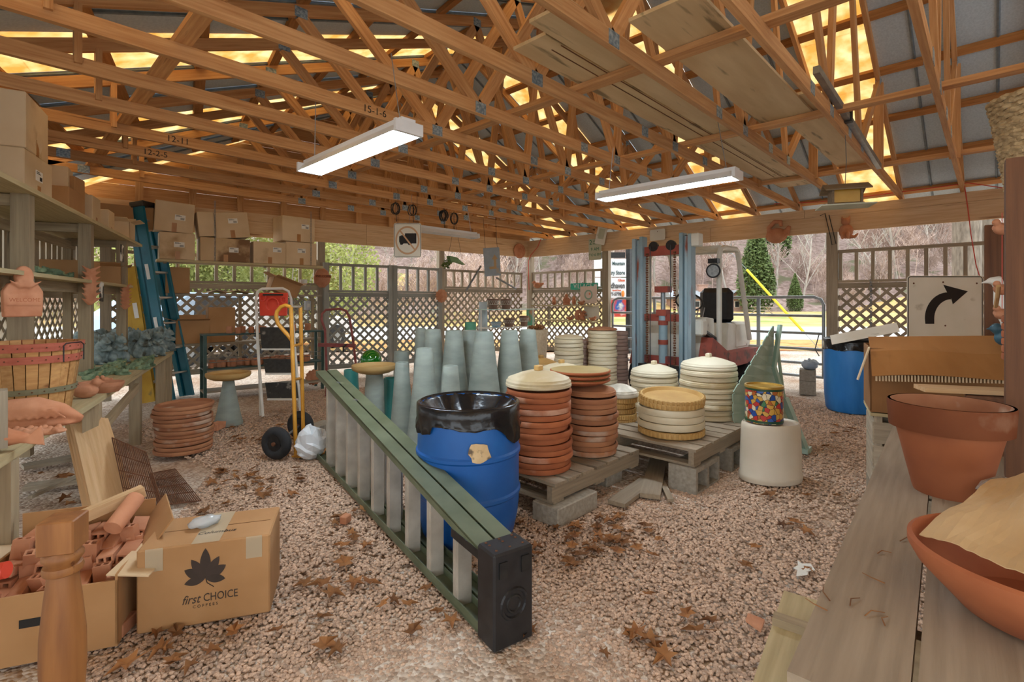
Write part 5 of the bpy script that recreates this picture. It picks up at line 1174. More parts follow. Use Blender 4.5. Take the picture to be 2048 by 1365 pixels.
# ---------------------------------------------------------------- lower left floor
# coffee box
A_ = FR(-1.463, 1.946); B__ = FR(-1.0115, 2.09); dx = (B__-A_); wbx = dx.length; rzb = math.atan2(dx.y, dx.x)
cb = carton('brown coffee box with printed leaf lying sealed on the gravel', A_+dx/2+Matrix.Rotation(rzb, 3, 'Z') @ V((0, .15, 0)), (wbx, .3, .328), rzb, m=M_CARD, tape=False, name='coffee_box')
M_PRINT = mat('dark_brown_print', '35291f', '40322a', vary=0, scale=10)
lf = [(0, .0)]
def leafpoly(cx, cz, L_, w, an):
    pts = []
    for i in range(12):
        t = i/11; x = math.sin(math.pi*t)**.8*w; pts.append((x, t*L_))
    pts += [(-p[0], p[1]) for p in pts[::-1][1:-1]]
    return [(cx+p[0]*math.cos(an)+p[1]*math.sin(an), cz-p[0]*math.sin(an)+p[1]*math.cos(an)) for p in pts]
for an, L1, w1 in ((-1.75, .075, .017), (1.75, .072, .017), (-1.05, .085, .02), (1.05, .085, .02), (-.55, .095, .017), (.55, .095, .017), (.0, .12, .019)):
    MB().prism(leafpoly(.0, .185, L1, w1, an), .001, Matrix.Translation((-.0, -.1515-.0002*an, 0))).build('leaf_print', M_PRINT, cb)
MB().tube([(0, -.1512, .19), (.006, -.1512, .165), (.03, -.1512, .145)], .0018, 4).build('stem_print', M_PRINT, cb)
MT = lambda x, z: basis((x, -.1512, z), (1, 0, 0), (0, 0, 1))
text_obj('lettering', 'first', .05, M_PRINT, cb, MT(-.052, .105), shear=.35, depth=.0004, sx=.8); text_obj('lettering', 'CHOICE', .045, M_PRINT, cb, MT(.055, .105), depth=.0004, sx=.75); text_obj('lettering', 'C O F F E E S', .016, M_PRINT, cb, MT(0, .075), depth=.0003)
M_CTAPE = mat('clear_tape', 'd9c7a8', vary=0, rough=.15, alpha=.55)
MB().bx(-.05, .05, -.152, .15, .3285, .3295).bx(wbx/2-.09, wbx/2-.03, -.1518, -.15, .24, .329).bx(-wbx/2+.03, -wbx/2+.09, -.1518, -.15, .24, .329).build('clear_tape', M_CTAPE, cb)
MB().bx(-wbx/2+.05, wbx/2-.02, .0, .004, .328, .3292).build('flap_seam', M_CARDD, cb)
text_obj('handwriting', 'Columbus', .035, M_INK, cb, basis((.02, -.06, .3296), (1, 0, 0), (0, 1, 0)), shear=.3, depth=.0003)
pb = MB().ball((0, 0, .0), (.06, .035, .022), 12, 8); rr = random.Random(3); pb.v = [v*(1+rr.uniform(-.2, .2)) for v in pb.v]
o = pb.build('tape_wad', mat('clear_plastic', 'c9d2d6', vary=0, rough=.1, alpha=.5), smooth=2); o.location = cb.matrix_basis @ V((-.05, .02, .35)) if False else cb.location+V((-.03, .03, .352)); tag(o, 'crumpled clear plastic tape wad on the coffee box', 'tape')
# box of terracotta tubes
bx0 = Pz(130, 1300, 0); dB = 1.62
ob = thing('brick_box', 'torn open cardboard box full of terracotta tubes by the newel post', 'box', at(135, 2.02, 0), rzb+.05)
k = .008; w, d, h = .48, .46, .27
MB().bx(-w/2, w/2, -d/2, d/2, 0, k).bx(-w/2, -w/2+k, -d/2, d/2, k, h).bx(w/2-k, w/2, -d/2, d/2, k, h).bx(-w/2, w/2, -d/2, -d/2+k, k, h*.92).bx(-w/2, w/2, d/2-k, d/2, k, h+.12).build('body', M_CARD, ob)
MB().beam((w/2, .05, h), (w/2+.09, .08, h+.13), .34, .006).build('flap', M_CARD, ob); MB().beam((w/2-.02, -.1, h), (w/2+.12, -.12, h-.02), .25, .006).build('flap', M_CARDP, ob); MB().beam((-w/2, 0, h), (-w/2-.15, 0, h+.02), .4, .006).build('flap', M_CARDP, ob)
MB().bx(-.05, .05, -d/2-.002, -d/2+.001, .13, .16).build('hand_hole', M_INK, ob)
brk = MB()
for (x0_, x1_, y0_, y1_) in ((-.028, .028, -.018, -.011), (-.028, .028, .011, .018), (-.028, -.021, -.011, .011), (.021, .028, -.011, .011), (-.004, .004, -.011, .011)): brk.bx(x0_, x1_, y0_, y1_, -.06, .06)
me_b = None; rr = random.Random(5); OB = ob.location.copy(); RBx = Matrix.Rotation(rzb+.05, 3, 'Z')
nb = 0
for iy in range(5):
    for ix in range(7):
        for lay in range(2 if iy > 1 else 1):
            x = -.17+.062*ix; y = -.16+.075*iy; z_ = .175+.045*lay+.02*iy
            if me_b is None: o = brk.build('clay_tube', M_TERRA2); me_b = o.data
            else: o = bpy.data.objects.new('clay_tube', me_b); COL.objects.link(o)
            o.location = OB+RBx @ V((x+rr.gauss(0, .005), y, z_)); o.rotation_euler = (rr.gauss(0, .12)+(1.57 if (ix+iy) % 3 else 0), rr.gauss(0, .12), rzb+rr.gauss(0, .15)); tag(o, 'hollow terracotta tube brick packed in the torn box', 'brick', 'terracotta tubes in the torn box')
for lab, a, b_, w_, h_, m in (('pale grooved wooden moulding laid over the terracotta tubes', (-.02, .06, .385), (.2, .2, .44), .05, .045, M_PLY),):
    o = board('moulding', OB+RBx @ V(a), OB+RBx @ V(b_), w_, h_, m); tag(o, lab, 'moulding')
    MB().bx(0, .25, -.008, .008, h_/2, h_/2+.01).build('bead', m, o, matrix=Matrix.Identity(4)) if False else None
o = MB().tube([OB+RBx @ V((.15, .0, .36)), OB+RBx @ V((.19, .14, .43))], .035, 14).build('clay_pipe', M_TERRA2, smooth=True); tag(o, 'fat terracotta pipe leaning on the torn box flap', 'pipe')
o = MB().tube([OB+RBx @ V((-.2, -.14, .305)), OB+RBx @ V((-.12, -.15, .315))], .03, 12).build('spool', M_RED, smooth=True); tag(o, 'red and white spool lying on the torn box', 'spool'); MB().tube([OB+RBx @ V((-.24, -.135, .303)), OB+RBx @ V((-.2, -.14, .305))], .032, 12).build('spool_end', M_WHITE, o)
o = MB().bx(-.05, .05, -.025, .025, 0, .05).build('brick', M_TERRA2, bevel=.004); o.location = Pz(248, 1262, 0); o.rotation_euler = (0, 0, .9); tag(o, 'single terracotta tube piece on the gravel by the coffee box', 'brick')
# newel post
nw = thing('newel_post', 'turned reddish pine newel post with a square top', 'post', at(126, 1.5, 0), head(1, .3)); nw.scale = (1, 1, .845); M_NEWEL = mat('newel_pine', '7f4f28', 'a56f3c', scale=3, stretch=(8, 8, .6), rough=.55, vary=0, c3='5c2f16', c3scale=5, c3cut=.72)
MB().lathe([(0, 0), (.035, 0), (.046, .03), (.05, .12), (.056, .25), (.055, .36), (.046, .48), (.038, .565), (.036, .575), (.047, .582), (.05, .595), (.047, .608), (.04, .612), (.042, .62), (.05, .632), (.05, .645), (.044, .655), (.042, .66), (0, .66)], 36).build('turned_shaft', M_NEWEL, nw, smooth=True)
MB().box((0, 0, .717), (.092, .092, .115)).build('square_top', M_NEWEL, nw, bevel=.004)
MB().lathe([(.03, 0), (.056, .0), (.056, .07), (.05, .09), (.03, .09)], 30).build('foot_ring', M_NEWEL, nw, smooth=True)
# leaning plywood and rusty grates
def slab_quad(name, lab, cat, pts, th, m, group=None, nv=None):
    a, b_, c_, d_ = [V(p) for p in pts]; nrm = (b_-a).cross(d_-a).normalized()*th if nv is None else V(nv)*th
    base = (a+b_+c_+d_)/4; base.z = min(a.z, b_.z, c_.z, d_.z)
    M_ = frame(a, d_, (b_-a)); Mi = M_.inverted()
    vs = [Mi @ p for p in (a, b_, c_, d_, a+nrm, b_+nrm, c_+nrm, d_+nrm)]
    o = MB().add(vs, [(0, 1, 2, 3), (7, 6, 5, 4), (0, 4, 5, 1), (1, 5, 6, 2), (2, 6, 7, 3), (3, 7, 4, 0)]).build(name, m, matrix=M_)
    return tag(o, lab, cat, group)
gA, gB = Pz(190, 1040, 0), Pz(278, 1030, 0)
for i in range(4):
    s = RT*(-.03*i)+FW*.012*i
    slab_quad('plywood_offcut', ['pale knotted plywood offcut leaning in front of the others', 'second plywood offcut leaning behind the knotted one', 'third plywood offcut in the leaning bundle', 'rearmost plywood offcut leaning on the table leg'][i], 'plywood', [gA+s, gB+s, Pd(217, 838, 3.35)+s, Pd(147, 852, 3.3)+s], .012, M_PLY, 'plywood offcuts leaning by the table')
def grate(lab, p00, p10, p11, p01, n, mrows, m=M_RUST):
    c = (V(p00)+V(p10))/2; c.z = min(V(p00).z, V(p10).z); t = thing('wire_grate', lab, 'grate', c)
    q = [V(p)-c for p in (p00, p10, p11, p01)]
    bl = lambda u, v: q[0].lerp(q[1], u).lerp(q[3].lerp(q[2], u), v)
    for i in range(n+1): MB().tube([bl(i/n, 0), bl(i/n, 1)], .0032, 4).build('wire', m, t)
    for j in range(mrows+1): MB().tube([bl(0, j/mrows), bl(1, j/mrows)], .0038, 4).build('cross_wire', m, t)
grate('rusty wire grate leaning against the plywood', Pz(262, 1052, .02), Pz(334, 1045, .02), Pd(292, 905, 3.2), Pd(224, 876, 3.25), 18, 5)
grate('rusty wire grate lying flat on the gravel', Pz(318, 1012, .018), Pz(402, 1002, .018), Pz(350, 938, .018), Pz(300, 948, .018), 20, 4)
# debris boards under the table
for lab, a, b_, w_, h_ in (('grey board lying under the table on the leaves', Pz(50, 975, .02), Pz(200, 955, .02), .1, .03), ('pale board lying under the table below the bushel basket', Pz(45, 935, .02), Pz(150, 915, .02), .12, .03), ('thin stick crossing the boards under the table', Pz(60, 995, .05), Pz(170, 945, .05), .025, .02)):
    tag(board('plank', a, b_, w_, h_, M_GREY), lab, 'plank', 'planks under the table')
o = board('timber_offcut', at(190, 1.22, .03)+V((0, 0, 0)), at(215, 1.42, .03), .09, .05, M_GREY); tag(o, 'grey timber offcut lying at the newel post foot', 'timber')
# ---------------------------------------------------------------- right-hand bench
BZ = .64
bu = FR(.869, 1).normalized(); bv = V((bu.y, -bu.x, 0)); brz = math.atan2(bu.y, bu.x)
PA = Pz(1574, 1343, BZ)
bn = thing('plank_bench', 'weathered plank table in the right foreground with a lower side board', 'table', (PA.x, PA.y, 0), brz)
def bl_(s, t, z): return V((s, -t, z))            # along the bench / away to the right
for i, (s0, s1) in enumerate(((0, 2.55), (-.25, 2.5), (-.3, 2.5))):
    t0 = .0+i*.178; board('top_plank', bl_(s0, t0+.084, BZ-.019), bl_(s1, t0+.084, BZ-.019), .168, .038, M_BENCH, bn)
for s in (.35, 2.2):
    board('bearer', bl_(s, 0.02, BZ-.082), bl_(s, .52, BZ-.082), .038, .088, M_TREAT, bn)
    for t in (.08, .46): board('leg', bl_(s+.04, t, 0), bl_(s+.04, t, BZ-.05), .038, .088, M_TREAT, bn, up=(0, 1, 0))
sA, sB = Pz(1568, 1192, .34), Pz(1510, 1365, .34); dd = (sA-sB).normalized(); Mi = bn.matrix_basis
Minv = (Matrix.Translation(bn.location) @ Matrix.Rotation(brz, 4, 'Z')).inverted()
off = V((dd.y, -dd.x, 0))*.085
board('side_board', Minv @ (sB-dd*.3+off), Minv @ (sA+off), .17, .034, M_SHELF, bn); board('side_bearer', Minv @ (sA-dd*.2), Minv @ (sA-dd*.2+V((dd.y, -dd.x, 0))*.35), .038, .08, M_TREAT, bn)
board('leg', Minv @ (sA-dd*.2+off*.5-V((0, 0, .34))), Minv @ (sA-dd*.2+off*.5-V((0, 0, .02))), .06, .06, M_TREAT, bn, up=(1, 0, 0))
def BB(s, t, z): return V((PA.x, PA.y, 0))+bu*s+bv*t+V((0, 0, z))
# big flower pot
pc = Pz(1897, 985, BZ); pot = thing('flower_pot', 'large terracotta flower pot standing on the plank table', 'pot', (pc.x, pc.y, BZ))
kR = .172
MB().lathe([(0, 0), (kR*.56, 0), (kR*.585, .012), (kR*.86, .222), (kR*.87, .228)], 56).lathe([(kR*.97, .222), (kR*1.0, .305), (kR*.985, .312), (kR*.94, .312), (kR*.9, .24), (kR*.5, .015), (0, .013)], 56).build('pot_body', mat('weathered_pot', '86492a', 'a05d36', scale=4, rough=.8, vary=0, c3='b88a6b', c3scale=3.2, c3cut=.66), pot, smooth=True)
MB().lathe([(kR*.86, .222), (kR*.97, .222), (kR*1.0, .305), (kR*.985, .312), (kR*.94, .312), (kR*.93, .3), (kR*.87, .24)], 56).build('collar', mat('dusty_collar', '925f41', 'ad7c5a', scale=5, rough=.85, vary=0, c3='cbb29c', c3scale=4, c3cut=.6), pot, smooth=True)
# wide bowl and kraft paper
bo = FR(1.10, 1.03); bw_ = thing('terracotta_bowl', 'wide shallow terracotta bowl under kraft paper on the plank table', 'bowl', (bo.x, bo.y, BZ)); kB = .225
MB().lathe([(0, 0), (kB*.5, 0), (kB*.62, .01), (kB*.93, .085), (kB*1.0, .115), (kB*1.0, .13), (kB*.96, .135), (kB*.92, .12), (kB*.86, .085), (kB*.58, .022), (0, .016)], 64).build('bowl_body', M_TERRA, bw_, smooth=True)
pp = MB(); n1, n2 = 16, 12; rr = random.Random(6)
cor = [Pz(1838, 1070, BZ+.13), Pz(2085, 1150, BZ+.17), Pz(2110, 925, BZ+.2), Pz(1990, 962, BZ+.10)]
for i in range(n1+1):
    for j in range(n2+1):
        u, v = i/n1, j/n2; p = cor[0].lerp(cor[1], u).lerp(cor[3].lerp(cor[2], u), v)
        p.z += .012*math.sin(5*u+3*v)+.008*math.sin(9*v-4*u)+rr.gauss(0, .0012); pp.v.append(p)
pp.f = [[i*(n2+1)+j, i*(n2+1)+j+1, (i+1)*(n2+1)+j+1, (i+1)*(n2+1)+j] for i in range(n1) for j in range(n2)]
o = pp.build('kraft_paper', M_PAPER); md = o.modifiers.new('thick', 'SOLIDIFY'); md.thickness = .002; tag(o, 'crumpled tan kraft paper lying over the terracotta bowl', 'paper')
pl_ = MB().ball((0, 0, 0), (.09, .06, .04), 14, 10); pl_.v = [v*(1+rr.uniform(-.2, .2)) for v in pl_.v]
o = pl_.build('plastic_wrap', mat('clear_wrap', 'cfd0c8', vary=0, rough=.12, alpha=.45), smooth=2); o.location = Pz(2010, 985, BZ+.06); tag(o, 'crumpled clear plastic wrap beside the kraft paper', 'wrap')
# twigs on the bench
for px, py, an, ln in ((1800, 1085, .3, .09), (1755, 1110, .1, .04), (1770, 1170, 2, .05), (1660, 1205, 1.2, .06), (1700, 1215, .6, .05), (1730, 1235, .2, .05), (1655, 1225, 2.0, .05), (1770, 1255, .8, .04)):
    p = Pz(px, py, BZ); o = MB().tube([(0, 0, .003), (ln*.5, .008, .006), (ln, 0, .003)], [.0015, .0012, .0008], 5).build('twig', M_LEAF); o.location = p; o.rotation_euler = (0, 0, an-.8); tag(o, 'tiny dry twig lying on the plank table', 'twig', 'twigs on the plank table')
# dark post of the right shelf
rp_ = thing('right_shelf', 'dark stained post of the shelf beside the plank table', 'shelf', (Pz(2042, 960, BZ).x, Pz(2042, 960, BZ).y, 0), brz); o0 = rp_.location
board('post', V((0, 0, 0)), V((0, 0, 1.83)), .085, .085, M_DARKW, rp_, up=(1, 0, 0)); board('post', V((1.35, 0, 0)), V((1.35, 0, 1.74)), .085, .085, M_DARKW, rp_, up=(1, 0, 0))
for z_ in (1.04, 1.7): board('shelf_board', V((.1, -.24, z_)), V((1.6, -.24, z_)), .4, .03, M_DARKW, rp_)
def RS(s, t, z): return o0.xy.to_3d()+bu*s+bv*t+V((0, 0, z))
# woven basket stack
wc = RS(.55, .10, 1.716); M_WICK = mat('wicker', '8a7350', 'c4ad85', scale=40, rough=.9, bump=.8, vary=.1, spread=.7)
for i in range(7):
    t = thing('wicker_basket', '%s wicker basket of the nested stack on the right shelf' % ('lowest second third fourth fifth sixth uppermost'.split()[i]), 'basket', (wc.x, wc.y, 1.716+i*.055), group='wicker baskets')
    for k in range(5 if i < 6 else 8):
        R_ = .085+.008*i+.004*k; z_ = .012+k*.02
        pts = [V((math.cos(a)*(R_+.004*math.sin(18*a+k*3.14)), math.sin(a)*(R_+.004*math.sin(18*a+k*3.14)), z_+.003*math.cos(18*a))) for a in [2*math.pi*j/72 for j in range(72)]]
        MB().tube(pts, .0115, 5, closed=True).build('woven_strand', M_WICK, t)
    MB().lathe([(0, 0), (.08+.008*i, 0), (.08+.008*i, .008), (0, .008)], 24).build('base', M_WICK, t)
# saucers, goose and hanging clay birds on that shelf
q = RS(.30, .05, 1.055)
for i in range(6):
    o = MB().lathe([(a*.085, b) for a, b in saucer_prof(1, .03)], 28).build('terracotta_saucer', M_TERRA, smooth=True); o.location = (q.x, q.y, 1.057+i*.031); tag(o, 'small terracotta saucer in the stack behind the dark post', 'saucer', 'saucers behind the dark post')
q2 = RS(.17, .02, .915)
gs = MB(); gs.ball((0, 0, .08), (.1, .06, .075)); gs.tube([(.06, 0, .1), (.1, 0, .17), (.105, 0, .25), (.12, 0, .29), (.15, 0, .285)], [.045, .03, .024, .028, .018], 10); gs.tube([(.15, 0, .285), (.19, 0, .275)], [.014, .004], 6); gs.tube([(-.08, 0, .1), (-.15, 0, .13)], [.04, .01], 8)
ME_G = fuse(gs, .007, 'goose'); gp = RS(.95, -.14, .915)
figure('goose_statue', ME_G, M_WHITE, 'white goose statue standing behind the dark post', 'statue', RS(.8, .07, 1.13), head(-1, .15), .95)
o = MB().bx(-.12, .12, -.09, .09, 0, .07).build('stone_plinth', M_CONC, bevel=.01); o.location = RS(.8, .1, 1.057); o.rotation_euler = (0, 0, brz); tag(o, 'grey plinth under the white goose statue', 'plinth')
fa = mat('iridescent_plumage', '2f2440', '3f6a7a', scale=5, rough=.4, vary=0, c3='6a4a7a', c3scale=4, c3cut=.6); ME_B2 = ME_BIRD.copy(); ME_B2.materials.clear()
figure('painted_bird', ME_B2, fa, 'dark purple and blue painted bird beside the goose', 'figurine', RS(1.1, .05, 1.057), head(-1, .3), 1.0)
hb = RS(.5, -.02, 0)
for i, z_ in enumerate((1.60, 1.33, 1.22)):
    ob_ = figure('clay_bird', ME_BIRD, M_TERRA2, ['upper', 'middle', 'lowest'][i]+' terracotta bird strung up beside the dark post', 'ornament', (hb.x, hb.y, z_), head(-1, -.2), .5 if i else .55, 'strung clay birds')
o = MB().tube([(hb.x, hb.y, 1.24), (hb.x, hb.y, 1.70)], .0015, 5).build('string', M_CORD); tag(o, 'string holding the terracotta birds beside the dark post', 'string')
o = MB().tube([RS(.0, -.06, 1.36), RS(.05, -.06, 1.32), RS(.14, -.06, 1.28)], .007, 6).build('rope', mat('tan_rope', 'b98f5a', 'cda672', vary=0)); tag(o, 'tan rope tied round the dark post', 'rope')
# cardboard box, crate behind the pot
cb_c = at(1868, 3.0, 0); crt = thing('wooden_crate', 'plank crate behind the big flower pot carrying the open box', 'crate', cb_c, head(1, -.6))
for i in range(4): board('slat', V((-.31, -.2, .1+i*.14)), V((.31, -.2, .1+i*.14)), .015, .125, M_GREY, crt); board('slat', V((-.31, .2, .1+i*.14)), V((.31, .2, .1+i*.14)), .015, .125, M_GREY, crt)
for s in (-1, 1):
    for i in range(4): board('end_slat', V((s*.31, -.2, .1+i*.14)), V((s*.31, .2, .1+i*.14)), .015, .125, M_GREY, crt)
    for y in (-.22, .22): board('corner_post', V((s*.29, y*.82, 0)), V((s*.29, y*.82, .62)), .04, .04, M_GREY, crt, up=(1, 0, 0))
for i in range(3): board('lid_board', V((-.33, -.15+.15*i, .63)), V((.33, -.15+.15*i, .63)), .15, .018, M_SHELF, crt)
bb = thing('open_carton', 'big brown carton with a drooping front flap behind the flower pot', 'box', (cb_c.x, cb_c.y, .645), head(1, -.6)); k = .007; w, d, h = .66, .44, .38
MB().bx(-w/2, w/2, -d/2, d/2, 0, k).bx(-w/2, -w/2+k, -d/2, d/2, k, h).bx(w/2-k, w/2, -d/2, d/2, k, h).bx(-w/2, w/2, -d/2, -d/2+k, k, h).bx(-w/2, w/2, d/2-k, d/2, k, h).build('body', M_CARDD, bb)  # whole body in dark cardboard, imitating the shadow below the flap
fl_ = MB(); n = 8
for i in range(n+1):
    u = i/n; x = -w/2+w*u
    for (yy, zz) in ((-d/2+.12, h+.06+.03*u), (-d/2-.02, h-.02+.03*u+.01*math.sin(6*u)), (-d/2-.10+.05*u, h-.155+.03*u+.012*math.sin(5*u))): fl_.v.append(V((x+.06*u*(1 if zz < h-.1 else 0), yy, zz)))
fl_.f = [[i*3+j, i*3+j+1, (i+1)*3+j+1, (i+1)*3+j] for i in range(n) for j in range(2)]
o = fl_.build('front_flap', mat('brown_flap', '9a6733', 'b17c45', scale=3, rough=.9, vary=0, c3='6f4824', c3scale=2.2, c3cut=.6), bb); md = o.modifiers.new('t', 'SOLIDIFY'); md.thickness = .006  # flap coloured brighter than the body to imitate light falling on it
cr = MB()
for i in range(44): x = -w/2+.02+i*.0148; cr.bx(x, x+.007, -d/2-.085+.0011*i, -d/2-.06+.0011*i, h-.185+.0007*i, h-.15+.0007*i)
cr.build('corrugation', M_CARDP, bb)
MB().beam((-w/2, -.16, h), (-w/2-.06, -.18, h-.2), .09, .006, up=(1, 0, 0)).build('side_flap', M_CARDP, bb)
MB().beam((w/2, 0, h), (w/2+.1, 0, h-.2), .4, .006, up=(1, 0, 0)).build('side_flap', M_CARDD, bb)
o = board('scrap_board', BB(2.0, .12, BZ+.25), BB(2.2, .6, BZ+.25), .12, .02, M_PLY); tag(o, 'pale scrap board laid behind the flower pot rim', 'board'); o.location.z = BZ+.26
o = MB().bx(-.12, .12, -.1, .1, 0, .245).build('wood_block', M_DARKW); o.location = BB(2.1, .38, BZ+.001); o.rotation_euler = (0, 0, brz); tag(o, 'dark wooden block under the pale scrap board', 'block')
# ---------------------------------------------------------------- right-turn arrow sign
def signplate(name, lab, c, w, h, m, nrm=None, rz=None, tilt=0, th=.004, rad=.03, kids=None, border=None, group=None, roll=0):
    """upright plate centred on c facing the camera side; local X right, Z up, front = -Y"""
    rz = ANG-math.pi/2 if rz is None else rz
    t = thing(name, lab, 'sign', c, group=group, rot=(tilt, roll, rz))
    def rr_(w_, h_, r_): 
        pts = []
        for cx_, cz_, a0 in ((w_/2-r_, h_/2-r_, 0), (-w_/2+r_, h_/2-r_, 90), (-w_/2+r_, -h_/2+r_, 180), (w_/2-r_, -h_/2+r_, 270)):
            for k in range(5): a = math.radians(a0+k*22.5); pts.append((cx_+r_*math.cos(a), cz_+r_*math.sin(a)))
        return pts
    MB().prism(rr_(w, h, rad), th).build('plate', m, t)
    if border:
        bm, bwid, ins = border; o_, i_ = rr_(w-2*ins, h-2*ins, rad*.9), rr_(w-2*ins-2*bwid, h-2*ins-2*bwid, rad*.6)
        mb = MB(); n = len(o_); y = -th/2-.0012
        mb.v = [V((x, y, z)) for x, z in o_]+[V((x, y, z)) for x, z in i_]; mb.f = [[i, (i+1) % n, (i+1) % n+n, i+n] for i in range(n)]
        mb.build('border', bm, t)
    return t
M_SW = mat('sign_face', 'd8d5c4', 'e3e0d2', scale=4, rough=.5, vary=0, c3='bdb8a4', c3scale=6, c3cut=.68)
sa = at(1890, 4.6, 0); zc = 1.3-(628-604)/1000*4.6+.02
ts = signplate('arrow_sign', 'white square road sign with a black right-curving arrow', (sa.x, sa.y, 1.18), .70, .72, M_SW, border=(M_INK, .008, .006))
def apoly(pts): MB().prism(pts, .001, Matrix.Translation((0, -.0035, 0))).build('arrow_print', M_INK, ts)
K = lambda x, y: ((x-1890)/1000*4.6, (628-y)/1000*4.6-.0)
zoff = 1.18-(1.3-(628-604)/1000*4.6)
arc = []
for i in range(13):
    a = math.radians(180-90*i/12); arc.append((1896+47*math.cos(a), 637-52*math.sin(a)))
arc2 = []
for i in range(13):
    a = math.radians(90+90*i/12); arc2.append((1902+34*math.cos(a), 637-38*math.sin(a)))
outer = [(1850, 648)]+arc; inner = arc2+[(1868, 648)]
poly = [K(x, y-zoff*0) for x, y in outer+inner]
mb = MB(); no = len(outer); ni = len(inner)
vv = [V((K(x, y)[0], -.0035, K(x, y)[1]-zoff)) for x, y in outer+inner]; nn = min(no, ni)
mb.v = vv; 
for i in range(nn-1): mb.f.append([i, i+1, no+ni-2-i, no+ni-1-i])
mb.build('arrow_print', M_INK, ts)
MB().prism([(K(x, y)[0], K(x, y)[1]-zoff) for x, y in ((1886, 570), (1935, 583), (1905, 609), (1902, 598), (1893, 584))], .001, Matrix.Translation((0, -.0035, 0))).build('arrow_print', M_INK, ts)
for x, z in ((.29, .29), (-.02, .3), (-.29, .29), (.0, -.1)): MB().tube([(x, -.004, z), (x, -.001, z)], .008, 8).build('bolt_hole', M_RUST, ts)
sw = thing('sawhorse', 'wooden sawhorse holding up the arrow sign', 'sawhorse', (sa.x+FW.x*.03, sa.y+FW.y*.03, 0), ANG-math.pi/2)
board('top_beam', V((-.4, 0, .79)), V((.4, 0, .79)), .06, .06, M_GREY, sw)
for s in (-1, 1):
    for y in (-.22, .22): board('leg', V((s*.36, y, 0)), V((s*.3, 0, .77)), .04, .07, M_GREY, sw)
    board('upright', V((s*.2, .02, .8)), V((s*.2, .02, 1.5)), .03, .04, M_GREY, sw, up=(1, 0, 0))
# sign plate lying over the bright blue drum
a, b_, c_, d_ = Pd(1664, 690, 5.75), Pd(1800, 664, 5.45), Pd(1793, 646, 5.75), Pd(1660, 672, 6.05)
o = slab_quad('metal_sign', 'white metal sign with dark rim lying across the bright blue drum', 'sign', [a, b_, c_, d_], .004, M_SW)
o = MB().tube([a, b_, c_, d_], .008, 5, closed=True).build('sign_rim', M_INK, o)
# cinder block and rags left of the bright drum
cblock('grey hollow block behind the bright blue drum', Pz(1632, 792, 0), (.4, .2, .19), 1, head(.6, 1)); cblock('second grey block stacked beside the bright blue drum', Pz(1632, 792, 0)+V((0, 0, .192)), (.3, .2, .15), 0, head(.6, 1))
o = MB().ball((0, 0, .06), (.14, .1, .07), 14, 10); rr = random.Random(2); o.v = [v*(1+rr.uniform(-.2, .2)) for v in o.v]; o = o.build('rag', mat('blue_rag', '8d9fb0', 'aab8c4', vary=0), smooth=2); o.location = Pz(1632, 792, 0)+V((.12, .1, .345)); tag(o, 'crumpled blue-grey rag on the stacked blocks', 'rag')
# ---------------------------------------------------------------- tube gate
gt = thing('tube_gate', 'grey six-rail metal tube gate across the opening', 'gate', (XR+.12, 3.58, 0))
y0, y1 = -1.80, 1.80; M_GT = mat('gate_steel', '8f979b', 'a7aeb2', scale=8, rough=.4, metal=.5, vary=0)
zs = (1.37, 1.09, .83, .595, .38, .185); rr_c = .12
MB().tube([(0, y0, .185), (0, y0, 1.25), (0, y0+.035, 1.335), (0, y0+.12, 1.37), (0, y1-.12, 1.37), (0, y1-.035, 1.335), (0, y1, 1.25), (0, y1, .185)], .023, 10).build('frame_tube', M_GT, gt, smooth=True)
for z_ in zs[1:]: MB().tube([(0, y0, z_), (0, y1, z_)], .021, 8).build('rail', M_GT, gt, smooth=True)
for y in (-.9, .0, .9): MB().bx(-.012, .012, y-.025, y+.025, .185, 1.37).build('upright_stay', M_GT, gt)
MB().tube([(-.03, y0+.05, .83), (-.05, y0+.1, .6), (-.03, y0+.05, .5)], .008, 5).build('latch_chain', M_STEEL, gt)
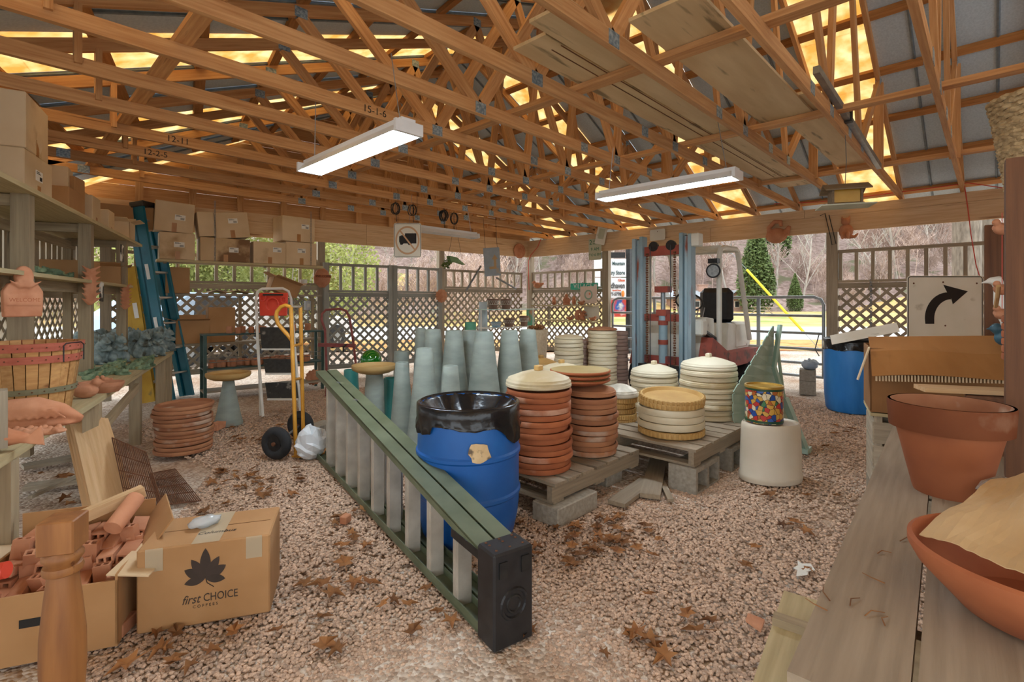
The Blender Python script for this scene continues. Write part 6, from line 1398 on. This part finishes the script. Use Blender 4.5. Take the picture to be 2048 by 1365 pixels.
# ---------------------------------------------------------------- forklift
fk = thing('forklift', 'old forklift with peeling blue and red mast and white overhead guard', 'forklift', (5.95, 3.06, 0))
M_MAST = mat('peeling_blue', '7d97a2', '9fb3ba', scale=3, stretch=(2, 2, .5), rough=.6, vary=.08, c3='8a4b35', c3scale=2.6, c3cut=.60)
M_MASTR = mat('rusty_red_mast', '7a2f28', '96463a', scale=4, rough=.7, vary=.05, c3='3b3338', c3scale=3, c3cut=.6); M_FWHITE = mat('chipped_white', 'cfcdc0', 'dedcd0', scale=6, rough=.6, vary=0, c3='7d6a55', c3scale=7, c3cut=.72)
M_FRED2 = mat('forklift_red', '8a3a2c', 'a4513f', scale=5, rough=.7, vary=0, c3='5b3b31', c3scale=4, c3cut=.6)
for s in (-1, 1):
    for i, (yy, xx, zt) in enumerate(((.385, .0, 2.14), (.33, .03, 2.12), (.275, .0, 2.16))):
        m_ = M_MAST
        MB().bx(xx-.02, xx+.11, s*yy-.024, s*yy+.024, .06, zt).bx(xx-.028, xx-.02, s*yy-.027, s*yy+.02, .06, zt-.12).build('mast_channel', m_, fk, bevel=.004)
    MB().tube([(.02, s*.33, 2.08), (.09, s*.33, 2.08)], .05, 14).build('mast_roller', M_DKMETAL, fk)
    MB().tube([(-.02, s*.14, .1), (-.02, s*.14, 2.02)], .006, 5).build('hoist_hose', M_BLACK, fk)
    chn = MB()
    for k in range(60): z_ = .15+k*.03; chn.box((-.01, s*.19, z_), (.014, .03 if k % 2 else .022, .022))
    chn.build('lift_chain', M_RUST, fk)
    MB().tube([(.02, s*.12, 2.02), (.06, s*.12, 2.02)], .065, 16).build('chain_pulley', M_DKMETAL, fk)
    MB().bx(-.5, -.06, s*.22-.05, s*.22+.05, .12, .16).bx(-.1, -.06, s*.22-.05, s*.22+.05, .12, .5).build('fork', M_DKMETAL, fk)
for z_, h_, m_ in ((1.9, .12, M_FRED2), (1.05, .09, M_FRED2), (.5, .1, M_MASTR), (.2, .1, M_DKMETAL)): MB().bx(.03, .09, -.28, .28, z_, z_+h_).build('cross_member', m_, fk)
MB().bx(-.02, .12, -.50, -.40, 1.98, 2.14).build('roller_bracket', M_FWHITE, fk, bevel=.01)
MB().tube([(.06, 0, .15), (.06, 0, 1.2)], .055, 16).build('lift_cylinder', M_MAST, fk, smooth=True); MB().tube([(.06, 0, 1.2), (.06, 0, 1.45)], .03, 12).build('lift_rod', M_STEEL, fk, smooth=True)
MB().bx(.0, .12, -.09, .09, 1.42, 1.5).bx(.0, .12, -.07, .07, 1.12, 1.2).build('cylinder_clamp', M_FRED2, fk)
for z_ in (.45, .75, 1.0): MB().tube([(.06, 0, z_), (.06, 0, z_+.06)], .062, 14).build('cylinder_band', M_FRED2, fk)
# body
MB().prism([(.25, .35), (1.9, .35), (2.0, .6), (2.0, .95), (1.2, 1.0), (1.15, .62), (.75, .6), (.7, 1.08), (.45, 1.1), (.25, .7)], .8, None).build('chassis', M_FWHITE, fk, bevel=.01)
MB().add([(.15, -.55, .45), (.75, -.55, .45), (.85, -.55, .62), (.3, -.55, .85), (.15, -.4, .45), (.75, -.4, .45), (.85, -.4, .62), (.3, -.4, .85)], [(0, 1, 2, 3), (7, 6, 5, 4), (0, 4, 5, 1), (1, 5, 6, 2), (2, 6, 7, 3), (3, 7, 4, 0)]).build('fender', M_FRED2, fk)
MB().add([(.15, .55, .45), (.75, .55, .45), (.85, .55, .62), (.3, .55, .85), (.15, .4, .45), (.75, .4, .45), (.85, .4, .62), (.3, .4, .85)], [(3, 2, 1, 0), (4, 5, 6, 7), (1, 5, 4, 0), (2, 6, 5, 1), (3, 7, 6, 2), (0, 4, 7, 3)]).build('fender', M_FRED2, fk)
MB().bx(.85, 2.0, -.54, -.4, .42, .62).build('step_plate', M_FRED2, fk)
MB().bx(1.25, 1.75, -.36, .36, .95, 1.0).build('seat', M_BLACK, fk, bevel=.02); MB().box((1.72, -.03, 1.24), (.16, .5, .54)).build('seat_back', M_BLACK, fk, bevel=.07)
MB().tube([V((.82, 0, 1.3))+V((math.cos(t)*.09, math.sin(t)*.19, -math.cos(t)*.12)) for t in [2*math.pi*i/24 for i in range(24)]], .014, 6, closed=True).build('steering_wheel', M_BLACK, fk); MB().tube([(.58, 0, .95), (.82, 0, 1.3)], .022, 8).build('steering_column', M_BLACK, fk)
for y in (-.28, -.2): MB().tube([(.6, y, 1.05), (.68, y, 1.22)], .008, 6).build('lever', M_STEEL, fk)
for x, R_ in ((.45, .27), (1.65, .22)):
    for s in (-1, 1):
        o = MB().tube([(x, s*.42, R_), (x, s*.58, R_)], R_, 24).build('tyre', M_RUBBER, fk, smooth=True); MB().tube([(x, s*.57, R_), (x, s*.59, R_)], R_*.5, 14).build('wheel_hub', M_FWHITE, o)
MB().prism([(1.45, .62), (2.05, .62), (2.1, .8), (2.05, 1.0), (1.45, 1.0)], .82).build('counterweight', M_FWHITE, fk, bevel=.03)
for s in (-1, 1):
    MB().tube([(.62, s*.5, .5), (.62, s*.5, 1.9), (.66, s*.5, 1.985), (.78, s*.5, 2.02), (1.2, s*.5, 2.03), (1.27, s*.5, 2.0), (1.75, s*.5, .75)], .035, 8).build('guard_post', M_FWHITE, fk, smooth=True)
for i in range(7): x = .68+i*.09; MB().bx(x-.015, x+.015, -.5, .5, 2.01, 2.045).build('guard_bar', M_FWHITE, fk)
MB().bx(1.22, 1.28, -.5, .5, 1.99, 2.05).build('guard_crossbar', M_FWHITE, fk)
hl = MB().tube([(.5, -.47, 1.70), (.58, -.47, 1.70)], [.095, .07], 20).build('headlamp', M_DKMETAL, fk, smooth=True); MB().tube([(.493, -.47, 1.70), (.501, -.47, 1.70)], .075, 20).build('lens', mat('lamp_lens', 'b9bcbc', '8d9292', scale=30, rough=.15, vary=0), hl); MB().bx(.5, .62, -.52, -.4, 1.80, 1.86).build('lamp_bracket', M_DKMETAL, hl)
MB().bx(.1, .25, -.5, -.38, .88, 1.08).build('tilt_bracket', M_FWHITE, fk, bevel=.02); MB().tube([(.15, -.44, .96), (.7, -.44, .78)], .04, 10).build('tilt_cylinder', M_DKMETAL, fk)
MB().bx(.438, .452, -.3, -.1, .82, .95).build('data_plate', M_STEEL, fk)
# ---------------------------------------------------------------- planks stored overhead
PZ_ = ZC+.089+.04
def oplank(lab, x0, x1, ya, yb, m=M_MOULD, z=PZ_, slope=0): return tag(board('stored_plank', V((x0, (ya+yb)/2, z+.012)), V((x1, (ya+yb)/2+slope, z+.012)), abs(yb-ya), .02, m), lab, 'plank', 'planks stored overhead')
oplank('mouldy grooved plank stored on the runners, next to the fourth chord', 2.15, 6.6, 1.80, 2.05); oplank('wide pale board with water stains stored on the runners', 2.0, 6.9, 1.52, 1.79)
o = oplank('mouldy dark-edged board stored across the runners by the amber sheet', 2.36, 4.7, 1.02, 1.40); oplank('long mouldy board in line with the dark-edged one', 4.1, 6.6, .92, 1.25, z=PZ_+.022)
oplank('broad pale board butted against the stained one overhead', 4.3, 7.3, 1.54, 2.03, z=PZ_+.022)
for x, ya in ((2.2, 1.795),): 
    pass
for y in (1.83, 1.90):
    o = board('groove_strip', V((2.3, y-.02, PZ_-.0005)), V((6.5, y-.02, PZ_-.0005)), .006, .003, M_DARKW, None); tag(o, 'dark bead groove strip under the mouldy plank, '+('outer' if y < 1.85 else 'inner')+' one', 'strip')
st_ = thing('steel_channel', 'perforated steel channel wedged along the truss by the amber sheet', 'channel', Pz(1700, 230, ZC+.05)); c0 = st_.location.copy()
MB().beam(Px(1668, 182, 3.6)*0+V((3.75, .83, ZC+.16))-c0, V((6.3, .83, ZC+.02))-c0, .04, .05).build('channel', M_STEEL, st_); MB().box(V((4.75, .83, ZC+.13))-c0, (.05, .06, .12)).build('clamp', M_DKMETAL, st_)
# ---------------------------------------------------------------- hung signs
sp = at(815, 6.2, 1.3+(604-481)/1000*6.2)
nt1 = signplate('no_truck_sign', 'white sign with faded ring and slash over a black truck', sp, .43, .54, M_SW, border=(M_INK, .006, .008)); nt1.scale = (.79, 1, .79)
MB().prism([(-.15, -.02), (-.15, .06), (-.11, .08), (-.06, .08), (-.06, .11), (.12, .11), (.12, -.05), (.05, -.05), (.03, -.075), (.0, -.075), (-.02, -.05), (-.08, -.05), (-.1, -.07), (-.13, -.07), (-.14, -.045)], .001, Matrix.Translation((0.02, -.0035, 0))).build('truck_print', M_INK, nt1)
M_FADE = mat('faded_tan_ink', 'c9a27c', vary=0)
mb = MB(); n = 40
mb.v = [V((R_*math.cos(2*math.pi*i/n), -.0045, R_*1.18*math.sin(2*math.pi*i/n))) for R_ in (.165, .19) for i in range(n)]; mb.f = [[i, (i+1) % n, (i+1) % n+n, i+n] for i in range(n)]; mb.build('ring_print', M_FADE, nt1)
MB().beam((-.12, -.0042, .155), (.12, -.0042, -.155), .001, .024, up=(1, 0, 1)).build('slash_print', M_FADE, nt1)
for s in (-1, 1): MB().tube([(s*.15, 0, .26), (s*.15, 0, (ZC+.03-sp.z)/.79)], .003, 4).build('hanging_wire', M_DKMETAL, nt1)
sb_ = at(984, 8.3, 1.3+(604-524)/1000*8.3)
bs = signplate('weathered_sign', 'blue-grey rusted sign with a faint arrow hung near the corner', sb_, .27, .47, mat('weathered_blue', '8d99a1', 'a4afb5', scale=6, vary=0, rough=.7, c3='b99f78', c3scale=5, c3cut=.66), roll=-.06, rad=.01)
MB().prism([(-.05, -.12), (.07, -.12), (.07, .04), (.1, .04), (.05, .12), (.0, .04), (.03, .04), (.03, -.08), (-.05, -.08)], .001, Matrix.Translation((0, -.003, 0))).build('arrow_print', mat('rust_print', 'b7976a', vary=0), bs)
for s in (-1, 1): MB().tube([(s*.1, 0, .23), (s*.1, 0, ZC+.03-sb_.z)], .003, 4).build('hanging_wire', M_DKMETAL, bs)
sp2 = Px(1190, 499, XR-.06); M_PGREEN = mat('pale_green_sign', 'b4b79c', 'c3c5ac', scale=5, vary=0); M_GINK = mat('green_ink', '3f7a5c', vary=0)
RW = -math.pi/2       # faces -X
pk = signplate('parking_sign', 'pale parking sign reading 2 HOUR 9 AM TO 6 PM on the right header', sp2, .30, .42, M_PGREEN, rz=RW, rad=.02)
BT = lambda x, z: basis((x, -.0035, z), (1, 0, 0), (0, 0, 1))
text_obj('lettering', '2', .13, M_GINK, pk, BT(-.1, .14)); text_obj('lettering', 'HOUR', .05, M_GINK, pk, BT(.03, .16)); text_obj('lettering', 'PARKING', .04, M_GINK, pk, BT(.035, .11)); text_obj('lettering', '9 AM', .09, M_GINK, pk, BT(0, .0)); text_obj('lettering', 'TO 6 PM', .075, M_GINK, pk, BT(0, -.11))
p3_ = Px(1203, 468, XR-.07); t3 = signplate('tilted_sign', 'tilted weathered white sign above the parking sign', p3_, .2, .42, M_SW, rz=RW+.3, roll=.22, rad=.02); MB().bx(-.06, .06, -.0035, -.002, -.1, .1).build('faded_print', M_PGREEN, t3)
p4_ = Px(1315, 470, XR-.035); t4 = signplate('blank_plate', 'small blank white plate on the header above the forklift mast', p4_, .30, .2, M_SW, rz=RW, rad=.03)
MB().tube([(0, -.004, .06), (0, -.001, .06)], .008, 8).build('bolt', M_RUST, t4)
p5_ = Px(1168, 573, XR-.03); vg = signplate('street_sign', 'green street sign reading VILLAGE on the corner lattice', p5_, .68, .13, mat('street_green', '2fa183', '3fb093', scale=6, vary=0), rz=RW, rad=.02)
text_obj('lettering', 'VILLAGE', .13, M_WHITE, vg, BT(-.03, 0), sx=.95); MB().prism([(.24, .035), (.29, .035), (.29, .055), (.33, .0), (.29, -.055), (.29, -.035), (.24, -.035)], .001, Matrix.Translation((0, -.0035, 0))).build('arrow_print', M_WHITE, vg)
p6_ = Px(1177, 590, XR-.10); pk2 = signplate('painted_tile', 'pale square board with a faded round painted design', p6_, .40, .34, mat('pale_pink_board', 'd9c3b0', 'e2d0c0', scale=6, vary=0), rz=RW, rad=.02)
mb = MB(); mb.v = [V((R_*math.cos(2*math.pi*i/24), -.0045, R_*math.sin(2*math.pi*i/24))) for R_ in (.07, .1) for i in range(24)]; mb.f = [[i, (i+1) % 24, (i+1) % 24+24, i+24] for i in range(24)]; mb.build('ring_print', mat('faded_green', '8fa78f', vary=0), pk2); MB().bx(.01, .05, -.004, -.003, .0, .04).build('dot_print', mat('faded_orange', 'e08a66', vary=0), pk2)
p7_ = Px(1183, 625, XR-.10); signplate('notice_board', 'pale faded notice board under the painted board', p7_, .36, .26, mat('cream_board', 'd8d2bd', 'e4dfcd', scale=6, vary=0, c3='a9b37c', c3scale=3, c3cut=.64), rz=RW, rad=.01)
# ---------------------------------------------------------------- bird feeder
bf = thing('bird_feeder', 'weathered wooden bird feeder hanging from a truss', 'bird feeder', Pd(1690, 395, 4.1), ANG-math.pi/2-.35); fz0 = bf.location.copy()
M_FEED = wood('feeder_wood', '6b5a45', '8a775c')
MB().bx(-.11, .11, -.1, .1, -.075, -.06).build('tray', M_FEED, bf); MB().bx(-.19, .19, -.12, .12, -.078, -.07).build('tray_board', mat('mossy_tray', 'aab095', 'c9ccb8', vary=0, scale=6), bf)
for s in (-1, 1): MB().bx(s*.1-.008, s*.1+.008, -.075, .075, -.06, .06).add([(s*.1-.008, -.075, .06), (s*.1+.008, -.075, .06), (s*.1+.008, 0, .1), (s*.1-.008, 0, .1), (s*.1-.008, .075, .06), (s*.1+.008, .075, .06)], [(0, 1, 2, 3), (3, 2, 5, 4), (0, 3, 4), (1, 5, 2)]).build('end_wall', M_FEED, bf)
for s in (-1, 1):
    MB().bx(-.09, .09, s*.06-.002, s*.06+.002, -.05, .055).build('seed_pane', mat('amber_pane', 'b98b2e', 'c9a04a', rough=.2, vary=0, scale=6), bf)
    MB().beam((-.16, s*.06, .078), (.16, s*.06, .078), .13, .012, up=(0, s*.5, 1)).build('roof_board', M_FEED, bf)
MB().tube([(0, 0, .1), (.01, 0, .3), (.0, 0, ZC-fz0.z+.05)], .003, 4).build('hanging_wire', M_STEEL, bf)
# ---------------------------------------------------------------- terracotta plaques on beams and posts
def daisy(n, R_, r_):
    mb = MB(); mb.ball((0, 0, 0), (R_*.45, .02, R_*.45), 14, 8)
    for i in range(n): a = 2*math.pi*i/n; mb.ball((math.cos(a)*R_*.68, 0, math.sin(a)*R_*.68), (R_*.32, .015, r_), 8, 6, Matrix.Rotation(-a, 3, 'Y'))
    return mb
ME_DAISY = fuse(daisy(12, .14, .035), .008, 'daisy_plaque'); ME_ROSE = fuse(daisy(8, .13, .05).tube([(.128*math.cos(2*math.pi*i/24), 0, .128*math.sin(2*math.pi*i/24)) for i in range(24)], .018, 6, closed=True), .008, 'rosette_plaque')
plaque(ME_DAISY, 'round terracotta flower plaque on the gate post', onback(883, .08, 1.3+(604-592)/1000*9.6), 1, BROT)
plaque(ME_ROSE, 'round terracotta rosette plaque on the back header by the corner', onback(1039, .04, 1.3+(604-499)/1000*10.7), 1.15, BROT)
pk_ = MB(); 
for i in range(9): a = -1.2+2.4*i/8; pk_.tube([(math.sin(a)*.03, 0, -.16), (math.sin(a)*.115, -.02*math.cos(a), -.08), (math.sin(a)*.13, -.03*math.cos(a), .0), (math.sin(a)*.09, -.02*math.cos(a), .1), (math.sin(a)*.03, 0, .155)], [.012, .02, .022, .018, .01], 7)
pk_.ball((0, 0, 0), (.11, .02, .14), 14, 10)
pq = plaque(fuse(pk_, .008, 'pumpkin_plaque'), 'ribbed terracotta pumpkin WELCOME plaque on the back post', onback(644, .07, 1.3+(604-556)/1000*8.3), 1, BROT)
MB().bx(-.13, .13, -.062, -.055, .0, .045).build('name_band', M_TERRA, pq); text_obj('lettering', 'WELCOME', .05, M_INK, pq, basis((0, -.064, .022), (1, 0, 0), (0, 0, 1)))
pq2 = plaque(ME_DAISY, 'fluted terracotta fan plaque standing beside the plant stand', onback(627, .75, .16), .9, BROT)
cat = MB(); cat.ball((0, 0, -.04), (.085, .05, .1)); cat.ball((0, -.02, .09), (.055, .045, .05)); cat.tube([(.03, 0, -.12), (.1, -.01, -.12), (.14, -.01, -.08)], [.025, .022, .012], 8)
for s in (-1, 1): cat.tube([(s*.035, -.02, .12), (s*.045, -.02, .165)], [.022, .004], 6); cat.ball((s*.03, -.05, -.1), (.025, .03, .05))
plaque(fuse(cat, .007, 'cat_plaque'), 'terracotta sitting cat hung on the right header', Px(1692, 457, XR-.05), 1.05, RW)
sw_ = MB(); sw_.ball((0, 0, -.05), (.13, .04, .1)); sw_.tube([(-.08, 0, -.05), (-.09, 0, .06), (-.02, 0, .13), (.05, -.01, .12), (.06, -.02, .06)], [.035, .03, .03, .03, .02], 8); sw_.ball((.05, -.03, -.05), (.07, .02, .06)); sw_.tube([(.1, 0, -.04), (.15, 0, .06)], [.05, .02], 8)
plaque(fuse(sw_, .008, 'swan_plaque'), 'terracotta swan-shaped wall pocket on the right header', Px(1553, 464, XR-.05), 1.2, RW)
br = MB(); br.ball((0, 0, .09), (.06, .06, .09)); br.tube([(0, 0, .17), (0, 0, .25)], [.06, .004], 10); br.ball((0, -.06, .1), (.02, .012, .02))
ME_BH = fuse(br, .008, 'clay_birdhouse')
# corner shelves with terracotta
cs = thing('corner_shelf', 'pair of pale plank shelves on the corner lattice holding terracotta', 'shelf', (XR-.1, 6.4, .9)); o0 = cs.location.copy()
for z_, m_ in ((1.22, M_SHELF), (.91, M_SHELF)): board('shelf_board', V((XR-.1, 5.6, z_))-o0, V((XR-.1, 7.2, z_))-o0, .3, .025, m_, cs)
for y in (5.75, 6.9): board('bracket', V((XR+.0, y, .8))-o0, V((XR+.0, y, 1.2))-o0, .03, .05, M_GREY, cs, up=(1, 0, 0))
figs = [(1108, 1.233, ME_BH, 'plain terracotta birdhouse at the open end of the upper corner shelf'), (1133, 1.233, ME_PINE, 'terracotta pineapple on the upper corner shelf'), (1148, 1.233, ME_BH, 'terracotta birdhouse with hole in the middle of the upper corner shelf'), (1163, 1.233, ME_BIRD, 'terracotta bird by the painted board on the upper shelf'), (1140, .923, ME_BIRD, 'terracotta bird on the lower corner shelf'), (1163, .923, ME_SQ, 'terracotta squirrel pot on the lower corner shelf'), (1186, .923, ME_BIRD, 'terracotta rooster at the post end of the lower corner shelf')]
for px, z_, me, lab in figs:
    p = Px(px, 604, XR-.16); m2 = me.copy(); m2.materials.clear()
    figure('clay_ornament', m2, M_TERRA2, lab, 'ornament', (p.x, p.y, z_+(.1 if me is ME_PINE else 0)), RW+.4, .75, 'terracotta on the corner shelves')
figure('clay_cardinal', ME_BIRD, M_TERRA2, 'small terracotta cardinal on the rail by the corner post', 'ornament', Px(1075, 577, XR-.05), 2, 1.3)
# back right shelf
bs_ = thing('glass_shelf', 'thin pale green shelf on the back lattice holding two wire-caged pots', 'shelf', onback(1015, 1.1, 0)); o0 = bs_.location.copy()
zt_ = 1.3-.016*8.9
MB().beam(onback(958, 1.1, zt_)-o0, onback(1070, 1.1, zt_)-o0, .3, .012).build('shelf_board', mat('pale_green_shelf', '9fc4b8', 'b4d2c8', vary=0, rough=.3), bs_)
for px in (962, 1066):
    for of in (1.0, 1.2): p = onback(px, of, 0)-o0; MB().tube([p, p+V((0, 0, zt_))], .012, 6).build('leg', M_WHITE, bs_)
MB().beam(onback(958, 1.1, .82)-o0, onback(1070, 1.1, .82)-o0, .3, .012).build('lower_board', M_WHITE, bs_)
M_PLANTER = mat('brown_planter', '6d5344', '8a6b58', scale=6, vary=.05)
def wirepot(lab, p, R_, h, m=M_PLANTER):
    t = thing('caged_pot', lab, 'pot', p, group='wire-caged pots'); MB().lathe([(0, 0), (R_*.7, 0), (R_, h), (R_*.93, h), (R_*.65, .02), (0, .02)], 24).build('pot_body', m, t, smooth=True)
    w = MB()
    for i in range(18):
        a0_, a1_, a2_ = 2*math.pi*i/18, 2*math.pi*(i+.5)/18, 2*math.pi*(i+1)/18; f = lambda a, z: (R_*(.74+.3*z/h)*1.03*math.cos(a), R_*(.74+.3*z/h)*1.03*math.sin(a), z)
        w.tube([f(a0_, h*.45), f(a1_, h*.8), f(a2_, h*.45)], .003, 3)
    for z_ in (h*.45, h*.8): w.tube([(R_*(.74+.3*z_/h)*1.03*math.cos(2*math.pi*i/24), R_*(.74+.3*z_/h)*1.03*math.sin(2*math.pi*i/24), z_) for i in range(24)], .003, 3, closed=True)
    w.build('wire_cage', M_WHITE, t)
wirepot('brown pot in a white zigzag wire cage next to the blue can', onback(986, 1.1, zt_+.007), .11, .19); wirepot('brown pot in a white zigzag wire cage at the shelf middle', onback(1012, 1.1, zt_+.007), .11, .19)
wirepot('brown caged pot on the lower board of the green shelf', onback(1018, 1.1, .827), .11, .16); wirepot('small caged pot at the lower board end', onback(1048, 1.1, .827), .09, .2)
wirepot('blue bowl-shaped pot on the lower board', onback(992, 1.1, .827), .1, .1, mat('blue_bowl', '7f9fb5', '93b0c4', vary=0))
wc2 = thing('watering_can', 'pale blue tall watering can on the green shelf', 'can', onback(966, .78, 0)); 
MB().lathe([(0, .0), (.1, 0), (.09, .5), (.085, 1.08), (.075, 1.22), (.08, 1.3), (.06, 1.3), (.055, 1.2), (0, 1.1)], 24).build('can_body', mat('pale_blue_metal', 'b0c0c8', 'c6d3d9', vary=0, rough=.4, scale=5), wc2, smooth=True); MB().tube([(.09, 0, .9), (.17, 0, .95), (.16, 0, 1.2), (.08, 0, 1.25)], .01, 6).build('handle', M_STEEL, wc2)
o = MB().bx(-.09, .09, -.02, .02, -.16, .16).build('painted_board', mat('green_painted', '4d9a78', '66ad8c', scale=4, vary=0, c3='c98a63', c3scale=3, c3cut=.6)); o.location = onback(1061, .92, zt_-.18); o.rotation_euler = (0, 0, BROT); tag(o, 'small green painted board hung under the pale green shelf', 'board')
bk2 = thing('wicker_planter', 'pale wicker basket of dried stems near the cream stacks', 'basket', at(1075, 7.2, 0)); MB().lathe([(0, 0), (.1, 0), (.15, .9), (.14, .9), (.1, .02), (0, .02)], 24).build('basket_body', mat('pale_wicker', 'c4b08e', 'dccbae', scale=40, vary=0, bump=.6), bk2); 
o = MB()
rr = random.Random(9)
for i in range(40): a = rr.uniform(0, 6.28); r_ = rr.uniform(0, .13); o.ball((r_*math.cos(a), r_*math.sin(a), .92+rr.uniform(0, .04)), .022, 6, 4)
o.build('dried_heads', M_LEAF, bk2)
# parrot-shaped planter hanging by the post
ph = thing('hanging_planter', 'green bird-shaped hanging planter near the gate post', 'planter', Pd(910, 527, 8.6)); z_up = ZC+.03-ph.location.z
MB().prism([(-.16, .12), (.02, .1), (.2, -.02), (.0, .02), (-.12, .0)], .1).build('planter_body', mat('leaf_green', '6f8f62', '8aa77a', vary=0, scale=6), ph, bevel=.01); MB().tube([(-.15, 0, .1), (.0, 0, z_up)], .003, 4).tube([(.18, 0, 0), (.0, 0, z_up)], .003, 4).build('hanging_wire', M_DKMETAL, ph); mb = MB(); leafball(mb, 60, (.08, .08, .12), 4, .05, 0); mb.v = [v+V((-.17, 0, -.02)) for v in mb.v]; mb.build('foliage', M_PINE, ph)
for lab, a, b_ in (('grey metal strut leaning against the back lattice rail', (932, 582, 8.9), (962, 532, 8.9)), ('grey metal bar propped under the blue-grey sign', (993, 556, 9.0), (1032, 578, 9.4))):
    o = MB().tube([Pd(*a), Pd(*b_)], .018, 6).build('metal_bar', M_STEEL); tag(o, lab, 'bar')
# ---------------------------------------------------------------- cords
def cordloop(lab, px, py, d, n, R_, m=M_BLACK):
    c = Pd(px, py, d); t = thing('cord_coil', lab, 'cord', c, group='cord coils on the chords'); mb = MB(); rr = random.Random(px)
    for k in range(n):
        o_ = rr.uniform(-.03, .03); mb.tube([V((0, 0, 0))+RT*(R_*.6*math.sin(t_)+o_)+UP*(-R_+R_*math.cos(t_))+FW*rr.uniform(-.02, .02) for t_ in [2*math.pi*i/14 for i in range(14)]], .006, 4, closed=True)
    mb.build('loops', m, t); MB().tube([V((0, 0, .03)), V((0, 0, -R_*2)), V((.03, .03, -R_*3.2))], .005, 4).build('tail', m, t); return t
cordloop('black extension cord coil hung above the no trucks sign', 792, 406, 6.6, 5, .075); cordloop('smaller black cord coil beside the one above the sign', 826, 410, 6.6, 3, .07); cordloop('black cord coil hung further along the chord', 888, 421, 7.1, 5, .075); cordloop('thin black cord loop at the end of the coils', 908, 426, 7.1, 2, .08)
o = MB().tube([Px(1548, 408, XR-.03)]+[Px(x, y, XR-.04) for x, y in ((1640, 404), (1740, 392), (1850, 378), (1925, 368), (1935, 366), (2005, 376))], .006, 5).build('orange_cord', M_CORD); tag(o, 'orange-red cord strung along the right header', 'cord')
o = MB().tube([Px(x, y, XR-.05) for x, y in ((1929, 372), (1936, 420), (1942, 470), (1952, 530), (1960, 556))], .006, 5).build('extension_cord', M_CORD); tag(o, 'orange-red cord hanging down from the right header', 'cord')
o = MB().tube([Px(x, y, XR-.05) for x, y in ((1082, 478), (1075, 495), (1062, 510), (1057, 522), (1058, 580))], .008, 5).build('extension_cord', M_CORD); tag(o, 'orange cord hanging in the back corner', 'cord')
ch_ = MB(); a = Px(1742, 562, XR+.0)
for i in range(16):
    c = a-V((0, 0, .04*i)); ax = FW if i % 2 else RT; ch_.tube([c+(ax*math.cos(t)*.016+UP*math.sin(t)*.028) for t in [2*math.pi*k/8 for k in range(8)]], .005, 4, closed=True)
o = ch_.build('gate_chain', M_STEEL); tag(o, 'steel chain hanging on the right lattice', 'chain')
o = MB().tube([Px(x, y, XR-.03) for x, y in ((1640, 432), (1650, 427), (1660, 470), (1664, 490))]+[Px(1672, 488, XR-.03)]+[Px(x, y, XR-.03) for x, y in ((1658, 430),)], .006, 5).build('wire_bracket', M_DKMETAL); tag(o, 'bent wire bracket hung above the right gate post', 'bracket')
# ---------------------------------------------------------------- dead leaves on the gravel
lm = MB(); pts = []
for i in range(10):
    a = 2*math.pi*i/10; R_ = (.045 if i % 2 == 0 else .022)*(1.25 if i == 0 else 1); pts.append(V((R_*math.cos(a), R_*math.sin(a), .006+.012*math.sin(2*a)**2)))
lm.v = pts+[V((0, 0, .003))]; lm.f = [[i, (i+1) % 10, 10] for i in range(10)]; lm.tube([(-.02, 0, .006), (-.065, .004, .004)], .0012, 3)
l0 = lm.build('dead_leaf', M_LEAF); md = 0; rr = random.Random(17); n_ = 0
zones = [((430, 905, 640, 1010), 34), ((620, 960, 760, 1200), 16), ((1060, 1010, 1330, 1150), 40), ((420, 850, 560, 930), 12), ((1500, 930, 1720, 1120), 10), ((600, 1150, 1000, 1350), 12), ((1080, 1150, 1500, 1350), 12), ((60, 930, 280, 1000), 26), ((260, 1230, 480, 1340), 12), ((1560, 830, 1740, 900), 8)]
for (x0, y0, x1, y1), n in zones:
    for i in range(n):
        p = Pz(rr.gauss((x0+x1)/2, (x1-x0)/4), min(1350, max(830, rr.gauss((y0+y1)/2, (y1-y0)/4))), 0)
        o = l0 if n_ == 0 else l0.copy()
        if n_: COL.objects.link(o)
        n_ += 1; s = rr.uniform(.7, 1.35); o.location = (p.x, p.y, .006); o.scale = (s, s*rr.uniform(.6, 1), s); o.rotation_euler = (rr.gauss(0, .15), rr.gauss(0, .15), rr.uniform(0, 6.28))
        tag(o, 'curled brown dead leaf on the gravel', 'leaf', 'dead leaves on the gravel')
o = MB().prism([(-.09, 0), (-.04, .035), (.0, .03), (.03, .05), (.08, .02), (.05, -.01), (.07, -.035), (.02, -.02), (-.02, -.03), (-.03, -.01)], .004, Matrix.Rotation(math.pi/2, 4, 'X')).build('white_scrap', M_WHITE); o.location = Pz(1603, 1138, .012); tag(o, 'white torn plastic scrap lying on the gravel', 'scrap')
o = MB().add([(-.04, -.03, 0), (.04, -.02, 0), (.03, .04, .004), (-.03, .03, .012), (-.04, -.03, .012), (.04, -.02, .012), (.03, .04, .016), (-.03, .03, .02)], [(3, 2, 1, 0), (4, 5, 6, 7), (0, 1, 5, 4), (1, 2, 6, 5), (2, 3, 7, 6), (3, 0, 4, 7)]).build('pot_shard', M_TERRA2); o.location = Pz(1512, 1250, .008); tag(o, 'terracotta shard on the gravel by the plank table', 'shard')
